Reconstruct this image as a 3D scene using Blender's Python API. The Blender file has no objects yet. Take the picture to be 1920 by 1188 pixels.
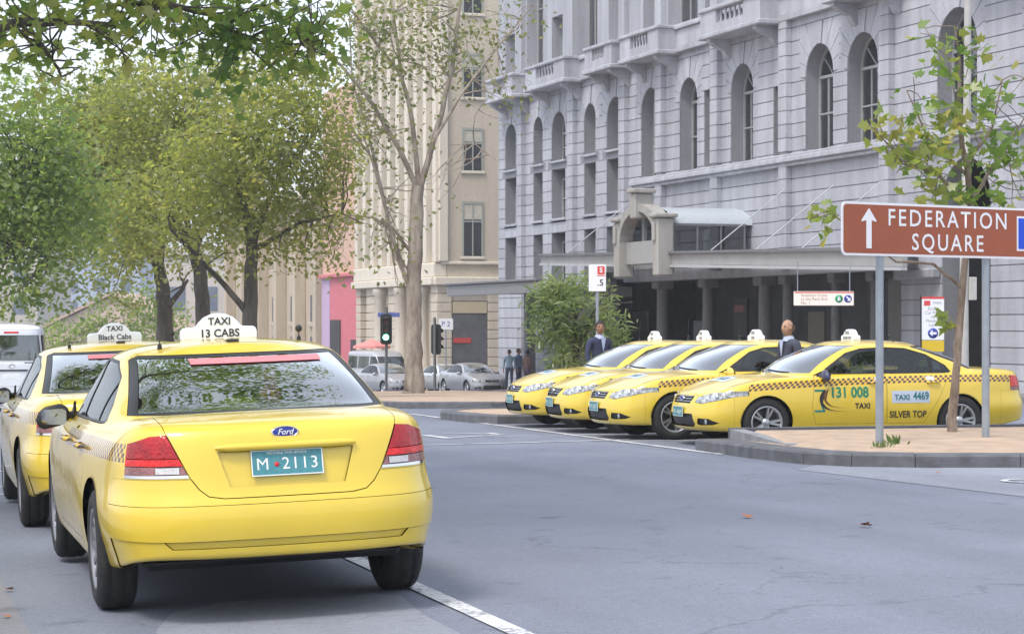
import bpy, bmesh, math, random
import numpy as np
from mathutils import Vector, Matrix, Euler
from mathutils.bvhtree import BVHTree

# ------------------------------------------------------------------ camera, sky, sun, exposure
SC = bpy.context.scene
COL = SC.collection
R = math.radians
TH = R(15.8); SN, CS = math.sin(TH), math.cos(TH)      # street axis runs along +Y, camera looks 15.8 deg to its right
FPX, EYE, HZY = 4200.0, 1.5, 606.0                     # focal length in photo pixels, eye height, horizon row
cam = bpy.data.cameras.new("camera")
cam.lens = FPX / 1920 * 36; cam.sensor_width = 36; cam.sensor_fit = 'HORIZONTAL'
cam.shift_y = (HZY - 594) / 1920
cam.clip_start = 0.1; cam.clip_end = 3000
cam_o = bpy.data.objects.new("camera", cam); COL.objects.link(cam_o)
cam_o.location = (0, 0, EYE); cam_o.rotation_euler = (R(90), 0, -TH)
SC.camera = cam_o

SUN_AZ, SUN_EL = R(-125), R(58)      # azimuth measured from +Y towards +X
world = bpy.data.worlds.new("World"); SC.world = world; world.use_nodes = True
wn = world.node_tree; wn.nodes.clear()
sky = wn.nodes.new("ShaderNodeTexSky"); sky.sky_type = 'NISHITA'; sky.sun_disc = False
sky.sun_elevation = SUN_EL; sky.sun_rotation = SUN_AZ
sky.air_density = 1.0; sky.dust_density = 4.0; sky.ozone_density = 1.0
bg = wn.nodes.new("ShaderNodeBackground"); bg.inputs[1].default_value = 0.15
wo = wn.nodes.new("ShaderNodeOutputWorld")
cloud_mix = wn.nodes.new("ShaderNodeMix"); cloud_mix.data_type = 'RGBA'; cloud_mix.inputs[0].default_value = 0.6     # thin high overcast over the whole dome
cloud_mix.inputs[7].default_value = (5.6, 5.9, 6.5, 1)
wn.links.new(sky.outputs[0], cloud_mix.inputs[6]); wn.links.new(cloud_mix.outputs[2], bg.inputs[0]); wn.links.new(bg.outputs[0], wo.inputs[0])
sun = bpy.data.lights.new("sun", 'SUN'); sun.energy = 1.2; sun.angle = R(14); sun.color = (1, 0.95, 0.88)
sun_o = bpy.data.objects.new("sun", sun); COL.objects.link(sun_o)
sd = Vector((math.sin(SUN_AZ) * math.cos(SUN_EL), math.cos(SUN_AZ) * math.cos(SUN_EL), math.sin(SUN_EL)))
sun_o.rotation_euler = sd.to_track_quat('Z', 'Y').to_euler()
SC.view_settings.view_transform = 'Standard'; SC.view_settings.look = 'None'
SC.view_settings.gamma = 1; SC.view_settings.use_curve_mapping = False
SC.view_settings.exposure = 0.82
SC.cycles.max_bounces = 8; SC.cycles.transparent_max_bounces = 16
SC.cycles.use_denoising = True
try: SC.cycles.denoiser = 'OPENIMAGEDENOISE'
except Exception: pass

# ------------------------------------------------------------------ terrain height and survey helpers
def gz(y, x=5.0):
    z = 0.10 - 0.0085 * y
    if y > 45: z = -0.2825 - 0.025 * (min(y, 190) - 45)
    if x < 3.0: z -= 0.037 * (3.0 - max(x, 0.2))
    return z
def at(px, py, Y):
    X = (px - 960) / FPX * Y
    return Vector((CS * X + SN * Y, -SN * X + CS * Y, EYE + (HZY - py) / FPX * Y))
def ground(px, py, dz=0.0):
    lo, hi = 2.0, 400.0
    for _ in range(50):
        m = (lo + hi) / 2; p = at(px, py, m)
        if p.z > gz(p.y, p.x) + dz: lo = m
        else: hi = m
    return at(px, py, lo)

# ------------------------------------------------------------------ object helpers
def new_obj(name, data, parent=None):
    o = bpy.data.objects.new(name, data); COL.objects.link(o)
    if parent: o.parent = parent
    return o
def empty(name, loc=(0, 0, 0), rz=0.0):
    o = new_obj(name, None); o.location = loc; o.rotation_euler = (0, 0, rz); o.empty_display_size = 0.2
    return o
def tag(o, label=None, cat=None, group=None, kind=None):
    if label: o["label"] = label
    if cat: o["category"] = cat
    if group: o["group"] = group
    if kind: o["kind"] = kind
    return o
def kids(o): return [c for c in bpy.data.objects if c.parent is o]
def copy_tree(o, parent=None, skip=()):
    c = o.copy(); COL.objects.link(c); c.parent = parent
    for ch in list(o.children):
        if ch.name.split('.')[0] in skip: continue
        copy_tree(ch, c, skip)
    return c
class MB:
    """collects primitives into one mesh"""
    def __init__(s): s.v = []; s.f = []; s.sm = []
    def add(s, vs, fs, smooth=False):
        b = len(s.v); s.v += [tuple(v) for v in vs]
        s.f += [tuple(b + i for i in f) for f in fs]; s.sm += [smooth] * len(fs)
        return s
    def box(s, x0, x1, y0, y1, z0, z1):
        vs = [(x, y, z) for z in (z0, z1) for y in (y0, y1) for x in (x0, x1)]
        return s.add(vs, [(0, 2, 3, 1), (4, 5, 7, 6), (0, 1, 5, 4), (2, 6, 7, 3), (0, 4, 6, 2), (1, 3, 7, 5)])
    def bbox(s, x0, x1, y0, y1, z0, z1, b=0.02):
        """box with bevelled edges"""
        bm = bmesh.new()
        r = bmesh.ops.create_cube(bm, size=1)
        for v in bm.verts:
            v.co = Vector(((x0 + x1) / 2 + v.co.x * (x1 - x0), (y0 + y1) / 2 + v.co.y * (y1 - y0), (z0 + z1) / 2 + v.co.z * (z1 - z0)))
        bmesh.ops.bevel(bm, geom=list(bm.edges), offset=b, segments=1, affect='EDGES', clamp_overlap=True)
        bm.verts.index_update()
        s.add([v.co[:] for v in bm.verts], [[v.index for v in f.verts] for f in bm.faces]); bm.free()
        return s
    def tube(s, pts, rad, n=10, cap=True, smooth=True):
        pts = [Vector(p) for p in pts]; rad = rad if isinstance(rad, (list, tuple)) else [rad] * len(pts)
        rings = []; up = None
        for i, p in enumerate(pts):
            d = (pts[min(i + 1, len(pts) - 1)] - pts[max(i - 1, 0)]).normalized()
            if up is None:
                up = Vector((0, 0, 1)) if abs(d.z) < 0.9 else Vector((1, 0, 0))
            a = d.cross(up)
            if a.length < 1e-4: a = d.orthogonal()
            a.normalize(); b = a.cross(d).normalized(); up = b
            rings.append([p + (a * math.cos(2 * math.pi * k / n) + b * math.sin(2 * math.pi * k / n)) * rad[i] for k in range(n)])
        vs = [v for r_ in rings for v in r_]; fs = []
        for i in range(len(pts) - 1):
            for k in range(n):
                fs.append((i * n + k, i * n + (k + 1) % n, (i + 1) * n + (k + 1) % n, (i + 1) * n + k))
        s.add(vs, fs, smooth)
        if cap:
            s.add(rings[0], [tuple(range(n))[::-1]]); s.add(rings[-1], [tuple(range(n))])
        return s
    def lathe(s, prof, n=32, axis='x', c=(0, 0, 0), smooth=True):
        """prof: list of (axial, radius)"""
        vs = []; fs = []
        for (a, r_) in prof:
            for k in range(n):
                t = 2 * math.pi * k / n; q, w = r_ * math.cos(t), r_ * math.sin(t)
                p = {'x': (a, q, w), 'y': (w, a, q), 'z': (q, w, a)}[axis]
                vs.append((p[0] + c[0], p[1] + c[1], p[2] + c[2]))
        for i in range(len(prof) - 1):
            for k in range(n):
                fs.append((i * n + k, i * n + (k + 1) % n, (i + 1) * n + (k + 1) % n, (i + 1) * n + k))
        return s.add(vs, fs, smooth)
    def prism(s, poly, fn0, fn1, smooth=False):
        """poly 2d -> two caps fn0(p), fn1(p)"""
        n = len(poly)
        s.add([fn0(p) for p in poly] + [fn1(p) for p in poly],
              [tuple(range(n))[::-1], tuple(range(n, 2 * n))] + [(i, (i + 1) % n, n + (i + 1) % n, n + i) for i in range(n)], smooth)
        return s
    def mesh(s, name):
        me = bpy.data.meshes.new(name); me.from_pydata(s.v, [], s.f)
        me.polygons.foreach_set("use_smooth", s.sm); me.update()
        return me
    def build(s, name, mat, parent=None, recalc=True):
        me = s.mesh(name)
        if recalc:
            bm = bmesh.new(); bm.from_mesh(me); bmesh.ops.recalc_face_normals(bm, faces=bm.faces); bm.to_mesh(me); bm.free()
        if mat: me.materials.append(mat)
        return new_obj(name, me, parent)

# ------------------------------------------------------------------ materials
MATS = {}
def nodes(name):
    m = bpy.data.materials.new(name); m.use_nodes = True; nt = m.node_tree
    return m, nt, nt.nodes["Principled BSDF"]
def N(nt, t, **kw):
    n = nt.nodes.new(t)
    for k, v in kw.items():
        if k.startswith('i_'):
            key = k[2:]; n.inputs[int(key) if key.isdigit() else key].default_value = v
        else: setattr(n, k, v)
    return n
def L(nt, a, b): nt.links.new(a, b)
def simple(name, col, rough=0.6, metal=0.0, coat=0.0, spec=0.5, noise=0.0, scale=8.0, bump=0.0, detail=4.0, emit=None):
    """principled with object-space colour variation and fine bump"""
    if name in MATS: return MATS[name]
    m, nt, p = nodes(name)
    p.inputs["Base Color"].default_value = (*col, 1); p.inputs["Roughness"].default_value = rough
    p.inputs["Metallic"].default_value = metal; p.inputs["Coat Weight"].default_value = coat
    p.inputs["Coat Roughness"].default_value = 0.04; p.inputs["Specular IOR Level"].default_value = spec
    if noise > 0 or bump > 0:
        tc = N(nt, "ShaderNodeTexCoord"); nz = N(nt, "ShaderNodeTexNoise", i_Scale=scale, i_Detail=detail)
        L(nt, tc.outputs["Object"], nz.inputs["Vector"])
        if noise > 0:
            mr = N(nt, "ShaderNodeMapRange"); mr.inputs[1].default_value = 0.3; mr.inputs[2].default_value = 0.7
            mr.inputs[3].default_value = 1 - noise; mr.inputs[4].default_value = 1 + noise
            L(nt, nz.outputs[0], mr.inputs[0])
            mx = N(nt, "ShaderNodeVectorMath", operation='SCALE'); mx.inputs[0].default_value = col
            L(nt, mr.outputs[0], mx.inputs["Scale"]); L(nt, mx.outputs[0], p.inputs["Base Color"])
        if bump > 0:
            nb = N(nt, "ShaderNodeTexNoise", i_Scale=scale * 6, i_Detail=3.0); L(nt, tc.outputs["Object"], nb.inputs["Vector"])
            b = N(nt, "ShaderNodeBump", i_Strength=bump, i_Distance=0.02); L(nt, nb.outputs[0], b.inputs["Height"]); L(nt, b.outputs[0], p.inputs["Normal"])
    if emit:
        p.inputs["Emission Color"].default_value = (*emit[:3], 1); p.inputs["Emission Strength"].default_value = emit[3]
    MATS[name] = m
    return m
# ------------------------------------------------------------------ car materials
def paint(name, col, stripe=None, coat=1.0, metal=0.0, rough=0.35, rows=3):
    """car paint; stripe = (a, b, c, half_width, y0, y1): chequered belt band zc = a + b*y + c*y*y in car space, printed on the paint"""
    if name in MATS: return MATS[name]
    m, nt, p = nodes(name)
    p.inputs["Roughness"].default_value = rough; p.inputs["Metallic"].default_value = metal
    p.inputs["Coat Weight"].default_value = coat; p.inputs["Coat Roughness"].default_value = 0.05
    tc = N(nt, "ShaderNodeTexCoord")
    nz = N(nt, "ShaderNodeTexNoise", i_Scale=2.5, i_Detail=5.0); L(nt, tc.outputs["Object"], nz.inputs["Vector"])
    mr = N(nt, "ShaderNodeMapRange"); mr.inputs[1].default_value = 0.35; mr.inputs[2].default_value = 0.75; mr.inputs[3].default_value = 0.93; mr.inputs[4].default_value = 1.03
    L(nt, nz.outputs[0], mr.inputs[0])
    sc_ = N(nt, "ShaderNodeVectorMath", operation='SCALE'); sc_.inputs[0].default_value = col; L(nt, mr.outputs[0], sc_.inputs["Scale"])
    # road grime low on the body
    sp = N(nt, "ShaderNodeSeparateXYZ"); L(nt, tc.outputs["Object"], sp.inputs[0])
    nd = N(nt, "ShaderNodeTexNoise", i_Scale=9.0, i_Detail=6.0); L(nt, tc.outputs["Object"], nd.inputs["Vector"])
    def M(op, a, b=None, c=None):
        n = N(nt, "ShaderNodeMath", operation=op)
        for i, q in enumerate((a, b, c)):
            if q is None: continue
            if isinstance(q, (int, float)): n.inputs[i].default_value = q
            else: L(nt, q, n.inputs[i])
        return n.outputs[0]
    dirt = M('MULTIPLY', M('SUBTRACT', 1.0, M('SMOOTH_MIN', 1.0, M('DIVIDE', sp.outputs[2], 0.55), 0.1)), M('MULTIPLY', nd.outputs[0], 0.55))
    dirt = M('MAXIMUM', dirt, 0.0)
    mix = N(nt, "ShaderNodeMix", data_type='RGBA'); L(nt, dirt, mix.inputs[0]); L(nt, sc_.outputs[0], mix.inputs[6]); mix.inputs[7].default_value = (0.16, 0.13, 0.09, 1)
    out = mix.outputs[2]
    if stripe:
        a, b, c, hw, y0, y1 = stripe
        y, z = sp.outputs[1], sp.outputs[2]
        zc = M('ADD', M('ADD', M('MULTIPLY', M('MULTIPLY', y, y), c), M('MULTIPLY', y, b)), a)
        dz = M('SUBTRACT', z, zc)
        band = M('MULTIPLY', M('LESS_THAN', M('ABSOLUTE', dz), hw), M('MULTIPLY', M('GREATER_THAN', y, y0), M('LESS_THAN', y, y1)))
        side = M('GREATER_THAN', M('ABSOLUTE', sp.outputs[0]), 0.66)
        band = M('MULTIPLY', band, side)
        q = 2 * hw / rows
        row = M('FLOOR', M('DIVIDE', M('ADD', dz, hw), q))
        ys = M('ADD', M('DIVIDE', y, q * 1.25), M('MULTIPLY', dz, 14.0))
        cell = M('FLOOR', ys)
        par = M('FLOORED_MODULO', M('ADD', cell, row), 2.0)
        dark = M('MULTIPLY', band, M('GREATER_THAN', par, 0.5))
        mid = M('MULTIPLY', band, 0.35)
        m2 = N(nt, "ShaderNodeMix", data_type='RGBA'); L(nt, mid, m2.inputs[0]); L(nt, out, m2.inputs[6]); m2.inputs[7].default_value = (0.65, 0.26, 0.02, 1)
        m3 = N(nt, "ShaderNodeMix", data_type='RGBA'); L(nt, dark, m3.inputs[0]); L(nt, m2.outputs[2], m3.inputs[6]); m3.inputs[7].default_value = (0.045, 0.028, 0.02, 1)
        out = m3.outputs[2]
    L(nt, out, p.inputs["Base Color"])
    cr_ = N(nt, "ShaderNodeMapRange"); L(nt, nd.outputs[0], cr_.inputs[0]); cr_.inputs[1].default_value = .4; cr_.inputs[2].default_value = .75; cr_.inputs[3].default_value = .04; cr_.inputs[4].default_value = .16; L(nt, cr_.outputs[0], p.inputs["Coat Roughness"])
    rr = M('MULTIPLY_ADD', dirt, 0.5, rough); L(nt, rr, p.inputs["Roughness"])
    MATS[name] = m
    return m
def glass_mat(name, tint=(0.25, 0.3, 0.29), refl=1.0, frit=False):
    if name in MATS: return MATS[name]
    m, nt, p = nodes(name); nt.nodes.remove(p)
    out = nt.nodes["Material Output"]
    tr = N(nt, "ShaderNodeBsdfTransparent"); tr.inputs[0].default_value = (*tint, 1)
    gl = N(nt, "ShaderNodeBsdfGlossy"); gl.inputs["Roughness"].default_value = 0.015; gl.inputs[0].default_value = (0.95, 0.98, 1, 1)
    fr = N(nt, "ShaderNodeFresnel"); fr.inputs[0].default_value = 1.55
    ml = N(nt, "ShaderNodeMath", operation='MULTIPLY_ADD'); ml.inputs[1].default_value = refl; ml.inputs[2].default_value = 0.02 * refl; ml.use_clamp = True
    L(nt, fr.outputs[0], ml.inputs[0])
    mx = N(nt, "ShaderNodeMixShader"); L(nt, ml.outputs[0], mx.inputs[0]); L(nt, tr.outputs[0], mx.inputs[1]); L(nt, gl.outputs[0], mx.inputs[2])
    L(nt, mx.outputs[0], out.inputs[0])
    MATS[name] = m
    return m
def lamp_mat(name, col, rough=0.08, lo=0.55):
    """ribbed coloured lens"""
    if name in MATS: return MATS[name]
    m, nt, p = nodes(name)
    p.inputs["Roughness"].default_value = rough + .1; p.inputs["Coat Weight"].default_value = .35; p.inputs["Coat Roughness"].default_value = 0.03; p.inputs["Specular IOR Level"].default_value = .35
    tc = N(nt, "ShaderNodeTexCoord"); vo = N(nt, "ShaderNodeTexVoronoi", i_Scale=55.0); L(nt, tc.outputs["Object"], vo.inputs["Vector"])
    nz = N(nt, "ShaderNodeTexNoise", i_Scale=14.0); L(nt, tc.outputs["Object"], nz.inputs["Vector"])
    ad = N(nt, "ShaderNodeMath", operation='MULTIPLY_ADD'); L(nt, vo.outputs[0], ad.inputs[0]); ad.inputs[1].default_value = 0.2; L(nt, nz.outputs[0], ad.inputs[2])
    rp = N(nt, "ShaderNodeValToRGB"); L(nt, ad.outputs[0], rp.inputs[0])
    rp.color_ramp.elements[0].position = 0.35; rp.color_ramp.elements[0].color = (*[c * lo for c in col], 1)
    rp.color_ramp.elements[1].position = 0.85; rp.color_ramp.elements[1].color = (*col, 1)
    L(nt, rp.outputs[0], p.inputs["Base Color"])
    b = N(nt, "ShaderNodeBump", i_Strength=0.35, i_Distance=0.01); L(nt, vo.outputs[0], b.inputs["Height"]); L(nt, b.outputs[0], p.inputs["Normal"])
    MATS[name] = m
    return m
M_BLACK = simple("black_plastic", (0.018, 0.018, 0.02), 0.55)
M_TRIM = simple("black_rubber_trim", (0.012, 0.012, 0.013), 0.4)
M_TYRE = simple("tyre_rubber", (0.022, 0.022, 0.023), 0.85, noise=0.3, scale=20, bump=0.2)
M_RIM = simple("alloy_rim", (0.52, 0.53, 0.55), 0.32, metal=0.85)
M_HUB = simple("steel_hubcap", (0.28, 0.29, 0.31), 0.4, metal=0.6)
M_CHROME = simple("chrome", (0.75, 0.76, 0.78), 0.12, metal=1.0)
M_CABIN = simple("cabin_cloth", (0.03, 0.032, 0.036), 0.9, noise=0.2, scale=30)
M_CABIN2 = simple("cabin_grey", (0.16, 0.165, 0.17), 0.85, noise=0.15, scale=25)
M_LIME = simple("lime_cover", (0.55, 0.66, 0.05), 0.7)
M_REDLENS = lamp_mat("red_lens", (0.85, 0.02, 0.02))
M_REDDARK = lamp_mat("deep_red_lens", (0.46, 0.006, 0.012))
M_CLEAR = lamp_mat("clear_lens", (0.34, 0.15, 0.15))
M_HEAD = lamp_mat("headlamp", (0.62, 0.66, 0.7), 0.05, .06)
M_ORANGE = lamp_mat("amber_lens", (0.7, 0.22, 0.02))
M_GLASS = glass_mat("car_glass", (0.34, 0.38, 0.37), .9)
M_GLASS_R = glass_mat("rear_glass", (0.42, 0.47, 0.46), 2.9)
M_GLASS_W = glass_mat("windscreen_glass", (0.34, 0.38, 0.38), 3.4)
M_WHITEPL = simple("white_plastic", (0.76, 0.80, 0.86), 0.4, noise=0.05)
M_INK = simple("black_ink", (0.015, 0.015, 0.018), 0.5)
M_PLATE = simple("plate_green", (0.06, 0.24, 0.27), 0.4, noise=0.12, scale=40)
M_PLATEW = simple("plate_letter", (0.8, 0.82, 0.8), 0.4)
M_RED = simple("red_print", (0.6, 0.03, 0.04), 0.45)
M_GREEN = simple("green_print", (0.0, 0.22, 0.12), 0.45)
M_BLUE = simple("blue_print", (0.03, 0.05, 0.32), 0.3)
M_TEAL = simple("teal_print", (0.02, 0.16, 0.2), 0.45)
M_BLUEWHITE = simple("pale_sticker", (0.50, 0.57, 0.68), 0.5)
M_PINK = simple("pink_strip", (0.70, 0.22, 0.24), 0.5, noise=.15, scale=60)
M_MIRROR = simple("mirror_glass", (0.3, 0.33, 0.35), 0.03, metal=1.0)

# ------------------------------------------------------------------ body surface: bicubic B-spline through a control net
def bspl(net, su, sv):
    """net (cols, rows, 3) of the right half; col 0 and last lie on the centreline, last row is the roof spine"""
    net = np.array(net, float)
    mir = np.array([-1, 1, 1])
    def pad_c(a): return np.concatenate([a[1:2] * mir, a, a[-2:-1] * mir], 0)
    def pad_r(a): return np.concatenate([2 * a[:, :1] - a[:, 1:2], a, a[:, -2:-1] * mir], 1)
    def basis(t):
        return np.stack([(1 - t) ** 3, 3 * t ** 3 - 6 * t ** 2 + 4, -3 * t ** 3 + 3 * t ** 2 + 3 * t + 1, t ** 3], -1) / 6
    def ev(a, k, axis, pad):
        a = pad(a); n = a.shape[axis] - 3; out = []
        for i in range(n):
            ts = np.arange(k) / k if i < n - 1 else np.arange(k + 1) / k
            b = basis(ts); c = np.take(a, range(i, i + 4), axis)
            out.append(np.tensordot(b, c, (1, axis)) if axis == 0 else np.moveaxis(np.tensordot(b, c, (1, 1)), 0, 1))
        return np.concatenate(out, axis)
    # two fitting steps towards interpolation keep the surface close to the drawn net
    base = net.copy()
    for _ in range(2):
        net = net + 0.8 * (base - ev(ev(net, 1, 0, pad_c), 1, 1, pad_r))
    return ev(ev(net, su, 0, pad_c), sv, 1, pad_r)

class Shell:
    """full body surface in a bmesh, cut into panels by half-space clipping"""
    def __init__(s, net, su=5, sv=5):
        G = bspl(net, su, sv); C_, R_, _ = G.shape
        G[0, :, 0] = 0; G[-1, :, 0] = 0; G[:, -1, 0] = 0
        du = np.gradient(G, axis=0); dv = np.gradient(G, axis=1)
        # mirror-aware derivatives on the centreline
        du[0] = (G[1] - G[1] * [-1, 1, 1]); du[-1] = (G[-2] * [-1, 1, 1] - G[-2])
        dv[:, -1] = (G[:, -2] * [-1, 1, 1] - G[:, -2])
        nn = np.cross(du, dv); ln = np.linalg.norm(nn, axis=2, keepdims=True); nn = nn / np.maximum(ln, 1e-12)
        bm = bmesh.new(); s.bm = bm; s.nl = bm.verts.layers.float_vector.new("sn")
        # spine: normals straight up
        nn[:, -1] = (0, 0, 1)
        grid = {}
        for side in (1, -1):
            for i in range(C_):
                for j in range(R_):
                    if side == -1 and (i in (0, C_ - 1)):
                        grid[(side, i, j)] = grid[(1, i, j)]; continue
                    if side == -1 and j == R_ - 1:
                        grid[(side, i, j)] = grid[(1, i, j)]; continue
                    v = bm.verts.new((G[i, j, 0] * side, G[i, j, 1], G[i, j, 2]))
                    v[s.nl] = (nn[i, j, 0] * side, nn[i, j, 1], nn[i, j, 2]); grid[(side, i, j)] = v
            for i in range(C_ - 1):
                for j in range(R_ - 1):
                    q = [grid[(side, i, j)], grid[(side, i + 1, j)], grid[(side, i + 1, j + 1)], grid[(side, i, j + 1)]]
                    if side == -1: q = q[::-1]
                    try: bm.faces.new(q)
                    except ValueError: pass
        bm.normal_update()
        # orientation check: side normal must point outwards
        acc = sum(f.normal.x * (1 if f.calc_center_median().x > 0 else -1) for f in bm.faces)
        if acc < 0:
            bmesh.ops.reverse_faces(bm, faces=bm.faces)
            bm.normal_update()
        for v in bm.verts:
            n = Vector(v[s.nl])
            if n.dot(v.normal) < 0: v[s.nl] = -n
        s.bvh = BVHTree.FromBMesh(bm)
    def clip(s, planes, filt=None):
        """faces inside all planes [(point, inward normal)], cutting as needed"""
        sel = [f for f in s.bm.faces if filt is None or filt(f)]
        for co, no in planes:
            co = Vector(co); no = Vector(no).normalized()
            keep = []; cut = []
            for f in sel:
                d = [(v.co - co).dot(no) for v in f.verts]
                if min(d) >= -1e-6: keep.append(f)
                elif max(d) <= 1e-6: pass
                else: cut.append(f)
            if cut:
                geom = cut + list({e for f in cut for e in f.edges}) + list({v for f in cut for v in f.verts})
                marks = set(keep)
                r = bmesh.ops.bisect_plane(s.bm, geom=geom, dist=1e-6, plane_co=co, plane_no=no)
                for f in {g for g in r['geom'] if isinstance(g, bmesh.types.BMFace)}:
                    if f.is_valid and (f.calc_center_median() - co).dot(no) > 0: keep.append(f)
            sel = list({f for f in keep if f.is_valid})
        return sel
    def poly(s, pts, axes, filt=None, extra=()):
        """convex polygon in a projection; axes e.g. (1,2) for the side view"""
        n = len(pts); cx = sum(p[0] for p in pts) / n; cy = sum(p[1] for p in pts) / n
        pl = list(extra)
        for i in range(n):
            a, b = pts[i], pts[(i + 1) % n]
            nx, ny = -(b[1] - a[1]), b[0] - a[0]
            if (cx - a[0]) * nx + (cy - a[1]) * ny < 0: nx, ny = -nx, -ny
            co = [0, 0, 0]; no = [0, 0, 0]
            co[axes[0]], co[axes[1]] = a; no[axes[0]], no[axes[1]] = nx, ny
            pl.append((co, no))
        return s.clip(pl, filt)
    def take(s, faces, name, mat, parent, gap=0.003, skirt=0.018, off=0.0, smooth=True, keep=False):
        """lift a set of faces out as its own object with a folded edge"""
        faces = [f for f in faces if f.is_valid]
        if not faces: return None
        fs = set(faces); vmap = {}; verts = []; nrm = []
        for f in faces:
            for v in f.verts:
                if v not in vmap:
                    vmap[v] = len(verts); verts.append(v.co.copy()); n = Vector(v[s.nl]); nrm.append(n.normalized() if n.length > 1e-6 else v.normal.copy())
        polys = [[vmap[v] for v in f.verts] for f in faces]
        bed = []; inn = {}
        for f in faces:
            c = f.calc_center_median(); vs = f.verts; m = len(vs)
            for i in range(m):
                a, b = vs[i], vs[(i + 1) % m]; e = s.bm.edges.get((a, b))
                if e is None or sum(1 for g in e.link_faces if g in fs) < 2:
                    bed.append((vmap[a], vmap[b]))
                    d = (b.co - a.co)
                    if d.length > 1e-7:
                        q = Vector(f.normal).cross(d).normalized()
                        for w in (a, b): inn[vmap[w]] = inn.get(vmap[w], Vector()) + q
        out = list(verts)
        for i, q in inn.items():
            if gap and q.length > 1e-6: out[i] = out[i] + q.normalized() * gap
        if off: out = [p + n * off for p, n in zip(out, nrm)]
        loops_n = [nrm[i] for p in polys for i in p]
        flat = len(polys)
        if skirt:
            smap = {}
            for i in inn:
                smap[i] = len(out); out.append(out[i] - nrm[i] * skirt)
            for a, b in bed:
                polys.append([b, a, smap[a], smap[b]])
                n = (out[a] - out[b]).cross(out[smap[b]] - out[b]); n = n.normalized() if n.length > 1e-9 else Vector((0, 0, 1))
                loops_n += [-n] * 4
        me = bpy.data.meshes.new(name); me.from_pydata([tuple(p) for p in out], [], polys)
        me.polygons.foreach_set("use_smooth", [True] * len(polys)); me.update()
        if len(loops_n) == len(me.loops): me.normals_split_custom_set([tuple(n) for n in loops_n])
        me.materials.append(mat)
        o = new_obj(name, me, parent)
        if not keep: bmesh.ops.delete(s.bm, geom=faces, context='FACES_ONLY')
        return o
    def drop(s, faces): bmesh.ops.delete(s.bm, geom=[f for f in faces if f.is_valid], context='FACES_ONLY')
    def hit(s, o, d):
        h = s.bvh.ray_cast(Vector(o), Vector(d)); return h[0], h[1]

def circ(cy, cz, r, n=28): return [(cy + r * math.cos(2 * math.pi * k / n), cz + r * math.sin(2 * math.pi * k / n)) for k in range(n)]

def make_net(P):
    """P: dict of plan outline, rows, glass base ring, roof ring, spine; returns control net (cols, rows, 3)"""
    plan = P['plan']; nC = len(plan); wr, wf = P['wr'], P['wf']
    net = []
    for c in range(nC):
        x, y = plan[c]; a, b = wr[c], wf[c]; sd_ = 1 - a - b
        col = []
        for (zR, iR, zS, iS, zF, iF) in P['rows']:
            z = a * zR + sd_ * zS + b * zF
            # inset: along y at the ends, along x on the side
            yy = y + iR * P['er'][c] - iF * P['ef'][c]
            xx = x - (iS * sd_ + iR * a * 0.22 + iF * b * 0.6) * min(1.0, x / 0.6)
            if len(col) in P.get('bump_rows', ()) and c in P['bump']: xx += P['bump'][c]
            col.append((max(xx, 0), yy, z))
        s8 = np.array(col[-1]); gb = np.array(P['glass'][c]); rf = np.array(P['roof'][c]); sp = np.array(P['spine'][c])
        for t, bl in P['deck']:
            q = s8 * (1 - t) + gb * t; q[2] += bl * (a * P['crownR'] + b * P['crownF'] + sd_ * 0.004); col.append(tuple(q))
        col.append(tuple(gb))
        for t in (0.33, 0.70):
            q = gb * (1 - t) + rf * t
            k = 4 * t * (1 - t)
            q[0] += 0.022 * sd_ * k; q[1] += (-0.02 * a + 0.035 * b) * k; q[2] += (0.022 * a + 0.03 * b) * k; col.append(tuple(q))
        col.append(tuple(rf))
        q = rf * 0.55 + sp * 0.45; q[2] = rf[2] + (sp[2] - rf[2]) * 0.75; col.append(tuple(q))
        col.append(tuple(sp)); net.append(col)
    return net
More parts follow.
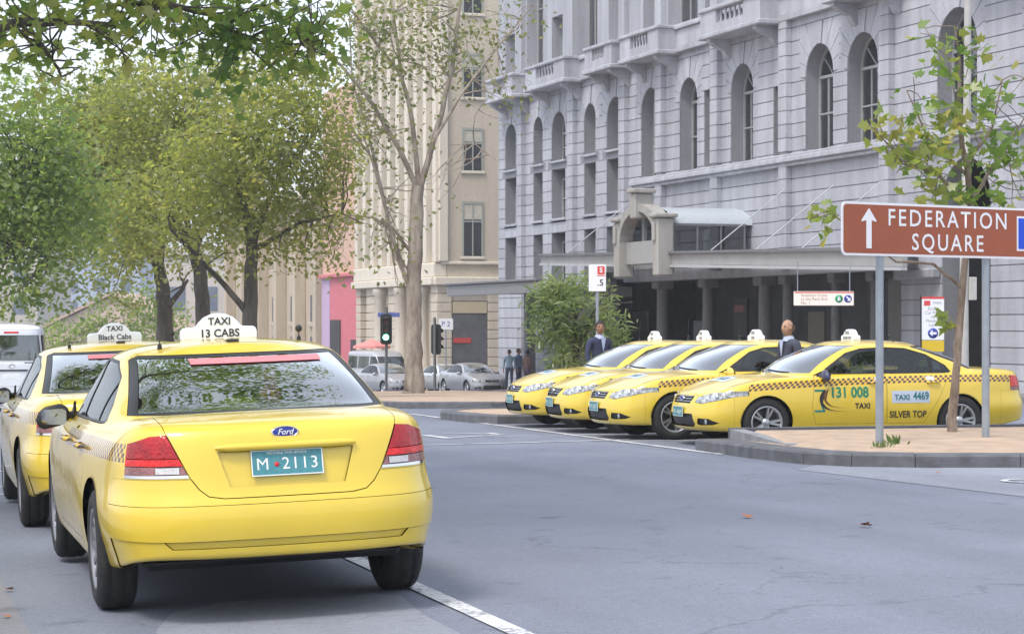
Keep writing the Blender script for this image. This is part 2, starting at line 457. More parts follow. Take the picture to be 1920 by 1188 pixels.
SEDAN = dict(
    plan=[(0, -1.17), (.40, -1.15), (.665, -1.06), (.805, -.85), (.872, -.50), (.905, 0), (.932, .45), (.934, .95), (.934, 1.45),
          (.932, 1.95), (.93, 2.4), (.922, 2.83), (.895, 3.2), (.80, 3.50), (.56, 3.66), (.28, 3.735), (0, 3.75)],
    wr=[1, 1, 1, .75, .2, 0, 0, 0, 0, 0, 0, 0, 0, 0, 0, 0, 0], wf=[0, 0, 0, 0, 0, 0, 0, 0, 0, 0, 0.02, .15, .45, .85, 1, 1, 1],
    er=[1, 1, .95, .7, .15, 0, 0, 0, 0, 0, 0, 0, 0, 0, 0, 0, 0], ef=[0, 0, 0, 0, 0, 0, 0, 0, 0, 0, 0, 0, .25, .7, .95, 1, 1],
    # zR insetR zS insetS zF insetF
    rows=[(.335, .30, .235, .20, .23, .32), (.315, .06, .22, .065, .215, .10), (.37, .02, .28, .035, .29, .025), (.47, 0, .41, .012, .40, 0),
          (.585, .005, .56, .0, .51, .012), (.665, .035, .68, .004, .585, .03), (.80, .06, .80, .018, .645, .055), (.93, .09, .885, .04, .705, .10),
          (1.0, .15, .925, .075, .745, .175)],
    bump_rows=(3, 4), bump={3: .015, 4: .02},
    deck=[(.30, .8), (.66, 1.0)], crownR=.02, crownF=.055,
    glass=[(0, -.42, 1.045), (.36, -.40, 1.04), (.62, -.33, 1.03), (.735, -.22, 1.005), (.79, .02, .985), (.815, .30, .972), (.83, .65, .962), (.835, 1.05, .955),
           (.835, 1.45, .95), (.825, 1.8, .947), (.80, 2.02, .945), (.76, 2.17, .945), (.70, 2.28, .948), (.58, 2.38, .958), (.42, 2.45, .97), (.21, 2.49, .98), (0, 2.50, .983)],
    roof=[(0, .395, 1.352), (.30, .405, 1.347), (.48, .44, 1.332), (.555, .50, 1.322), (.585, .58, 1.332), (.60, .68, 1.342), (.61, .80, 1.352), (.617, .92, 1.358), (.617, 1.05, 1.358),
          (.61, 1.2, 1.355), (.60, 1.34, 1.346), (.585, 1.44, 1.338), (.565, 1.50, 1.333), (.50, 1.56, 1.342), (.36, 1.61, 1.358), (.18, 1.635, 1.37), (0, 1.64, 1.374)],
    spine=[(0, y, z) for y, z in [(.60, 1.408), (.62, 1.409), (.65, 1.411), (.68, 1.413), (.72, 1.416), (.78, 1.419), (.84, 1.421), (.91, 1.423), (.99, 1.424),
           (1.07, 1.424), (1.15, 1.423), (1.23, 1.421), (1.30, 1.419), (1.36, 1.416), (1.40, 1.414), (1.43, 1.412), (1.45, 1.411)]])

def text_mesh(body, size=1.0, bold=0.0, spacing=1.0, xs=1.0, align='CENTER', shear=0.0):
    cu = bpy.data.curves.new("lettering", 'FONT'); cu.body = body; cu.size = size; cu.offset = bold; cu.space_character = spacing
    cu.align_x = align; cu.align_y = 'CENTER'; cu.resolution_u = 3; cu.shear = shear
    o = bpy.data.objects.new("lettering", cu); COL.objects.link(o)
    dg = bpy.context.evaluated_depsgraph_get(); dg.update()
    me = bpy.data.meshes.new_from_object(o.evaluated_get(dg))
    bpy.data.objects.remove(o); bpy.data.curves.remove(cu)
    me.name = "lettering"
    for v in me.vertices: v.co.x *= xs
    return me
def lettering(body, mat, parent, fn, size, bold=0.0, spacing=1.0, xs=1.0, align='CENTER', name="lettering", cuts=0, shear=0.0):
    """text laid onto a surface: fn maps flat (a, b) to a 3d point"""
    me = text_mesh(body, size, bold, spacing, xs, align, shear)
    if cuts:
        bm = bmesh.new(); bm.from_mesh(me); bmesh.ops.triangulate(bm, faces=bm.faces)
        bmesh.ops.subdivide_edges(bm, edges=[e for e in bm.edges if e.calc_length() > cuts], cuts=2, use_grid_fill=True); bm.to_mesh(me); bm.free()
    for v in me.vertices: v.co = fn(v.co.x, v.co.y)
    me.materials.clear(); me.materials.append(mat); me.update()
    o = new_obj(name, me, parent); o["kind"] = "stuff"; return o

WHEEL_CACHE = {}
def make_wheel(parent, x, y, z, r, side, style='alloy', w=0.215, steer=0.0):
    key = (r, style, w)
    wo_ = empty("wheel"); wo_.parent = parent; wo_.location = (x, y, z); wo_.rotation_euler = (0, 0, (math.pi if side < 0 else 0) + steer)
    if key not in WHEEL_CACHE:
        ri = r * 0.66
        t = MB(); h = w / 2
        t.lathe([(-h + .02, ri), (-h, ri + .02), (-h, r - .05), (-h + .015, r - .018), (-h + .035, r - .003), (-.05, r), (-.045, r - .005), (-.035, r - .005), (-.03, r), (.03, r),
                 (.035, r - .005), (.045, r - .005), (.05, r), (h - .035, r - .003), (h - .015, r - .018), (h, r - .05), (h + .003, ri + .045), (h - .002, ri + .02), (h - .012, ri), (h - .03, ri - .01), (-h + .02, ri - .01), (-h + .02, ri)], 40)
        tm = t.mesh("tyre"); tm.materials.append(M_TYRE)
        m = MB()
        m.lathe([(h - .012, ri + .004), (h - .005, ri - .004), (h - .012, ri - .018), (h - .05, ri - .03), (-h + .03, ri - .035)], 40)
        m.lathe([(h - .02, .001), (h - .018, .028), (h - .03, .055), (h - .06, .065)], 20)
        nsp = 5 if style == 'alloy' else 14
        for k in range(nsp):
            for d in ((-.17, .17) if style == 'alloy' else (0,)):
                a = 2 * math.pi * k / nsp; a2 = a + d * 1.0; a1 = a + d * .25
                def pt(ang, rad, off, xx):
                    return (xx, rad * math.cos(ang) - off * math.sin(ang), rad * math.sin(ang) + off * math.cos(ang))
                wd0, wd1 = (.016, .013) if style == 'alloy' else (.012, .02)
                vs = [pt(a1, .04, -wd0, h - .035), pt(a1, .04, wd0, h - .035), pt(a2, ri - .012, wd1, h - .018), pt(a2, ri - .012, -wd1, h - .018),
                      pt(a1, .04, -wd0 - .008, h - .07), pt(a1, .04, wd0 + .008, h - .07), pt(a2, ri - .012, wd1 + .006, h - .06), pt(a2, ri - .012, -wd1 - .006, h - .06)]
                m.add(vs, [(0, 1, 2, 3), (1, 0, 4, 5), (2, 1, 5, 6), (0, 3, 7, 4)])
        if style != 'alloy':
            m.lathe([(h - .034, .05), (h - .03, ri - .03)], 40)
        rm = m.mesh("rim"); rm.materials.append(M_RIM if style == 'alloy' else M_HUB)
        b = MB(); b.lathe([(h - .10, .001), (h - .10, ri - .03)], 28); bm_ = b.mesh("brake_disc"); bm_.materials.append(simple("brake_dark", (.05, .05, .052), .6, metal=.5))
        WHEEL_CACHE[key] = (tm, rm, bm_)
    tm, rm, bm_ = WHEEL_CACHE[key]
    new_obj("tyre", tm, wo_); new_obj("rim", rm, wo_); new_obj("brake_disc", bm_, wo_)
    return wo_

def seat(parent, x, y, mat, wide=0.50, name="seat", head=True, cover=None):
    m = MB()
    m.bbox(x - wide / 2, x + wide / 2, y - .25, y + .27, .30, .46, .05)
    so = m.build(name, mat, parent)
    b = MB(); b.bbox(-wide / 2, wide / 2, -.07, .07, 0, .60, .05)
    bo = b.build("backrest", cover or mat, so); bo.location = (x, y - .26, .44); bo.rotation_euler = (R(18), 0, 0)
    if head:
        h = MB(); h.bbox(-.13, .13, -.05, .05, .63, .80, .045); h.tube([(-.05, 0, .55), (-.05, 0, .66)], .008, 6); h.tube([(.05, 0, .55), (.05, 0, .66)], .008, 6)
        ho = h.build("headrest", cover or mat, so); ho.location = (x, y - .27, .44); ho.rotation_euler = (R(14), 0, 0)
    return so

def build_sedan(name, pm, style='fg', rear_glass=None, wheel='alloy', covers=None, res=(5, 5), P=SEDAN, mirror_mat=None, hubr=0.325, drop=0.0):
    """root at the ground under the rear axle, nose towards +Y"""
    root = empty(name)
    S = Shell(make_net(P), *res)
    side = lambda sgn: (lambda f: f.calc_center_median().x * sgn > .45)
    WB = 2.83
    for sgn in (1, -1):
        for yc in (0, WB):
            S.drop(S.poly(circ(yc, .335, .365, 30), (1, 2), lambda f: f.calc_center_median().x * sgn > .55 and f.calc_center_median().z < .8))
    # glazing --------------------------------------------------
    up = lambda f: f.calc_center_median().z > .93
    gi = S.poly([(-.655, 1.052), (.655, 1.052), (.565, 1.328), (-.565, 1.328)], (0, 2), lambda f: up(f) and f.calc_center_median().y < .6 and f.normal.y < -.12, extra=[((0, -.5, 0), (0, 1, 0))])
    S.take(gi, "rear_window", rear_glass or M_GLASS_R, root, gap=0, skirt=.004, off=-.004)
    rg = S.poly([(-.71, 1.035), (.71, 1.035), (.60, 1.345), (-.60, 1.345)], (0, 2), lambda f: up(f) and f.calc_center_median().y < .6 and f.normal.y < -.12, extra=[((0, -.5, 0), (0, 1, 0))])
    S.take(rg, "window_surround", M_TRIM, root, gap=.003, skirt=.012, off=-.002)
    ws = S.poly([(-.72, .985), (.72, .985), (.55, 1.352), (-.55, 1.352)], (0, 2), lambda f: up(f) and f.calc_center_median().y > 1.2 and f.normal.y > .12)
    S.take(ws, "windscreen", M_GLASS_W, root, gap=.004, skirt=.012, off=-.003)
    dlo = [(2.02, .972), (1.93, 1.05), (1.60, 1.255), (1.38, 1.315), (1.05, 1.332), (.72, 1.318), (.42, 1.235), (.16, 1.085), (.10, 1.0), (.14, .982)]
    for sgn in (1, -1):
        fl = lambda f: f.calc_center_median().x * sgn > .4 and up(f) and abs(f.normal.x) > .35
        out = S.poly(dlo, (1, 2), fl)
        so = set(out); inset = .018
        cy = sum(p[0] for p in dlo) / len(dlo); cz = 1.15
        ins = [(cy + (p[0] - cy) * .975, cz + (p[1] - cz) * .92) for p in dlo]
        panes = []
        for a, b, nm in ((1.13, 2.5, "front_side_window"), (.40, 1.09, "rear_side_window"), (-.5, .375, "quarter_window")):
            fset = set(out)
            pf = S.poly(ins, (1, 2), lambda f: f.calc_center_median().x * sgn > .4 and up(f) and abs(f.normal.x) > .35 and inside(f.calc_center_median(), dlo), extra=[((0, a, 0), (0, 1, 0)), ((0, b, 0), (0, -1, 0))])
            S.take(pf, nm, M_GLASS, root, gap=0, skirt=.006, off=-.004)
        seal = S.poly(dlo, (1, 2), fl)
        S.take(seal, "window_surround", M_TRIM, root, gap=.001, skirt=.01)
    # rear end -------------------------------------------------
    if style == 'bf':
        lamp = [(.50, .742), (.60, .962), (.68, .955), (1.0, .83), (1.0, .742)]
        bands = [(.742, .757, M_CHROME, "chrome_strip"), (.757, .802, M_CLEAR, "clear_lens"), (.802, .84, M_REDLENS, "bright_red_lens"), (.84, 1.1, M_REDDARK, "dark_red_lens")]
        ylim = -.80
    else:
        lamp = [(.56, .74), (.66, .93), (.98, .965), (.98, .74)]
        bands = [(.74, .79, M_CLEAR, "clear_lens"), (.79, 1.1, M_REDLENS, "red_lens")]
        ylim = -.80
    for sgn in (1, -1):
        lp = empty("tail_light"); lp.parent = root
        if style == 'bf':
            ff = S.poly([(.545 * sgn, .762), (.66 * sgn, .762), (.66 * sgn, .797), (.545 * sgn, .797)], (0, 2), lambda f: f.calc_center_median().y < -.5)
            S.take(ff, "reversing_lens", simple("reversing_lens", (.55, .53, .52), .15, coat=1, noise=.2, scale=90), lp, gap=.001, skirt=.012, off=.006)
        for z0, z1, mt, nm in bands:
            ff = S.poly([(p[0] * sgn, p[1]) for p in lamp], (0, 2), lambda f: f.calc_center_median().y < -.5 and f.calc_center_median().x * sgn > .4,
                        extra=[((0, 0, z0), (0, 0, 1)), ((0, 0, z1), (0, 0, -1)), ((0, ylim, 0), (0, -1, 0))])
            S.take(ff, nm, mt, lp, gap=.002 if nm != "chrome_strip" else 0, skirt=.012, off=.004)
    lidp = [(-.33, .632), (.33, .632), (.41, .645), (.455, .682), (.50, .745), (.605, .97), (.66, 1.2), (-.66, 1.2), (-.605, .97), (-.50, .745), (-.455, .682), (-.41, .645)]
    lf = lambda f: f.calc_center_median().y < -.35 and abs(f.calc_center_median().x) < .75
    if style == 'bf':
        rec = S.poly([(-.35, .865), (.35, .865), (.295, .69), (-.295, .69)], (0, 2), lambda f: f.calc_center_median().y < -.9)
        S.take(rec, "plate_recess", pm, root, gap=-.006, skirt=.0, off=-.014, keep=False)
    lid = S.poly(lidp, (0, 2), lf, extra=[((0, -.435, 0), (0, -1, 0))])
    lid_o = S.take(lid, "boot_lid", pm, root, gap=.0035, skirt=.03)
    # doors ----------------------------------------------------
    for sgn in (1, -1):
        fl = lambda f: f.calc_center_median().x * sgn > .5 and f.calc_center_median().z < 1.03
        fd = S.poly([(1.115, .31), (2.14, .31), (2.20, .55), (2.15, .93), (2.05, .985), (1.115, .985)], (1, 2), fl)
        o1 = S.take(fd, "front_door", pm, root, gap=.0035, skirt=.025)
        rd = S.poly([(.52, .31), (1.105, .31), (1.105, .985), (.20, .985), (.22, .80), (.36, .60)], (1, 2), fl)
        o2 = S.take(rd, "rear_door", pm, root, gap=.0035, skirt=.025)
        for o, yy in ((o1, 1.27), (o2, .42)):
            h, n = S.hit((sgn * 2, yy, .855), (-sgn, 0, 0))
            if h:
                m = MB(); m.tube([(h.x - sgn * .01, yy - .10, .85), (h.x + sgn * .03, yy - .075, .855), (h.x + sgn * .034, yy + .075, .857), (h.x - sgn * .01, yy + .10, .855)], [.012, .016, .016, .012], 8)
                m.build("door_handle", pm, o)
    # front end ------------------------------------------------
    ff_ = lambda f: f.calc_center_median().y > 2.7
    if style in ('fg', 'camry', 'audi'):
        for sgn in (1, -1):
            hl = [(.415, .60), (.56, .582), (.78, .632), (.95, .725), (.95, .765), (.60, .722), (.43, .665)] if style != 'audi' else [(.42, .57), (.80, .57), (.95, .60), (.95, .70), (.42, .685)]
            q = S.poly([(p[0] * sgn, p[1]) for p in hl], (0, 2), lambda f: f.calc_center_median().y > 2.9 and f.calc_center_median().x * sgn > .3, extra=[((0, 3.08, 0), (0, 1, 0))])
            ho = S.take(q, "headlight", M_HEAD, root, gap=.003, skirt=.02, off=.002)
            if ho:
                for hx, hr in ((.60, .035), (.72, .045)):
                    h, n = S.hit((hx * sgn, 5, .645 + (hx - .6) * .25), (0, -1, 0))
                    if h:
                        m = MB(); m.lathe([(h.y + .004, .001), (h.y + .006, hr * .5), (h.y - .002, hr), (h.y - .02, hr + .004)], 16, 'y', (h.x, 0, h.z)); m.build("lamp_bulb_housing", M_CHROME, ho)
            fg_ = [(.50, .315), (.56, .30), (.74, .31), (.80, .335), (.70, .385), (.53, .39)]
            q = S.poly([(p[0] * sgn, p[1]) for p in fg_], (0, 2), ff_)
            fo = S.take(q, "fog_light_recess", M_BLACK, root, gap=0, skirt=.0, off=-.02)
            h, n = S.hit((.64 * sgn, 5, .345), (0, -1, 0))
            if fo and h:
                m = MB(); m.lathe([(h.y + .0, .001), (h.y - .002, .03), (h.y - .015, .04)], 14, 'y', (h.x, 0, h.z)); m.build("fog_lamp", M_HEAD, fo)
        gp = [(-.30, .585), (.30, .585), (.335, .64), (.33, .685), (-.33, .685), (-.335, .64)]
        if style == 'camry': gp = [(-.26, .56), (.26, .56), (.36, .685), (-.36, .685)]
        q = S.poly(gp, (0, 2), ff_)
        go = S.take(q, "grille", M_BLACK, root, gap=0, skirt=.0, off=-.02)
        if go:
            for zz in (.61, .645, .675):
                pts = []
                for xx in np.linspace(-.31, .31, 9):
                    h, n = S.hit((xx, 5, zz), (0, -1, 0)); pts.append((xx, h.y - .004, zz) if h else (xx, 3.7, zz))
                m = MB(); m.tube(pts, .006, 6); m.build("grille_bar", M_CHROME, go)
        ip = [(-.40, .275), (.40, .275), (.45, .31), (.40, .445), (-.40, .445), (-.45, .31)]
        q = S.poly(ip, (0, 2), ff_); S.take(q, "lower_intake", M_BLACK, root, gap=0, skirt=.0, off=-.03)
        h, n = S.hit((0, 5, .645), (0, -1, 0))
        m = MB(); m.lathe([(0, .001), (.006, .04), (.002, .055), (-.01, .056)], 24, 'y'); bo = m.build("badge", M_BLUE if style == 'fg' else M_CHROME, root)
        bo.location = (0, h.y + .006, .648); bo.scale = (1.15, 1, .48)
        if style == 'fg':
            m = MB(); m.lathe([(0, .055), (.005, .058), (.005, .064), (-.01, .066)], 24, 'y'); b2 = m.build("badge_ring", M_CHROME, bo)
    # bonnet
    q = S.poly([(-.60, 3.64), (.60, 3.64), (.70, 3.40), (.72, 2.9), (.70, 2.42), (.55, 2.52), (-.55, 2.52), (-.70, 2.42), (-.72, 2.9), (-.70, 3.40)] if False else
               [(-.50, 3.62), (.50, 3.62), (.69, 3.38), (.715, 2.9), (.70, 2.36), (-.70, 2.36), (-.715, 2.9), (-.69, 3.38)], (0, 1),
               lambda f: f.calc_center_median().y > 2.2 and f.normal.z > .45 and f.calc_center_median().z > .66)
    S.take(q, "bonnet", pm, root, gap=.0035, skirt=.02)
    if style == 'bf':
        q = S.poly([(-.64, .418), (.64, .418), (.60, .382), (-.60, .382)], (0, 2), lambda f: f.calc_center_median().y < -.8); S.take(q, "bumper_groove", pm, root, gap=-.004, skirt=0, off=-.016)
        q = S.clip([((0, 0, .42), (0, 0, -1)), ((0, -.62, 0), (0, -1, 0))]); S.take(q, "bumper_skirt", pm, root, gap=.002, skirt=.02, off=-.006)
        q = S.clip([((0, 0, .60), (0, 0, -1)), ((0, -.62, 0), (0, -1, 0))]); S.take(q, "rear_bumper", pm, root, gap=.0015, skirt=.02)
        q = S.clip([((0, 0, .735), (0, 0, -1)), ((0, -.62, 0), (0, -1, 0))]); S.take(q, "bumper_top", pm, root, gap=.0015, skirt=.02)
    else:
        q = S.clip([((0, 0, .735), (0, 0, -1)), ((0, -.62, 0), (0, -1, 0))]); S.take(q, "rear_bumper", pm, root, gap=.002, skirt=.02)
    q = S.clip([((0, 0, .70), (0, 0, -1)), ((0, 3.28, 0), (0, 1, 0))]); S.take(q, "front_bumper", pm, root, gap=.002, skirt=.02)
    S.take(list(S.bm.faces), "body", pm, root, gap=0, skirt=.035)
    # underbody and wheel wells
    m = MB(); m.bbox(-.70, .70, -.62, 3.40, .23, .30, .03); m.build("underbody", M_BLACK, root)
    for yc in (0, WB):
        for sgn in (1, -1):
            m = MB(); n = 16
            vs = []; fs = []
            for k in range(n + 1):
                a = math.pi * k / n
                for xx in (.90, .45): vs.append((xx * sgn, yc + .375 * math.cos(a), .335 + .375 * math.sin(a)))
            for k in range(n): fs.append((2 * k, 2 * k + 1, 2 * k + 3, 2 * k + 2))
            vs += [(.45 * sgn, yc, .335)]; c = len(vs) - 1
            for k in range(n): fs.append((2 * k + 1, c, 2 * k + 3))
            m.add(vs, fs); m.build("wheel_arch_liner", M_BLACK, root, recalc=False)
    for sgn in (1, -1):
        for yc in (0, WB): make_wheel(root, .795 * sgn, yc, hubr - drop, hubr, sgn, wheel)
    if style == 'bf':
        m = MB(); m.tube([(-.7, 0, .31), (.7, 0, .31)], .05, 8); m.build("rear_axle", M_BLACK, root)
    # cabin
    m = MB(); m.bbox(-.76, .76, .0, 2.35, .26, .34, .02); m.build("cabin_floor", M_CABIN, root)
    for x in (-.37, .37): seat(root, x, 1.42, M_CABIN, cover=(covers if x < 0 or covers is None else covers))
    seat(root, 0, .48, M_CABIN2 if style == 'bf' else M_CABIN, wide=1.24, name="rear_bench", head=False)
    for x in (-.38, 0, .38): MB().bbox(x - .12, x + .12, .06, .16, .98, 1.11, .04).build("headrest", M_CABIN2 if style == 'bf' else M_CABIN, root)
    m = MB(); m.bbox(-.66, .66, -.34, .20, .93, .985, .02); m.build("parcel_shelf", M_CABIN2 if style == 'bf' else M_CABIN, root)
    m = MB(); m.bbox(-.70, .70, 1.92, 2.34, .62, .945, .05); m.build("dashboard", M_CABIN, root)
    m = MB(); pts = [(.37 + .18 * math.cos(t), 1.80 + .05 * math.sin(t), .88 + .17 * math.sin(t)) for t in np.linspace(0, 2 * math.pi, 20)]; m.tube(pts, .014, 6, cap=False)
    m.tube([(.37, 1.82, .88), (.37, 2.0, .82)], .03, 8); m.tube([(.20, 1.80, .88), (.54, 1.80, .88)], .012, 6); m.build("steering_wheel", M_BLACK, root)
    # mirrors
    for sgn in (1, -1):
        m = MB()
        bm = bmesh.new(); bmesh.ops.create_icosphere(bm, subdivisions=3, radius=1)
        for v in bm.verts:
            x, y, z = v.co; f = 1 if y > 0 else .35
            v.co = Vector((x * .105 + sgn * .945, (y * .065 * f) + 2.0, (max(-.85, min(.9, z)) * .08) + .955 - .02 * x * sgn))
        bm.verts.index_update()
        m.add([v.co[:] for v in bm.verts], [[v.index for v in f.verts] for f in bm.faces], True); bm.free()
        m.tube([(sgn * .79, 2.05, .955), (sgn * .90, 2.02, .955)], [.03, .025], 8)
        mo = m.build("wing_mirror", mirror_mat or pm, root)
        g = MB(); g.prism([(.865 * sgn, .90), (1.015 * sgn, .91), (1.02 * sgn, 1.0), (.86 * sgn, 1.005)], lambda p: (p[0], 1.966, p[1]), lambda p: (p[0], 1.98, p[1])); g.build("mirror_glass", M_MIRROR, mo)
        t = MB(); t.prism([(2.14, .958), (1.95, .958), (1.92, 1.05)], lambda p: (sgn * .80, p[0], p[1]), lambda p: (sgn * .815, p[0], p[1])); t.build("mirror_sail", M_TRIM, root)
    # wipers
    for x0, x1 in ((-.52, .02), (.02, .5)):
        pts = []
        for k in np.linspace(0, 1, 5):
            h, n = S.hit((x0 + (x1 - x0) * k, 4, .995 + .03 * k), (0, -1, 0))
            if h: pts.append((h.x, h.y + .012, h.z))
        if len(pts) > 2:
            m = MB(); m.tube(pts, .007, 6); m.build("wiper", M_BLACK, root)
    root["_shell"] = 1
    SHELLS[root.name] = S
    return root
SHELLS = {}
def inside(c, poly, a=1, b=2):
    y, z = c[a], c[b]; r = False; n = len(poly)
    for i in range(n):
        (x0, y0), (x1, y1) = poly[i], poly[(i + 1) % n]
        if (y0 > z) != (y1 > z) and y < (x1 - x0) * (z - y0) / (y1 - y0) + x0: r = not r
    return r
# ------------------------------------------------------------------ taxi equipment
YEL = (.77, .555, .038)
def roof_sign(car, y, l1, l2, w=.46, z=None, both=True, s2=.058):
    S = SHELLS[car["shell"]]
    h, n = S.hit((0, y, 3), (0, 0, -1)); z = h.z - .012
    hw = w / 2
    prof = [(-hw, 0), (-hw, .055), (-hw + .015, .078), (-.135, .082), (-.115, .11), (-.085, .138), (-.04, .158), (0, .163), (.04, .158), (.085, .138), (.115, .11), (.135, .082), (hw - .015, .078), (hw, .055), (hw, 0)]
    m = MB(); m.prism(prof, lambda p: (p[0], y - .055, z + p[1]), lambda p: (p[0], y + .055, z + p[1]))
    o = m.build("roof_sign", M_WHITEPL, car)
    md = o.modifiers.new("bevel", 'BEVEL'); md.width = .012; md.segments = 2; md.limit_method = 'ANGLE'
    for sg in ((-1, 1) if both else (-1,)):
        f = lambda zc: (lambda a, b: (a * (1 if sg < 0 else -1), y + sg * .0575, z + zc + b))
        lettering(l1, M_INK, o, f(.112), .062, bold=.0012)
        lettering(l2, M_INK, o, f(.04), s2, bold=.0012)
    MB().bbox(-hw - .02, hw + .02, y - .045, y + .045, z - .01, z + .004, .004).build("sign_base", M_BLACK, o)
    return o
def aerial(car, x, y, h=.30, ball=0.0, name="aerial"):
    S = SHELLS[car["shell"]]; q, n = S.hit((x, y, 3), (0, 0, -1))
    m = MB(); m.tube([(x, y, q.z - .01), (x, y, q.z + .025), (x, y - .01, q.z + .03)], [.016, .012, .006], 8); m.tube([(x, y, q.z + .02), (x, y - .05 * h, q.z + h)], .0035, 5)
    if ball: m.lathe([(q.z + h - ball + ball * math.sin(t), max(.0005, ball * math.cos(t))) for t in np.linspace(-1.57, 1.57, 8)], 12, 'z', (x, y - .05 * h, 0))
    return m.build(name, M_BLACK, car)
def side_fn(car, y0, z0, sgn=-1, off=.004):
    S = SHELLS[car["shell"]]
    def f(a, b):
        y = y0 + sgn * a; z = z0 + b
        h, n = S.hit((sgn * 2, y, z), (-sgn, 0, 0))
        return (h.x + sgn * off, y, z) if h else (sgn * .95, y, z)
    return f
def side_patch(car, y0, z0, w, h, mat, name, sgn=-1, off=.0025, n=6):
    f = side_fn(car, y0, z0, sgn, off); m = MB(); vs = []; fs = []
    for i in range(n + 1):
        for j in range(n + 1): vs.append(f(-w / 2 + w * i / n, -h / 2 + h * j / n))
    for i in range(n):
        for j in range(n): fs.append((i * (n + 1) + j, (i + 1) * (n + 1) + j, (i + 1) * (n + 1) + j + 1, i * (n + 1) + j + 1))
    m.add(vs, fs); return m.build(name, mat, car, recalc=False)
def side_shape(car, pts, y0, z0, mat, name, sgn=-1, off=.003):
    f = side_fn(car, y0, z0, sgn, off); me = bpy.data.meshes.new(name)
    bm = bmesh.new(); fc = bm.faces.new([bm.verts.new((p[0], p[1], 0)) for p in pts]); bmesh.ops.triangulate(bm, faces=[fc])
    for v in bm.verts: v.co = f(v.co.x, v.co.y)
    bm.to_mesh(me); bm.free(); me.materials.append(mat); return new_obj(name, me, car)
def number_plate(car, y, z, text, face, w=.372, h=.134, tilt=0.0, mat=None, dots=True):
    """face -1: faces the rear (-Y), +1: faces the front"""
    po = empty("number_plate"); po.parent = car; po.location = (0, y, z); po.rotation_euler = (tilt, 0, 0 if face < 0 else math.pi)
    MB().bbox(-w / 2, w / 2, -.004, .004, -h / 2, h / 2, .003).build("plate", mat or M_PLATE, po)
    m = MB(); t = .005
    for a in ((-w / 2, w / 2, -h / 2, -h / 2 + t), (-w / 2, w / 2, h / 2 - t, h / 2), (-w / 2, -w / 2 + t, -h / 2 + t, h / 2 - t), (w / 2 - t, w / 2, -h / 2 + t, h / 2 - t)):
        m.box(a[0], a[1], -.0065, -.001, a[2], a[3])
    m.build("rim", M_PLATEW, po)
    lettering(text, M_PLATEW, po, lambda a, b: (a, -.0058, b - .008), .088, spacing=1.12)
    if dots:
        lettering("VICTORIA TAXI SERVICE", M_PLATEW, po, lambda a, b: (a, -.0058, b + .05), .019)
        m = MB(); m.lathe([(-.0062, .001), (-.0062, .013), (-.004, .013)], 12, 'y', (-.055, 0, -.008)); m.build("red_emblem", M_RED, po)
    return po

def make_bf(name, pm, l1, l2, plate, s2):
    c = build_sedan(name, pm, 'bf', wheel='hub', mirror_mat=M_BLACK, res=(6, 6), hubr=.335, drop=.03); c["shell"] = c.name
    S = SHELLS[c.name]
    roof_sign(c, 1.12, l1, l2, s2=s2)
    aerial(c, -.42, .62, .05); aerial(c, .50, 1.15, .10, .022, "whip_ball_aerial")
    h, n = S.hit((0, -3, .955), (0, 1, 0))
    m = MB(); m.lathe([(0, .001), (-.006, .05), (-.003, .062), (.01, .064)], 28, 'y'); b = m.build("badge", M_BLUE, c); b.location = (0, h.y - .004, .955); b.scale = (1, 1, .42)
    m = MB(); m.lathe([(0, .062), (-.007, .065), (-.007, .071), (.01, .074)], 28, 'y'); m.build("badge_ring", M_CHROME, b)
    lettering("Ford", M_PLATEW, b, lambda a, bb: (a, -.0085, bb / .42), .042, bold=.0005, shear=.3)
    # boot garnish bar
    pts = []
    for x in np.linspace(-.365, .365, 13):
        q, n = S.hit((x, -3, .888), (0, 1, 0)); pts.append((x, q.y - .016, .888))
    m = MB(); m.tube(pts, [.008] + [.02] * 11 + [.008], 10); g = m.build("boot_garnish", pm, c)
    q, n = S.hit((0, -3, .78), (0, 1, 0))
    number_plate(c, q.y + .006, .80, plate, -1, tilt=R(-14))
    # shelf clutter and window strip
    vs = []; xs_ = np.linspace(-.30, .46, 12)
    for x in xs_:
        for z in (1.288, 1.318):
            q, n = S.hit((x, -3, z), (0, 1, 0)); sg_ = -1 if n.y > 0 else 1; vs.append((q.x + sg_ * n.x * .003, q.y + sg_ * n.y * .003, q.z + sg_ * n.z * .003))
    MB().add(vs, [(2 * i, 2 * i + 2, 2 * i + 3, 2 * i + 1) for i in range(11)]).build("pink_window_strip", M_PINK, c, recalc=False)
    MB().bbox(-.17, .04, -.10, .05, .985, 1.10, .03).build("folded_lime_vest", M_LIME, c)
    MB().bbox(-.25, -.13, .18, .20, 1.02, 1.17, .01).build("lime_headrest_cover", M_LIME, c)
    m = MB(); m.bbox(.10, .17, .10, .13, 1.10, 1.26, .01); m.bbox(.07, .20, .09, .14, 1.05, 1.14, .02); m.build("red_pennant", M_RED, c)
    MB().bbox(-.46, -.30, .95, .97, 1.10, 1.24, .01).build("pale_blue_notice", M_BLUEWHITE, c)
    MB().bbox(-.05, .05, .20, .24, 1.345 + .05, 1.362 + .05, .004)
    q, n = S.hit((0, .60, 3), (0, 0, -1)); MB().bbox(-.035, .035, .55, .62, q.z - .012, q.z + .012, .006).build("roof_vent", M_BLACK, c)
    return c

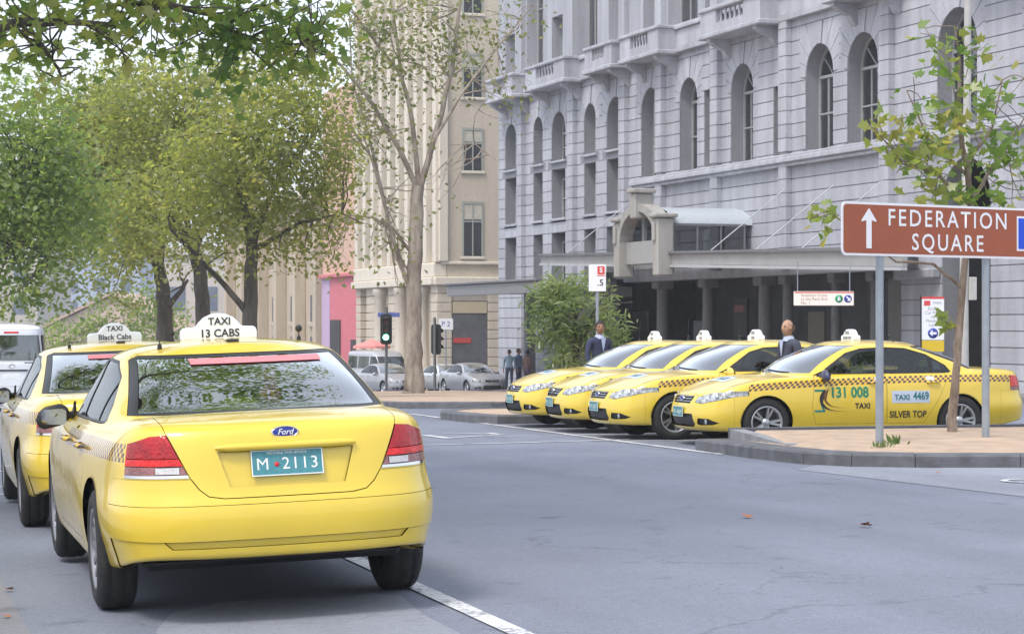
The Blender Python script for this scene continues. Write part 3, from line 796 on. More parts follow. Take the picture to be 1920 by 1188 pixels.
def make_rank_taxi(name, pm, style, num, covers, company="SILVER TOP", mirror=None, detailed=True, share=None):
    if share: c = copy_tree(share); c.name = name; c["shell"] = share["shell"]
    else:
        c = build_sedan(name, pm, style, covers=covers, mirror_mat=mirror, hubr=.335); c["shell"] = c.name
    return c
def dress_rank_taxi(c, plate, l1, l2, numbers=None, bonnet_sticker=True):
    S = SHELLS[c["shell"]]
    roof_sign(c, 1.22, l1, l2, w=.42, s2=.05)
    aerial(c, .12, 1.45, .34); aerial(c, -.25, .70, .05); aerial(c, .2, .55, .10, .02, "roof_camera_aerial")
    q, n = S.hit((0, 5, .475), (0, -1, 0)); number_plate(c, q.y + .012, .47, plate, 1, dots=False, mat=M_PLATE)
    if bonnet_sticker:
        f = lambda a, b: (lambda h: (h[0].x, h[0].y, h[0].z + .004) if h[0] else (a, b, .9))(S.hit((a, b, 3), (0, 0, -1)))
        m = MB(); vs = []; n_ = 6
        for i in range(n_ + 1):
            for j in range(n_ + 1): vs.append(f(-.30 + .6 * i / n_, 3.02 + .20 * j / n_))
        fs = [(i * (n_ + 1) + j, (i + 1) * (n_ + 1) + j, (i + 1) * (n_ + 1) + j + 1, i * (n_ + 1) + j + 1) for i in range(n_) for j in range(n_)]
        m.add(vs, fs, True); so = m.build("bonnet_sticker", M_BLUEWHITE, c, recalc=False)
        g = lambda a, b: (lambda p: (p[0], p[1], p[2] + .003))(f(-a, 3.12 - b))
        lettering("TAXI", M_TEAL, so, g, .16, bold=.003)
    if numbers:
        # company roundel, phone number and taxi number on the left-hand doors
        sh = [(-.12, -.15), (.03, -.15), (-.02, -.10), (-.045, -.03), (-.045, .04), (-.02, .10), (.04, .15), (-.12, .15)]
        side_shape(c, sh, 2.04, .62, simple("roundel_teal", (0, .20, .17), .45), "roundel")
        def crescent(cx, cy, r_, th):
            cl_ = [(cx + r_ * math.cos(R(q)), cy + r_ * math.sin(R(q)) * .9) for q in range(125, 262, 8)]; x_, y_ = cl_[-1]
            cl_ += [(x_ + .07, y_ - .012), (x_ + .15, y_ - .018), (x_ + .24, y_ - .02)]; n_ = len(cl_)
            wd = [th * math.sin(math.pi * (k + .6) / n_) ** 1.3 for k in range(n_)]
            return [(p[0] - w_, p[1]) for p, w_ in zip(cl_, wd)] + [(p[0] + w_ * .6, p[1] + w_ * .8) for p, w_ in zip(cl_[::-1], wd[::-1])]
        side_shape(c, crescent(.14, .03, .175, .022), 2.04, .62, M_INK, "swoosh", off=.0045)
        side_shape(c, crescent(.17, .055, .15, .016), 2.04, .62, simple("swoosh_brown", (.14, .06, .01), .5), "swoosh", off=.0045)
        lettering("131 008", M_GREEN, c, side_fn(c, 1.66, .725), .195, bold=.006, xs=.88, cuts=.05)
        lettering("TAXI", M_INK, c, side_fn(c, 1.47, .545), .10, bold=.003, cuts=.05)
        side_patch(c, .76, .665, .56, .165, M_BLUEWHITE, "number_panel")
        lettering("TAXI", M_TEAL, c, side_fn(c, .89, .655, off=.006), .10, bold=.003, cuts=.05)
        lettering(numbers, M_TEAL, c, side_fn(c, .61, .67, off=.006), .145, bold=.004, xs=.8, cuts=.05)
        lettering("SILVER TOP", M_INK, c, side_fn(c, .80, .425), .125, bold=.003, xs=.85, cuts=.05)
        side_patch(c, 1.16 + .05, .905, .12, .05, M_WHITEPL, "stripe_tag"); side_patch(c, .45, .912, .12, .05, M_WHITEPL, "stripe_tag")
        MB().prism([(.0, 0), (.16, .02), (.17, .17), (.03, .10), (-.05, .24), (-.02, .08)], lambda p: (-.66, 1.50 - p[0], .96 + p[1]), lambda p: (-.64, 1.50 - p[0], .96 + p[1])).build("lime_vest", M_LIME, c)
        MB().box(-.60, -.59, .36, .47, 1.06, 1.16).build("lime_tag", M_LIME, c)
        MB().prism([(0, 0), (.10, -.01), (.12, .12), (.02, .14)], lambda p: (-.735 + p[1] * .45, .33 - p[0], 1.03 + p[1]), lambda p: (-.73 + p[1] * .45, .33 - p[0], 1.03 + p[1])).build("pale_notice", M_BLUEWHITE, c)
    return c
# ------------------------------------------------------------------ ground materials
def asphalt(name, col, speck=0.35, stains=True, scale=1.0):
    if name in MATS: return MATS[name]
    m, nt, p = nodes(name); p.inputs["Roughness"].default_value = 0.88
    g = N(nt, "ShaderNodeNewGeometry")
    def nz(s, d=5.0, sv=None):
        n = N(nt, "ShaderNodeTexNoise", i_Scale=s, i_Detail=d)
        if sv:
            mp = N(nt, "ShaderNodeMapping"); mp.inputs["Scale"].default_value = sv; L(nt, g.outputs["Position"], mp.inputs[0]); L(nt, mp.outputs[0], n.inputs["Vector"])
        else: L(nt, g.outputs["Position"], n.inputs["Vector"])
        return n.outputs[0]
    def mr(x, a, b, c, d):
        n = N(nt, "ShaderNodeMapRange"); L(nt, x, n.inputs[0])
        for i, q in enumerate((a, b, c, d)): n.inputs[i + 1].default_value = q
        return n.outputs[0]
    def mul(a, b):
        n = N(nt, "ShaderNodeMath", operation='MULTIPLY'); L(nt, a, n.inputs[0]); L(nt, b, n.inputs[1]); return n.outputs[0]
    f = mr(nz(0.35 * scale), .3, .7, .88, 1.1)
    f = mul(f, mr(nz(140.0, 2.0), .3, .7, 1 - speck, 1 + speck))
    f = mul(f, mr(nz(22.0, 4.0), .3, .7, .92, 1.08))
    if stains:
        f = mul(f, mr(nz(1.0, 3.0, (1.1, .06, 1)), .35, .65, .9, 1.06))       # tyre lanes along the street
        f = mul(f, mr(nz(2.2, 6.0), .62, .74, 1.0, .72))                      # oil spots
        vo = N(nt, "ShaderNodeTexVoronoi", feature='DISTANCE_TO_EDGE', i_Scale=0.22)
        mp = N(nt, "ShaderNodeMixRGB") if False else None
        wv = N(nt, "ShaderNodeTexNoise", i_Scale=1.6, i_Detail=6.0); L(nt, g.outputs["Position"], wv.inputs["Vector"])
        ad = N(nt, "ShaderNodeVectorMath", operation='MULTIPLY_ADD'); L(nt, wv.outputs["Color"], ad.inputs[0]); ad.inputs[1].default_value = (1.6, 1.6, 0); L(nt, g.outputs["Position"], ad.inputs[2])
        L(nt, ad.outputs[0], vo.inputs["Vector"])
        f = mul(f, mr(vo.outputs["Distance"], .0, .004, .72, 1.0))
    sc_ = N(nt, "ShaderNodeVectorMath", operation='SCALE'); sc_.inputs[0].default_value = col; L(nt, f, sc_.inputs["Scale"]); L(nt, sc_.outputs[0], p.inputs["Base Color"])
    b = N(nt, "ShaderNodeBump", i_Strength=0.5, i_Distance=0.006); L(nt, nz(150.0, 2.0), b.inputs["Height"]); L(nt, b.outputs[0], p.inputs["Normal"])
    MATS[name] = m
    return m
M_ASPH = asphalt("asphalt", (.178, .196, .25))
M_ASPH2 = asphalt("pale_asphalt", (.245, .262, .31), speck=.25)
M_GUTTER = asphalt("bluestone_gutter", (.20, .205, .23), speck=.3)
M_KERB = simple("bluestone_kerb", (.115, .118, .13), .85, noise=.25, scale=5, bump=.3)
M_KERBTOP = simple("concrete_edging", (.25, .255, .27), .85, noise=.18, scale=6, bump=.2)
M_SAND = simple("granitic_sand", (.44, .33, .245), .95, noise=.16, scale=3, bump=.5)
def worn_paint(name):
    m, nt, p = nodes(name); p.inputs["Roughness"].default_value = .75; g = N(nt, "ShaderNodeNewGeometry")
    a = N(nt, "ShaderNodeTexNoise", i_Scale=28.0, i_Detail=8.0); b_ = N(nt, "ShaderNodeTexNoise", i_Scale=2.0, i_Detail=3.0)
    for q in (a, b_): L(nt, g.outputs["Position"], q.inputs["Vector"])
    s = N(nt, "ShaderNodeMath", operation='ADD'); L(nt, a.outputs[0], s.inputs[0]); L(nt, b_.outputs[0], s.inputs[1])
    r = N(nt, "ShaderNodeValToRGB"); L(nt, s.outputs[0], r.inputs[0]); r.color_ramp.elements[0].position = .84; r.color_ramp.elements[0].color = (.24, .25, .29, 1); r.color_ramp.elements[1].position = .97; r.color_ramp.elements[1].color = (.58, .59, .61, 1)
    L(nt, r.outputs[0], p.inputs["Base Color"]); MATS[name] = m; return m
M_LINE = worn_paint("road_paint")
M_FOOT = simple("footpath_asphalt", (.2, .2, .21), .9, noise=.12, scale=4, bump=.3)

xs = [-120, -20, -3, .2, 3, 9, 20, 40, 150]
ys = [-80, -20, 0, 20, 45, 80, 120, 190, 300, 900]
m = MB(); m.add([(x, y, gz(y, x)) for y in ys for x in xs], [(j * len(xs) + i, j * len(xs) + i + 1, (j + 1) * len(xs) + i + 1, (j + 1) * len(xs) + i) for j in range(len(ys) - 1) for i in range(len(xs) - 1)])
tag(m.build("road", M_ASPH), "grey asphalt street surface", None, kind="structure")
def sheet(name, pts, mat, lift=.004, kind="structure", label=None):
    """flat polygon draped on the road"""
    bm = bmesh.new(); f = bm.faces.new([bm.verts.new((p[0], p[1], 0)) for p in pts])
    for yk in (45,):
        bmesh.ops.bisect_plane(bm, geom=bm.verts[:] + bm.edges[:] + bm.faces[:], plane_co=(0, yk, 0), plane_no=(0, 1, 0))
    for xk in (.2, 3):
        bmesh.ops.bisect_plane(bm, geom=bm.verts[:] + bm.edges[:] + bm.faces[:], plane_co=(xk, 0, 0), plane_no=(1, 0, 0))
    bm.normal_update()
    for f in bm.faces:
        if f.normal.z < 0: f.normal_flip()
    for v in bm.verts: v.co.z = gz(v.co.y, v.co.x) + lift
    me = bpy.data.meshes.new(name); bm.to_mesh(me); bm.free(); me.materials.append(mat)
    o = new_obj(name, me); tag(o, label, None, kind=kind); return o
def stripe(x0, y0, x1, y1, w, name="road_marking", lift=.008):
    d = Vector((x1 - x0, y1 - y0)).normalized(); n = Vector((-d.y, d.x)) * w / 2
    return sheet(name, [(x0 + n.x, y0 + n.y), (x1 + n.x, y1 + n.y), (x1 - n.x, y1 - n.y), (x0 - n.x, y0 - n.y)], M_LINE, lift)
sheet("gutter_lane", [(9.62, 22.6), (9.9, 17.6), (10.4, 5), (60, 5), (60, 19.5), (14.0, 21.6), (12.0, 22.25), (10.7, 22.75), (10.2, 23.4)], M_ASPH2)
rg_ = random.Random(8); pp = [ground(px, py) for px, py in ((300, 1185), (330, 1150), (420, 1128), (520, 1120), (620, 1122), (700, 1112), (760, 1118), (800, 1150), (880, 1190))]
sheet("worn_patch", [(p.x + rg_.uniform(-.03, .03), p.y + rg_.uniform(-.05, .05)) for p in pp] + [(2.6, 6.0), (1.0, 6.0)], M_ASPH2, .003)
sheet("gutter", [(.2, -20), (.72, -20), (.78, 9), (.74, 12.6), (.70, 60), (.2, 60)], M_GUTTER)
stripe(2.96, 2.0, 2.96, 14.6, .11); stripe(2.96, 18, 2.96, 20.5, .11); stripe(2.96, 23, 2.96, 60, .11)
stripe(10.02, 25.9, 9.95, 42.5, .11)
a, b = ground(790, 835), ground(1180, 824.5); stripe(a.x - 2.5, a.y - .55, b.x, b.y, .10)
for q in ([(796, 816), (843, 822), .16], [(818, 814), (915, 812), .10], [(915, 812), (937, 815), .14], [(843, 821), (937, 815.5), .10], [(900, 819), (965, 819), .08]):
    a, b = ground(*q[0]), ground(*q[1]); stripe(a.x, a.y, b.x, b.y, q[2])
for y in (29.75, 32.07, 34.4): stripe(10.1, y, 15.2, y, .10)
# painted bicycle symbol at the right edge, two wheels and a frame
for cx, cy in ((11.05, 19.95), (11.75, 19.6)):
    pts = [(cx + .33 * math.cos(t), cy + .33 * math.sin(t)) for t in np.linspace(0, 2 * math.pi, 17)]
    for p, q in zip(pts[:-1], pts[1:]): pass
    ring = []
    bm = bmesh.new()
    o_ = [bm.verts.new((cx + .36 * math.cos(t), cy + .36 * math.sin(t), 0)) for t in np.linspace(0, 2 * math.pi, 17)[:-1]]
    i_ = [bm.verts.new((cx + .28 * math.cos(t), cy + .28 * math.sin(t), 0)) for t in np.linspace(0, 2 * math.pi, 17)[:-1]]
    for k in range(16): bm.faces.new((o_[k], o_[(k + 1) % 16], i_[(k + 1) % 16], i_[k]))
    for v in bm.verts: v.co.z = gz(v.co.y, v.co.x) + .012
    me = bpy.data.meshes.new("road_marking"); bm.to_mesh(me); bm.free(); me.materials.append(M_LINE); tag(new_obj("road_marking", me), kind="structure")
for y in (20.2, 21.3, 24.0):
    stripe(.9, y + 2, 1.6, y + 2, .12)
# ------------------------------------------------------------------ islands: kerb blocks round a bed
def offset_in(pts, w):
    n = len(pts); out = []
    A = sum(pts[i][0] * pts[(i + 1) % n][1] - pts[(i + 1) % n][0] * pts[i][1] for i in range(n)); sg = 1 if A > 0 else -1
    for i in range(n):
        p0, p1, p2 = Vector(pts[i - 1]), Vector(pts[i]), Vector(pts[(i + 1) % n])
        d1 = (p1 - p0).normalized(); d2 = (p2 - p1).normalized()
        n1 = Vector((-d1.y, d1.x)) * sg; n2 = Vector((-d2.y, d2.x)) * sg
        b = n1 + n2; b = b / max(.3, b.dot(n1)) if b.length > 1e-6 else n1
        out.append((p1.x + b.x * w, p1.y + b.y * w))
    return out
def resample(pts, step):
    out = []
    for i in range(len(pts)):
        a, b = Vector(pts[i]), Vector(pts[(i + 1) % len(pts)]); k = max(1, round((b - a).length / step))
        out += [tuple(a.lerp(b, j / k)) for j in range(k)]
    return out
def island(name, pts, label, h=.15, w=.28, rise=None, mat=M_SAND, step=1.25):
    pts = resample(pts, step); inn = offset_in(pts, w); n = len(pts)
    bm = bmesh.new(); vs = [bm.verts.new((p[0], p[1], 0)) for p in inn]; f = bm.faces.new(vs)
    bmesh.ops.triangulate(bm, faces=[f]); bmesh.ops.subdivide_edges(bm, edges=bm.edges[:], cuts=2, use_grid_fill=True)
    for v in bm.verts: v.co.z = gz(v.co.y, v.co.x) + h - .012 + (rise(v.co.x, v.co.y) if rise else 0)
    bm.normal_update()
    for f in bm.faces:
        if f.normal.z < 0: f.normal_flip()
    me = bpy.data.meshes.new(name); bm.to_mesh(me); bm.free(); me.materials.append(mat)
    o = new_obj(name, me); tag(o, label, None, kind="structure")
    for i in range(n):
        j = (i + 1) % n; a, b, c, d = [Vector((*q, 0)) for q in (pts[i], pts[j], inn[j], inn[i])]
        if (a - b).length < .05: continue
        g = .004 / (a - b).length
        a2, b2, d2, c2 = a.lerp(b, g), a.lerp(b, 1 - g), d.lerp(c, g), d.lerp(c, 1 - g)
        bv = .025; k = MB(); top = []; hi = random.uniform(-.004, .004)
        q4 = [a2, b2, c2, d2]; ai, bi = a2.lerp(d2, bv / w), b2.lerp(c2, bv / w)
        Z = lambda p, z: (p.x, p.y, gz(p.y, p.x) + z)
        k.add([Z(a2, -.06), Z(b2, -.06), Z(a2, h - bv + hi), Z(b2, h - bv + hi), Z(ai, h + hi), Z(bi, h + hi), Z(d2, h + hi), Z(c2, h + hi), Z(d2, -.06), Z(c2, -.06)],
              [(0, 1, 3, 2), (2, 3, 5, 4), (4, 5, 7, 6), (6, 7, 9, 8), (0, 2, 4, 6, 8), (1, 9, 7, 5, 3)])
        k.build("kerb_stone", M_KERB, o)
    return o
random.seed(3)
isl1 = island("traffic_island", [(10.10, 27.05), (10.04, 25.0), (10.12, 23.6), (10.42, 22.95), (11.0, 22.55), (12.1, 22.2), (14, 21.7), (17, 21.2), (26, 20.5), (26, 27.05)],
              "raised bed of pinkish granitic sand edged with bluestone kerb, under the brown road sign", w=.42, rise=lambda x, y: .125 * max(0, min(1, (y - 23.5) / 3.0)) * max(0, min(1, (x - 10.55) / .12)))
for y0 in (25.0, 25.95):
    k = MB(); y1 = y0 + .94; Z = lambda x, y, z: (x, y, gz(y, x) + .15 + z); h0, h1 = .125 * (y0 - 25.0) / 2, .125 * (y1 - 25.0) / 2
    k.add([Z(10.52, y0, -.05), Z(10.70, y0, -.05), Z(10.70, y1, -.05), Z(10.52, y1, -.05), Z(10.52, y0, h0 + .006), Z(10.70, y0, h0 + .006), Z(10.70, y1, h1 + .006), Z(10.52, y1, h1 + .006)],
          [(0, 1, 2, 3), (4, 5, 6, 7), (0, 1, 5, 4), (2, 3, 7, 6), (0, 3, 7, 4), (1, 2, 6, 5)]); k.build("inner_kerb_stone", M_KERBTOP, isl1)
k = MB(); k.box(10.55, 16.5, 26.86, 27.04, -.3, gz(27) + .285); k.build("rear_kerb", M_KERB, isl1)
isl2 = island("traffic_island", [(10.15, 36.75), (9.88, 37.4), (9.78, 39.3), (9.95, 40.0), (10.5, 40.9), (11.4, 41.0), (17, 40.6), (17, 36.75)],
              "low sand-topped island with a blunt bluestone nose beside the leftmost rank taxi", w=.3)
isl3 = island("traffic_island", [(10.0, 60), (10.35, 50), (10.6, 47.6), (11.2, 46.4), (12.4, 45.3), (14.5, 45.1), (22.6, 46.5), (22.6, 88), (12, 88)],
              "long sandy median strip carrying the tall pale plane tree", w=.3, step=2.2)
isl4 = island("traffic_island", [(8.2, 95), (8.6, 64.4), (9.4, 63.0), (10.6, 64.4), (11.4, 95)], "narrow median under the row of leafy plane trees", w=.3, step=3)
# far-side and near-side footpaths
def footpath(name, x0, x1, y0, y1, label, side):
    m = MB(); ysn = sorted({y for y in (y0, 20, 45, 80, 120, 160) if y0 <= y < y1}) + [y1]
    for a, b in zip(ysn[:-1], ysn[1:]):
        m.add([(x0, a, gz(a) + .15), (x1, a, gz(a) + .15), (x1, b, gz(b) + .15), (x0, b, gz(b) + .15)], [(0, 1, 2, 3)])
        xe = x0 if side < 0 else x1
        m.add([(xe, a, gz(a) - .2), (xe, b, gz(b) - .2), (xe, b, gz(b) + .15), (xe, a, gz(a) + .15)], [(0, 1, 2, 3)])
    for yy in (y0, y1): m.add([(x0, yy, gz(yy) - .3), (x1, yy, gz(yy) - .3), (x1, yy, gz(yy) + .15), (x0, yy, gz(yy) + .15)], [(0, 1, 2, 3)])
    o = m.build(name, M_FOOT, None, recalc=False); tag(o, label, None, kind="structure"); return o
footpath("footpath", 24.5, 60, 6, 101, "asphalt footpath in front of the grey hotel", -1)
footpath("footpath", -9, .18, -10, 140, "asphalt footpath along the near kerb", 1)
# ------------------------------------------------------------------ grey stone hotel: local X runs along the facade towards the camera, local -Y faces the street
PHI = R(18.8); FV = 31.5
def ft(px, d=0.0):
    """facade coordinate of a surveyed column; d = distance of the surveyed face in front of the wall plane"""
    a = (px - 960) / FPX; Y = (FV - d) / (math.cos(PH0) * a + math.sin(PH0)); return math.sin(PH0) * a * Y - math.cos(PH0) * Y
def fz(px, py, d=0.0):
    a = (px - 960) / FPX; Y = (FV - d) / (math.cos(PH0) * a + math.sin(PH0)); return EYE + (HZY - py) / FPX * Y
PH0 = PHI; ROT = math.atan2(-math.cos(PHI - TH), math.sin(PHI - TH))
def facade_root(name):
    o = empty(name, (FV * math.cos(PHI - TH), FV * math.sin(PHI - TH), 0), ROT); return o
def stone(name, col, var=.08, streak=.12):
    """sawn stone: block-to-block and weather-streak variation in object space"""
    if name in MATS: return MATS[name]
    m, nt, p = nodes(name); p.inputs["Roughness"].default_value = .85
    tc = N(nt, "ShaderNodeTexCoord"); oi = N(nt, "ShaderNodeObjectInfo")
    mp = N(nt, "ShaderNodeMapping"); mp.inputs["Scale"].default_value = (1.6, 1.6, .22); L(nt, tc.outputs["Object"], mp.inputs[0])
    n1 = N(nt, "ShaderNodeTexNoise", i_Scale=1.4, i_Detail=6.0); L(nt, mp.outputs[0], n1.inputs["Vector"])
    n2 = N(nt, "ShaderNodeTexNoise", i_Scale=9.0, i_Detail=5.0); L(nt, tc.outputs["Object"], n2.inputs["Vector"])
    def mr(x, c, d, a=.3, b=.7):
        n = N(nt, "ShaderNodeMapRange"); L(nt, x, n.inputs[0]); n.inputs[1].default_value = a; n.inputs[2].default_value = b; n.inputs[3].default_value = c; n.inputs[4].default_value = d; return n.outputs[0]
    def mul(a, b):
        n = N(nt, "ShaderNodeMath", operation='MULTIPLY'); L(nt, a, n.inputs[0]); L(nt, b, n.inputs[1]); return n.outputs[0]
    f = mul(mul(mr(n1.outputs[0], 1 - streak, 1 + streak * .6), mr(n2.outputs[0], .94, 1.05)), mr(oi.outputs["Random"], 1 - var, 1 + var, 0, 1))
    s_ = N(nt, "ShaderNodeVectorMath", operation='SCALE'); s_.inputs[0].default_value = col; L(nt, f, s_.inputs["Scale"]); L(nt, s_.outputs[0], p.inputs["Base Color"])
    b = N(nt, "ShaderNodeBump", i_Strength=.25, i_Distance=.01); L(nt, n2.outputs[0], b.inputs["Height"]); L(nt, b.outputs[0], p.inputs["Normal"])
    MATS[name] = m; return m
M_GREY = stone("grey_stone", (.412, .42, .462), streak=.2)
M_GREYD = stone("grey_stone_joint", (.25, .255, .28), var=.02)
M_TAN = stone("tan_render", (.36, .35, .33), var=.02)
M_WFRAME = simple("window_frame_paint", (.34, .35, .35), .5, noise=.08)
M_WBLIND = simple("window_blind", (.50, .47, .39), .8, noise=.12, scale=3)
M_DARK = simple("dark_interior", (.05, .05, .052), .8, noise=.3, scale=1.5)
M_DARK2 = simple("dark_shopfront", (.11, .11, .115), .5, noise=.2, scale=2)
M_SOFFIT = simple("canopy_soffit", (.16, .165, .18), .7, noise=.1)
M_FASCIA = simple("canopy_fascia", (.33, .33, .33), .5, noise=.08, scale=2)
M_STEELW = simple("white_steel", (.62, .64, .67), .4)
M_WGLASS = glass_mat("window_glass", (.30, .33, .34), 1.8)
hotel = facade_root("grey_hotel_building")
tag(hotel, "grey rusticated stone hotel with arched windows, balconies and a street canopy", "building")
T0, T1, DEP = -94.37, -42.0, .58
pair = lambda l, r: (ft(l), ft(r))
AW = [pair(947, 968), pair(1000, 1017.5), pair(1034, 1060), pair(1095, 1117), pair(1137, 1169)]
BW = [pair(1202, 1236), pair(1274, 1307), pair(1370, 1412), pair(1510, 1562), pair(1588, 1646), pair(1757, 1832)]
NW = [(ft(1320), ft(1340), 6.92, 9.35), (ft(1450), ft(1470), 6.92, 9.0)]
ENT = (ft(1766), ft(1857))
openings = []     # (t0, t1, z0, z1, arch)
for a, b in AW: openings += [(a, b, 8.2, 10.2, True), (a, b, 5.82, 7.52, False), (a, b, 3.25, 4.9, False)]
for a, b in BW: openings.append((a, b, 6.9, 10.2, True))
bx_ = BW[-1][1]
for k in range(3):
    c = bx_ + 3.6 + k * 3.2; openings.append((c - .95, c + .95, 6.9, 10.2, True))
for a, b, c, d in NW: openings.append((a, b, c, d, False))
openings.append((ENT[0], ENT[1], -3, 6.05, True))
SHOP = (ft(1130), ft(1690)); openings.append((SHOP[0], SHOP[1], -3, 3.15, False))
UP = [(ft(948), ft(965.5), 14.1), (ft(988), ft(1019), 17.6), (ft(1035), ft(1055), 14.15), (ft(1082), ft(1120), 17.6), (ft(1141), ft(1164), 17.6), (ft(1206), ft(1228), 17.6), (ft(1253), ft(1309), 17.6), (ft(1322), ft(1341), 17.6)]
c = UP[-1][1] + 1.4
for k in range(8):
    w_ = (2.4, 1.0)[k % 2]
    if c + w_ < T1 - 1: UP.append((c, c + w_, 17.6))
    c += w_ + 1.6
for a, b, z in UP: openings.append((a, b, 12.2, z, False))
VT = .62; VW = .40
def edge(o, z, side, grow=0.0):
    """left (-1) or right (+1) edge of opening o at height z, or None"""
    t0, t1, z0, z1, ar = o
    if z < z0 - 1e-6: return None
    if not ar:
        if z > z1 - 1e-6: return None
        return t0 if side < 0 else t1
    r = (t1 - t0) / 2; tc = (t0 + t1) / 2; zs = z1 - r
    if z <= zs: return t0 if side < 0 else t1
    if grow:
        return tc + side * (r + grow) if z < z1 + VT else None
    if z >= z1: return None
    q = math.sqrt(max(0, r * r - (z - zs) ** 2)); return tc + side * q
def pieces(z0, z1, grow):
    """solid polygons of the strip z0..z1 between openings"""
    zz = list(np.linspace(z0 + 1e-4, z1 - 1e-4, 6)); zm = (z0 + z1) / 2
    ops = []
    for o in openings:
        top = o[3] + (VT if (o[4] and grow) else 0)
        if o[2] < z1 - .02 and top > z0 + .02: ops.append(o)
    ops.sort(key=lambda o: o[0])
    out = []; left = None; bounds = [(None, None)] + [(o, o) for o in ops] + [(None, None)]
    def ed(o, z, s):
        e = edge(o, z, s, grow if o[4] else 0)
        if e is None: e = ((o[0] + o[1]) / 2 + s * ((o[1] - o[0]) / 2 + grow) if grow else (o[0] + o[1]) / 2) if o[4] else ((o[0] if s < 0 else o[1]))
        return e
    for i in range(len(bounds) - 1):
        Lo, Ro = bounds[i][0], bounds[i + 1][0]
        lp = [(T0 if Lo is None else ed(Lo, z, 1), z) for z in zz]; rp = [(T1 if Ro is None else ed(Ro, z, -1), z) for z in zz]
        if Lo is None or not Lo[4]: lp = [lp[0], lp[-1]]
        if Ro is None or not Ro[4]: rp = [rp[0], rp[-1]]
        if max(r_[0] for r_ in rp) - min(l_[0] for l_ in lp) < .06: continue
        out.append(lp[::-1] + rp)
    return out
wall = empty("stone_wall"); wall.parent = hotel
core = MB()
def cores(z0, z1):
    for p in pieces(z0, z1, 0.0): core.prism(p, lambda q: (q[0], .03, q[1]), lambda q: (q[0], DEP, q[1]))
CH = .437; z = -2.2; npieces = 0; rest = MB()
zc = [-2.2]
while zc[-1] < 11.0: zc.append(zc[-1] + CH)
for k in range(len(zc) - 1):
    z0, z1 = zc[k], zc[k + 1]; cores(z0, z1)
    if z0 < 6.95 and z1 > 6.45: zz = None
    g = .016
    for p in pieces(z0 + g, z1 - g, VW):
        if max(q[0] for q in p) < T0 + .1: continue
        mb = MB().prism(p, lambda q: (q[0], 0, q[1]), lambda q: (q[0], .05, q[1]))
        mb.build("stone_course", M_GREY, wall); npieces += 1
for z0, z1 in ((11.0 if zc[-1] < 11.0 else zc[-1], 12.2), (12.2, 14.1), (14.1, 14.15), (14.15, 17.6), (17.6, 19.4)):
    for p in pieces(z0, z1, 0.0): rest.prism(p, lambda q: (q[0], 0, q[1]), lambda q: (q[0], DEP, q[1]))
core.build("joint_core", M_GREYD, wall); rest.build("upper_storey_wall", M_GREY, wall)
# voussoirs round each arch
for o in openings:
    if not o[4]: continue
    t0, t1, z0, z1, _ = o; r = (t1 - t0) / 2; tc = (t0 + t1) / 2; zs = z1 - r; n = 9; kt = [k for k in zc if k > z1 + VT - .3]; ztop = next((k for k in zc if k >= z1 + VT - .02), z1 + VT)
    Wd_ = r + VW
    def outer(a):
        cx_, sx_ = math.cos(a), math.sin(a); q = 1e9
        if abs(cx_) > 1e-6: q = min(q, Wd_ / abs(cx_))
        if sx_ > 1e-6: q = min(q, (ztop - zs - .016) / sx_)
        return (tc + q * cx_, zs + q * sx_)
    ac = math.atan2(ztop - zs, Wd_)
    for k in range(n):
        a0 = math.pi * k / n + .010; a1 = math.pi * (k + 1) / n - .010
        aa = sorted([a0, a1] + [q for q in (ac, math.pi - ac) if a0 < q < a1])
        pl = [(tc + r * math.cos(a), zs + r * math.sin(a)) for a in np.linspace(a0, a1, 4)] + [outer(a) for a in aa[::-1]]
        d = -.03 if k == n // 2 else 0.001
        MB().prism(pl, lambda q: (q[0], d, q[1]), lambda q: (q[0], .05, q[1])).build("voussoir", M_GREY, wall)
# body behind the front wall
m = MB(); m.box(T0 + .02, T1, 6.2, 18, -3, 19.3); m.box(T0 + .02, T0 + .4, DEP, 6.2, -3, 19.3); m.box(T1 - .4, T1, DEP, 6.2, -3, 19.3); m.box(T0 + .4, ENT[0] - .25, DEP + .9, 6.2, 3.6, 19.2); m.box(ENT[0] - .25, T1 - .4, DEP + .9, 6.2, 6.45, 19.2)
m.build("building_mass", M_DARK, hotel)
m = MB(); m.box(T0 - .02, T0 + .019, .0, 18, -3, 19.4); m.build("end_wall", M_GREY, hotel)
m = MB(); m.box(T0 - .5, T1, -.7, .5, 19.4, 20.2); m.build("roof_cornice", M_GREY, hotel)
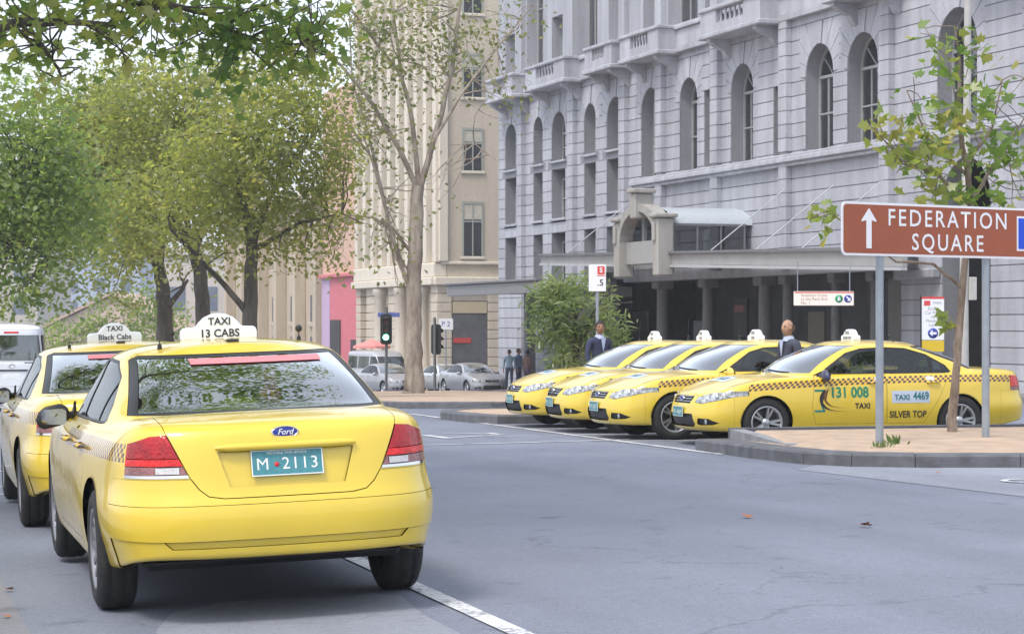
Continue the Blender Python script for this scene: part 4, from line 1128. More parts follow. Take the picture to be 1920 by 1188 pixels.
# windows
def window(o, bars=True, blind=0.0):
    t0, t1, z0, z1, ar = o; r = (t1 - t0) / 2; tc = (t0 + t1) / 2; zs = z1 - r if ar else z1; y = DEP - .06
    w = empty("window"); w.parent = hotel
    pl = [(t0, z0), (t1, z0)] + ([(tc + r * math.cos(a), zs + r * math.sin(a)) for a in np.linspace(0, math.pi, 15)] if ar else [(t1, z1), (t0, z1)])
    MB().prism(pl, lambda q: (q[0], y, q[1]), lambda q: (q[0], y + .02, q[1])).build("pane", M_WGLASS, w)
    f = MB(); fw = .07
    f.box(t0, t0 + fw, y - .05, y + .04, z0, zs); f.box(t1 - fw, t1, y - .05, y + .04, z0, zs); f.box(t0 + fw, t1 - fw, y - .05, y + .04, z0, z0 + .09)
    if ar:
        ra = r - fw
        for k in range(14):
            a0, a1 = math.pi * k / 14, math.pi * (k + 1) / 14
            f.prism([(tc + q * math.cos(a), zs + q * math.sin(a)) for q, a in ((ra, a0), (r, a0), (r, a1), (ra, a1))], lambda q: (q[0], y - .05, q[1]), lambda q: (q[0], y + .04, q[1]))
        f.box(t0 + fw, t1 - fw, y - .06, y + .03, zs - .06, zs + .03)
        for sx in (-.38, .38): f.prism([(tc - .02, zs), (tc + .02, zs), (tc + r * sx * 1.75 + .02, zs + r * .62), (tc + r * sx * 1.75 - .02, zs + r * .62)], lambda q: (q[0], y - .03, q[1]), lambda q: (q[0], y + .02, q[1]))
    else: f.box(t0 + fw, t1 - fw, y - .05, y + .04, z1 - .08, z1)
    H_ = zs - z0
    if bars:
        if t1 - t0 > 1.1: 
            for q in (1 / 3, 2 / 3): f.box(t0 + (t1 - t0) * q - .02, t0 + (t1 - t0) * q + .02, y - .045, y + .035, z0 + .09, zs - .06)
        f.box(t0 + fw, t1 - fw, y - .055, y + .03, z0 + H_ * .5 - .025, z0 + H_ * .5 + .025)
    f.build("frame", M_WFRAME, w)
    if blind: MB().box(t0 + fw + .01, t1 - fw - .01, y + .08, y + .09, z0 + .1 if blind > 0 else z0 + H_ * .5, (z0 + H_ * blind) if blind > 0 else zs).build("blind", M_WBLIND, w)
    s = MB(); s.bbox(t0 - .08, t1 + .08, -.09, DEP - .1, z0 - .10, z0 - .004, .015); s.build("sill", M_GREY, w) if z0 > 3.3 and not (ar and z0 < 7.5) else None
    return w
random.seed(7)
for o in openings:
    if o[0] == ENT[0] or o[0] == SHOP[0]: continue
    window(o, True, blind=(random.choice([.45, .5, .55, .9]) if o[4] and o[2] < 7.5 else random.choice([0, .4, .7, .95, .5])))
# string course at the sills of the tall arches
m = MB(); m.bbox(ft(1192), T1, -.30, .0, 6.62, 6.80, .03); m.bbox(ft(1193), T1, -.20, -.001, 6.50, 6.62, .02); m.bbox(ft(1192.5), T1, -.24, -.001, 6.803, 6.88, .02); m.build("string_course", M_GREY, hotel)
# projecting pilaster strips with their own courses
for px in (983, 1079, 1176, 1245, 1342 + 8, 1480, 1672):
    t = ft(px); w_ = .42; z = -2.0
    po = empty("pilaster"); po.parent = hotel
    for k in range(len(zc) - 1):
        if zc[k] < (3.3 if SHOP[0] < t < SHOP[1] else -2): continue
        if 6.3 < zc[k] < 6.9 and px > 1192: continue
        MB().box(t - w_, t + w_ * .4, -.20, -.002, zc[k] + .014, zc[k + 1] - .014).build("pilaster_block", M_GREY, po)
    MB().box(t - w_ + .03, t + w_ * .4 - .03, -.17, -.003, 3.3 if SHOP[0] < t < SHOP[1] else -2, zc[-1]).build("pilaster_core", M_GREYD, po)
    MB().box(t - w_, t + w_ * .4, -.2, -.002, 12.25, 19.3).build("upper_pilaster", M_GREY, po)
# balcony band
bo = empty("balcony_band"); bo.parent = hotel
MB().bbox(T0, T1, -.22, -.002, 11.15, 11.34, .02).build("band_base", M_GREY, bo); MB().bbox(T0, T1, -.16, -.003, 11.345, 11.95, .02).build("band_panel", M_GREY, bo); MB().bbox(T0, T1, -.26, -.002, 11.955, 12.12, .03).build("band_cap", M_GREY, bo)
M_BAL = MB().lathe([(0, .05), (.05, .05), (.07, .03), (.16, .06), (.26, .035), (.30, .05), (.34, .05)], 8, 'z').mesh("baluster"); M_BAL.materials.append(M_GREY)
def balcony(t0, t1, dep=.85, nb=6):
    b = empty("balcony"); b.parent = hotel
    MB().bbox(t0 - .06, t1 + .06, -dep - .08, -.004, 11.10, 11.26, .03).build("floor_slab", M_GREY, b)
    w_ = (t1 - t0); ta, tb = t0 + w_ * .27, t1 - w_ * .27
    for x0, x1 in ((t0, ta), (tb, t1)): MB().box(x0, x1, -dep, -dep + .25, 11.262, 12.0).build("parapet_panel", M_GREY, b)
    MB().box(ta + .001, tb - .001, -dep + .001, -dep + .25, 11.262, 11.55).build("parapet_base", M_GREY, b)
    for xx in (t0, t1 - .22): MB().box(xx + .002, xx + .218, -dep + .252, -.006, 11.262, 12.0).build("parapet_side", M_GREY, b)
    for k in range(nb):
        o = new_obj("baluster", M_BAL, b); o.location = (ta + (tb - ta) * (k + .5) / nb, -dep + .12, 11.552); o.scale = (1, 1, 1.3)
    MB().bbox(t0 - .07, t1 + .07, -dep - .07, -dep + .32, 12.002, 12.14, .03).build("cap_rail", M_GREY, b)
    for xx in (t0, t1 - .22): MB().bbox(xx - .05, xx + .27, -dep + .325, -.006, 12.004, 12.138, .03).build("cap_rail", M_GREY, b)
    for xx in (t0 + w_ * .08, t1 - w_ * .08 - .28):
        cv = [(0, 11.098), (-dep + .05, 11.098), (-dep + .05, 11.0), (-dep * .8, 10.93), (-dep * .55, 10.82), (-dep * .3, 10.72), (-.12, 10.50), (0, 10.42)]
        MB().prism(cv, lambda q: (xx, q[0] - .003, q[1]), lambda q: (xx + .28, q[0] - .003, q[1])).build("corbel", M_GREY, b)
for l, r in ((912, 972), (985, 1070), (1096, 1158), (1162, 1246), (1313, 1437), (1545, 1660), (1790, 1920)):
    balcony(ft(l, .85), ft(r - 12, .85))
# street canopy: falls slightly towards the camera
cl, cr = ft(1014, 3.0), ft(1692, 3.0)
def zl(t, zz0, zz1): return zz0 + (zz1 - zz0) * (t - cl) / (cr - cl)
can = empty("street_canopy"); can.parent = hotel
def slopebox(t0, t1, y0, y1, a0, a1, b0, b1, name, mat, par):
    """a: bottom heights at t0,t1; b: top heights"""
    m = MB(); m.add([(t0, y0, a0), (t1, y0, a1), (t1, y1, a1), (t0, y1, a0), (t0, y0, b0), (t1, y0, b1), (t1, y1, b1), (t0, y1, b0)], [(0, 3, 2, 1), (4, 5, 6, 7), (0, 1, 5, 4), (2, 3, 7, 6), (0, 4, 7, 3), (1, 2, 6, 5)]); return m.build(name, mat, par)
slopebox(cl, cr, -3.0, -2.85, 3.80, 2.98, 4.05, 3.42, "fascia", M_FASCIA, can)
slopebox(cl, cr, -3.12, -2.84, 4.06, 3.43, 4.14, 3.51, "fascia_cap", M_SOFFIT, can)
slopebox(cl, cr, -3.06, -2.86, 3.70, 2.88, 3.79, 2.97, "gutter_strip", simple("gutter_grey", (.42, .43, .45), .5), can)
cb = ft(1735); m = MB(); m.add([(cl, -2.84, 3.86), (cr, -2.84, 3.04), (cb, -.21, 3.04), (cl, -.21, 3.86), (cl, -2.84, 4.0), (cr, -2.84, 3.36), (cb, -.21, 3.36), (cl, -.21, 4.0)], [(0, 3, 2, 1), (4, 5, 6, 7), (0, 1, 5, 4), (2, 3, 7, 6), (0, 4, 7, 3), (1, 2, 6, 5)]); m.build("roof_slab", M_SOFFIT, can)
for px in (1330, 1415, 1500, 1060):
    t = ft(px, 3.0); zf = zl(t, 4.14, 3.51)
    MB().tube([(t, -2.95, zf), (t, -.35, zf + 2.0)], .017, 8).build("tie_rod", simple("rod_grey", (.48, .5, .53), .4), can)
# arched entrance portal on the canopy edge with a glazed barrel vault behind
pt = empty("entrance_portal"); pt.parent = hotel
pa, pb = ft(1160, 3.3), ft(1243, 3.3); pc = (pa + pb) / 2; pw = pb - pa
for x0, x1 in ((pa, pa + .44), (pb - .44, pb)):
    MB().bbox(x0, x1, -3.5, -2.9, 3.05, 4.95, .05).build("portal_post", M_TAN, pt); MB().bbox(x0 - .1, x1 + .1, -3.6, -2.8, 4.952, 5.1, .04).build("post_cap", M_TAN, pt)
    MB().bbox(x0 + .12, x1 - .12, -3.58, -3.502, 4.2, 4.8, .02).build("post_bracket", M_TAN, pt)
ri, ro = pw / 2 - .46, pw / 2 - .04; zs_ = 4.3; ky = .62
n = 14; vp = []
for k in range(n):
    a0, a1 = math.pi * k / n, math.pi * (k + 1) / n
    pl = [(pc + q * math.cos(a), zs_ + q * math.sin(a) * ky) for q, a in ((ri, a0), (ro, a0), (ro, a1), (ri, a1))]
    vp.append(pl)
m = MB()
for pl in vp: m.prism(pl, lambda q: (q[0], -3.45, q[1]), lambda q: (q[0], -2.95, q[1]))
m.build("portal_arch", M_TAN, pt)
MB().bbox(pc - .22, pc + .22, -3.6, -2.9, zs_ + ri * ky - .25, zs_ + ro * ky + .35, .05).build("keystone", M_TAN, pt); MB().bbox(pc - .35, pc + .35, -3.68, -2.85, zs_ + ro * ky + .352, zs_ + ro * ky + .5, .03).build("finial", M_TAN, pt)
MB().box(pa + .45, pb - .45, -3.2, -3.16, 3.5, 4.25).build("portal_panel", M_FASCIA, pt); MB().box(pc - .1, pc + .1, -3.2, -3.1, 4.252, 5.0).build("portal_mullion", M_SOFFIT, pt)
vm = MB(); R1 = pw / 2 - .2
vs = []; nn = 12
for k in range(nn + 1):
    a = math.pi * k / nn
    for y in (-2.88, -.002): vs.append((pc + R1 * math.cos(a), y, 4.75 + R1 * math.sin(a) * .36))
vm.add(vs, [(2 * k, 2 * k + 1, 2 * k + 3, 2 * k + 2) for k in range(nn)], True)
vm.build("vault_roof", simple("vault_polycarbonate", (.44, .49, .53), .4, noise=.06), pt)
for sx in (-1, 1):
    xw = pc + sx * (R1 - .02)
    MB().box(xw - .02, xw + .02, -2.88, -.26, 3.7, 4.70).build("vault_side_glass", M_WGLASS, pt)
    for y in (-2.85, -2.0, -1.15, -.3): MB().box(xw - .05, xw + .05, y - .03, y + .03, 3.65, 4.72).build("vault_post", M_SOFFIT, pt)
    MB().box(xw - .07, xw + .07, -2.9, -.25, 4.70, 4.78).build("vault_eave", M_SOFFIT, pt)
# ground floor behind the canopy
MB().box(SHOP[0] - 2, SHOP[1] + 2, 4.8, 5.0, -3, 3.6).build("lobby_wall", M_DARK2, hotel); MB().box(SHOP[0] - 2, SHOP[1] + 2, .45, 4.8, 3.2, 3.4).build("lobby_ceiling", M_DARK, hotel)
for px, w_ in ((1240, .5), (1325, .45), (1432, .5), (1475, .4), (1565, .35), (1640, .4)):
    t = ft(px, -.5); co = empty("column"); co.parent = hotel
    MB().lathe([(-2.2, w_ * .62), (-1.9, w_ * .62), (-1.85, w_ * .5), (2.75, w_ * .42)], 16, 'z', (t, .55, 0)).build("shaft", simple("column_grey", (.20, .20, .205), .7, noise=.1), co)
    MB().bbox(t - w_ * .65, t + w_ * .65, .55 - w_ * .65, .55 + w_ * .65, 2.76, 3.14, .05).build("capital", simple("column_grey", (.2, .2, .2)), co)
for l, r, z0, z1, col in ((1185, 1212, .6, 2.0, (.30, .30, .31)), (1205, 1228, -.8, 1.2, (.22, .23, .24)), (1300, 1325, -.9, 1.6, (.20, .2, .21)), (1375, 1400, 1.0, 2.4, (.04, .04, .045)), (1515, 1545, -1.0, 1.9, (.24, .21, .17)), (1560, 1575, -1.0, 1.6, (.20, .17, .14)), (1665, 1690, .6, 2.9, (.26, .25, .24))):
    a, b = ft(l, -2.5), ft(r, -2.5); MB().bbox(a, b, 2.5, 2.6, z0, z1, .01).build("lobby_panel", simple("lobby_%d" % l, col, .6), hotel)
m = MB(); m.bbox(ft(1379, -2), ft(1396, -2), 1.95, 2.0, 1.9, 2.15, .01); m.build("lobby_red_notice", simple("dull_red", (.28, .10, .09), .6), hotel)
a, b = ENT; M_VOID = simple("driveway_shade_black", (.012, .012, .014), .9); MB().box(a - .2, b + .2, 6.0, 6.15, -3, 6.2).build("driveway_wall", M_VOID, hotel)  # near-black colour stands in for the deep shade inside the entry
for x0, x1 in ((a - .2, a - .02), (b + .02, b + .2)): MB().box(x0, x1, DEP + .01, 5.99, -3, 6.2).build("driveway_side_light_block", M_VOID, hotel)  # dark side and top boxes added to keep light out of the entry
MB().box(a - .2, b + .2, DEP + .01, 6.0, 6.21, 6.4).build("driveway_top_light_block", M_VOID, hotel)
pz = empty("entry_pier"); pz.parent = hotel
MB().bbox(SHOP[1] + .02, ENT[0] - .03, -.3, -.004, 2.75, 3.05, .05).build("pier_cap", M_GREY, pz)
# lower canopy on the left
lc = empty("side_canopy"); lc.parent = hotel
l0, l1 = ft(838, 4.0), ft(1010, 4.0)
MB().bbox(l0, l1, -4.0, -3.85, 2.62, 3.06, .02).build("fascia", simple("side_fascia", (.20, .205, .22), .5, noise=.1), lc); MB().bbox(l0 - .08, l1, -4.1, -3.86, 3.065, 3.16, .02).build("fascia_cap", M_SOFFIT, lc)
MB().box(l0, l1, -3.84, -.3, 2.72, 2.86).build("roof_slab", M_SOFFIT, lc); MB().box(l1 - .15, l1, -3.84, -.3, 2.5, 2.715).build("end_beam", M_SOFFIT, lc)
for t in (l0 + 1.0, l0 + 5, l1 - 1): MB().bbox(t - .2, t + .2, -.9, -.5, -2.2, 2.71, .03).build("canopy_post", M_SOFFIT, lc)
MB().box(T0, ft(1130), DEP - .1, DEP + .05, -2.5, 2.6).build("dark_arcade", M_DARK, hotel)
# ------------------------------------------------------------------ cream corner building beyond the side street
M_CREAM = stone("cream_render", (.56, .49, .39), var=.02, streak=.07)
M_CREAM2 = stone("cream_light", (.66, .60, .50), var=.02, streak=.06)
cream = facade_root("cream_corner_building"); tag(cream, "tall cream corner building with closely spaced vertical fins, left of the grey hotel", "building")
c0 = -103.75; c1 = -118.9
MB().box(c1, c0, .5, 16, -3.5, 21).build("wall", M_CREAM, cream)
dpx = lambda px: (px - 820) / 36.9                      # depth into the side street
def cz(py): return EYE + (HZY - py) / FPX * 109.0
MB().bbox(c0 + .003, c0 + .30, -.2, 16, 3.35, 3.75, .04).build("base_ledge", M_CREAM2, cream); MB().bbox(c0 + .003, c0 + .14, .2, 16, 4.35, 4.5, .03).build("plinth_ledge", M_CREAM2, cream)
MB().bbox(c0 + .003, c0 + .2, .05, .5, 4.5, 21, .03).build("corner_pier", M_CREAM2, cream)
for y0, y1 in ((240, 320), (378, 480), (100, 182), (-60, 25)):
    za, zb = cz(y1), cz(y0)
    for d0 in (1.3, 6.0, 9.0):
        w = empty("window"); w.parent = cream; d1 = d0 + .98
        MB().bbox(c0 + .004, c0 + .10, d0 - .14, d1 + .14, za - .16, za - .02, .02).build("sill", M_CREAM2, w)
        MB().box(c0 + .004, c0 + .02, d0, d1, za, zb).build("pane", simple("pane_dark", (.05, .055, .06), .12), w)
        f = MB(); 
        for q0, q1 in ((d0 - .05, d0 + .04), ((d0 + d1) / 2 - .03, (d0 + d1) / 2 + .03), (d1 - .04, d1 + .05)): f.box(c0 + .004, c0 + .06, q0, q1, za, zb)
        f.box(c0 + .005, c0 + .055, d0, d1, zb - .12, zb); f.box(c0 + .005, c0 + .055, d0, d1, za + (zb - za) * .62, za + (zb - za) * .62 + .07); f.build("frame", simple("grey_green_frame", (.34, .36, .33), .5), w)
        MB().box(c0 + .021, c0 + .03, d0 + .04, d1 - .04, zb - (zb - za) * .33, zb - .05).build("blind", M_WBLIND, w)
# street front: fins and recessed glazing
nf = 9
for k in range(nf + 1):
    t = c0 - .2 - (c0 - c1 - .4) * k / nf
    MB().bbox(t - .26, t + .26, -.12, .498, 4.45, 21, .03).build("fin", M_CREAM2, cream)
    if k < nf:
        tm = t - (c0 - c1 - .4) / nf / 2
        for z0 in (4.9, 8.6, 12.3, 16.0): MB().box(tm - .42, tm + .42, .44, .497, z0, z0 + 2.4).build("window_pane", simple("pane_dark2", (.09, .09, .09), .15), cream)
MB().bbox(c1, c0 + .002, -.35, .5, 3.36, 3.74, .04).build("base_ledge", M_CREAM2, cream); MB().bbox(c1, c0, -.2, .5, 3.745, 4.44, .05).build("plinth", M_CREAM2, cream)
# rusticated ground floor
for k in range(12):
    z0 = -1.9 + k * .44
    for t0, t1 in ((c0 - 1.0, c0), (c0 - 4.6, c0 - 3.4), (c0 - 8.6, c0 - 7.2), (c0 - 13.0, c0 - 11.4), (c1, c1 + .9)):
        MB().bbox(t0, t1, -.05, .48, z0 + .015, z0 + .425, .02).build("ground_floor_block", M_CREAM, cream)
    for d0, d1 in ((.0, .7), (2.6, 3.6), (5.6, 7.0)): MB().bbox(c0 - .02, c0 + .12, d0 - .052, d1, z0 + .015, z0 + .425, .02).build("ground_floor_block", M_CREAM, cream)
for t in (c0 - 2.2, c0 - 6.0, c0 - 10.0): MB().lathe([(-1.9, .42), (-1.7, .42), (-1.6, .34), (2.9, .29), (3.0, .38), (3.3, .4)], 14, 'z', (t, -.1, 0)).build("column", M_CREAM2, cream)
for t in (c0 - 4.0, c0 - 9.4, c1 + 1.6): MB().box(t - .3, t + .3, -.09, -.052, -.6, .6).build("ground_window", M_DARK2, cream)
MB().box(c0 + .005, c0 + .05, .75, 2.55, -1.9, 2.6).build("shop_window", M_DARK2, cream); MB().box(c0 + .051, c0 + .08, .8, 1.7, .55, .8).build("red_shop_strip", simple("shop_red", (.5, .06, .05), .5), cream)
MB().box(c0 + .051, c0 + .08, .75, 2.5, 2.0, 2.55).build("shop_header", simple("shop_cream", (.5, .42, .28), .6), cream)
# ------------------------------------------------------------------ pink shop with salmon upper wall, then sandstone block
pink = facade_root("pink_shop_building"); tag(pink, "narrow building with a bright pink street level and plain salmon wall above", "building")
p0, p1 = c1 - .05, -127.6
MB().box(p1, p0, .25, 14, 4.32, 14.9).build("salmon_wall", stone("salmon_render", (.60, .40, .30), var=.01, streak=.06), pink)
MB().box(p1 + 1.9, p0, .2, 14, -3.2, 4.3).build("pink_front", simple("pink_paint", (.60, .15, .18), .6, noise=.12), pink)
MB().box(p1, p1 + 1.88, .18, 14, -3.2, 4.3).build("lilac_front", simple("lilac_paint", (.50, .36, .52), .6, noise=.06), pink)
MB().bbox(p1, p0, -.05, .17, 4.1, 4.31, .03).build("shop_cornice", simple("pink_paint", (.62, .12, .15)), pink)
MB().box(p1 + 2.2, p1 + 4.4, .12, .19, -2.2, 1.7).build("door_opening", M_DARK, pink); MB().box(p0 - 1.8, p0 - .7, .12, .19, -2.2, .6).build("doorway", M_DARK, pink)
sand = facade_root("sandstone_building"); tag(sand, "low beige sandstone building with pilasters behind the row of tree trunks", "building")
s0, s1 = p1 - .05, -158.0
M_SANDST = stone("sandstone", (.50, .42, .32), var=.02)
MB().box(s1, s0, .6, 16, -4.4, 9.5).build("wall", M_SANDST, sand)
for k in range(6):
    t = s0 - .8 - k * 5.2
    MB().bbox(t - .35, t + .35, -.1, .598, -4.4, 8.6, .04).build("pilaster", M_SANDST, sand)
    if t - 3.6 > s1:
        w = MB().box(t - 3.4, t - 1.8, .52, .598, 1.6, 3.2).build("window", M_DARK2, sand); MB().bbox(t - 3.6, t - 1.6, .40, .597, 1.3, 1.58, .03).build("sill", M_SANDST, sand)
        MB().box(t - 3.4, t - 1.8, .52, .598, -1.6, .7).build("window", M_DARK2, sand); MB().box(t - 2.65, t - 2.55, .49, .519, -1.6, .7).build("mullion", M_SANDST, sand)
MB().bbox(s1, s0, -.4, .6, 8.62, 9.2, .05).build("cornice", M_SANDST, sand)
# far end of the street
def block(name, px0, px1, pytop, Y, dep, mat, label, win=True):
    a, b = at(px0, 606, Y), at(px1, 606, Y); zt = EYE + (HZY - pytop) / FPX * Y; w = (b - a).length
    o = empty(name, ((a.x + b.x) / 2, (a.y + b.y) / 2, 0), -TH); tag(o, label, "building")
    MB().box(-w / 2, w / 2, 0, dep, -6, zt).build("wall", mat, o)
    MB().bbox(-w / 2 - .3, w / 2 + .3, -.3, dep, zt + .002, zt + .8, .1).build("parapet", mat, o)
    if win:
        nx = max(2, int(w / 3.2)); nz_ = int((zt + 2) / 3.6)
        for i in range(nx):
            for j in range(nz_):
                x = -w / 2 + w * (i + .5) / nx; z = -1 + j * 3.6
                MB().box(x - .8, x + .8, -.06, -.003, z, z + 2.0).build("window", simple("far_glass", (.12, .15, .2), .15), o)
    return o
block("office_tower", 60, 262, 250, 330, 25, stone("tower_blue", (.40, .45, .56), var=.01), "distant blue-grey office tower glimpsed below the left tree crowns")  # distance haze is lightened into the tower's wall colour
block("apartment_block", 300, 420, 480, 190, 14, stone("pale_block", (.50, .47, .43), var=.01), "pale far building glimpsed between the tree trunks")
block("apartment_block", -120, 70, 430, 260, 20, stone("warm_block", (.46, .42, .36), var=.01), "far buff building closing the street behind the white van")
g = empty("gabled_hall", at(190, 606, 175)[:2] + (0,), -TH); tag(g, "far hall with a peach-coloured gable end above the second taxi", "building")
pl = [(-5.5, -5), (5.5, -5), (5.5, .9), (.8, 3.6), (-5.5, .6)]
MB().prism(pl, lambda q: (q[0], 0, q[1]), lambda q: (q[0], 14, q[1])).build("gable_wall", stone("peach", (.60, .47, .38), var=.01), g)
for x0, z0, x1, z1 in ((-5.9, .45, .8, 3.72), (.8, 3.72, 5.9, .8)):
    MB().prism([(x0, z0), (x1, z1), (x1, z1 + .25), (x0, z0 + .25)], lambda q: (q[0], -.4, q[1]), lambda q: (q[0], 14.3, q[1])).build("roof_slope", simple("terracotta", (.50, .36, .29), .8, noise=.1), g)
# ------------------------------------------------------------------ foliage
def leaf_mat(name, c1, c2, c3, trans=.45):
    if name in MATS: return MATS[name]
    m, nt, p = nodes(name); nt.nodes.remove(p); out = nt.nodes["Material Output"]
    g = N(nt, "ShaderNodeNewGeometry"); nz = N(nt, "ShaderNodeTexNoise", i_Scale=.7, i_Detail=2.0); L(nt, g.outputs["Position"], nz.inputs["Vector"])
    ad = N(nt, "ShaderNodeMath", operation='MULTIPLY_ADD'); L(nt, g.outputs["Random Per Island"], ad.inputs[0]); ad.inputs[1].default_value = .55
    sb = N(nt, "ShaderNodeMath", operation='MULTIPLY_ADD'); L(nt, nz.outputs[0], sb.inputs[0]); sb.inputs[1].default_value = 1.4; sb.inputs[2].default_value = -.45; L(nt, sb.outputs[0], ad.inputs[2])
    r = N(nt, "ShaderNodeValToRGB"); L(nt, ad.outputs[0], r.inputs[0]); e = r.color_ramp.elements
    e[0].position = .15; e[0].color = (*c1, 1); e[1].position = .9; e[1].color = (*c3, 1); q = r.color_ramp.elements.new(.5); q.color = (*c2, 1)
    d = N(nt, "ShaderNodeBsdfDiffuse"); t = N(nt, "ShaderNodeBsdfTranslucent"); L(nt, r.outputs[0], d.inputs[0])
    hs = N(nt, "ShaderNodeHueSaturation"); hs.inputs["Saturation"].default_value = 1.1; hs.inputs["Value"].default_value = 1.9; hs.inputs["Hue"].default_value = .49; L(nt, r.outputs[0], hs.inputs["Color"]); L(nt, hs.outputs[0], t.inputs[0])
    mx = N(nt, "ShaderNodeMixShader"); mx.inputs[0].default_value = trans; L(nt, d.outputs[0], mx.inputs[1]); L(nt, t.outputs[0], mx.inputs[2])
    gl = N(nt, "ShaderNodeBsdfGlossy"); gl.inputs["Roughness"].default_value = .4
    m2 = N(nt, "ShaderNodeMixShader"); m2.inputs[0].default_value = .05; L(nt, mx.outputs[0], m2.inputs[1]); L(nt, gl.outputs[0], m2.inputs[2]); L(nt, m2.outputs[0], out.inputs[0])
    MATS[name] = m; return m
def bark_mat(name, c1, c2, scale=3.0):
    if name in MATS: return MATS[name]
    m, nt, p = nodes(name); p.inputs["Roughness"].default_value = .9
    tc = N(nt, "ShaderNodeTexCoord"); mp = N(nt, "ShaderNodeMapping"); mp.inputs["Scale"].default_value = (1, 1, .3); L(nt, tc.outputs["Object"], mp.inputs[0])
    nz = N(nt, "ShaderNodeTexNoise", i_Scale=scale, i_Detail=7.0); nz.inputs["Roughness"].default_value = .65; L(nt, mp.outputs[0], nz.inputs["Vector"])
    r = N(nt, "ShaderNodeValToRGB"); L(nt, nz.outputs[0], r.inputs[0]); e = r.color_ramp.elements
    e[0].position = .38; e[0].color = (*c1, 1); e[1].position = .6; e[1].color = (*c2, 1); L(nt, r.outputs[0], p.inputs["Base Color"])
    n2 = N(nt, "ShaderNodeTexNoise", i_Scale=scale * 5, i_Detail=5.0); L(nt, mp.outputs[0], n2.inputs["Vector"])
    b = N(nt, "ShaderNodeBump", i_Strength=.7, i_Distance=.03); L(nt, n2.outputs[0], b.inputs["Height"]); L(nt, b.outputs[0], p.inputs["Normal"])
    MATS[name] = m; return m
QUAD = np.array([(0, 0, 0), (.32, .42, .04), (0, 1, -.06), (-.32, .42, .04)])
NARROW = np.array([(0, 0, 0), (.10, .45, .03), (0, 1, -.08), (-.10, .45, .03)])
MAPLE = np.array([(0, 0, 0), (.34, .04, .03), (.24, .26, .0), (.56, .42, .05), (.27, .54, .02), (.18, .72, 0), (0, 1.05, -.08), (-.18, .72, 0), (-.27, .54, .02), (-.56, .42, .05), (-.24, .26, .0), (-.34, .04, .03)])
def leaves(pts, size, shape, rng, droop=.3, jit=.45, normal_bias=None):
    """leaf cards at pts -> (verts, faces)"""
    n = len(pts); k = len(shape)
    # random frames with the face tending upwards
    nrm = rng.normal(size=(n, 3)) * .75 + np.array([0, 0, .8]); nrm /= np.linalg.norm(nrm, axis=1, keepdims=True)
    d = rng.normal(size=(n, 3)); d[:, 2] -= droop; d -= nrm * (d * nrm).sum(1, keepdims=True); d /= np.linalg.norm(d, axis=1, keepdims=True)
    s = np.cross(d, nrm); sz = size * (1 + jit * (rng.random(n) * 2 - 1))
    V = pts[:, None, :] + sz[:, None, None] * (shape[None, :, 0:1] * s[:, None, :] + (shape[None, :, 1:2]) * d[:, None, :] + shape[None, :, 2:3] * nrm[:, None, :])
    return V.reshape(-1, 3), np.arange(n * k).reshape(n, k)
def leaf_mesh(name, V, Fc, mat):
    me = bpy.data.meshes.new(name); n, k = Fc.shape
    me.vertices.add(len(V)); me.vertices.foreach_set("co", V.astype(np.float32).ravel()); me.loops.add(n * k); me.loops.foreach_set("vertex_index", Fc.ravel().astype(np.int32))
    me.polygons.add(n); me.polygons.foreach_set("loop_start", (np.arange(n) * k).astype(np.int32)); me.polygons.foreach_set("loop_total", np.full(n, k, np.int32))
    me.update(calc_edges=True); me.materials.append(mat); return me
def cloud(rng, blobs, density, clump=.28):
    """points gathered in sprays inside ellipsoids; blobs (centre, radii)"""
    out = []
    for bb in blobs:
        c, r = bb[0], bb[1]; mul_ = bb[2] if len(bb) > 2 else 1.0
        c = np.array(c); r = np.array(r if hasattr(r, '__len__') else (r, r, r)); n = int(density * mul_ * r[0] * r[1] * r[2] * 4.19)
        ns = max(3, n // 14); u = rng.normal(size=(ns, 3)); u /= np.linalg.norm(u, axis=1, keepdims=True); u *= (rng.random((ns, 1)) ** .42)
        sp = c + u * r; idx = rng.integers(0, ns, n); out.append(sp[idx] + rng.normal(size=(n, 3)) * clump)
    return np.concatenate(out)
def bend(a, b, rng, amp=.12, n=6, sag=0.0):
    a, b = Vector(a), Vector(b); l = (b - a).length; pts = []
    o1 = Vector(rng.normal(size=3)) * l * amp
    for k in range(n + 1):
        t = k / n; pts.append(a.lerp(b, t) + o1 * math.sin(math.pi * t) * .5 + Vector(rng.normal(size=3)) * l * .012 + Vector((0, 0, sag * math.sin(math.pi * t))))
    pts[0] = a; return pts
def taper(r0, r1, n): return [r0 + (r1 - r0) * k / (n - 1) for k in range(n)]
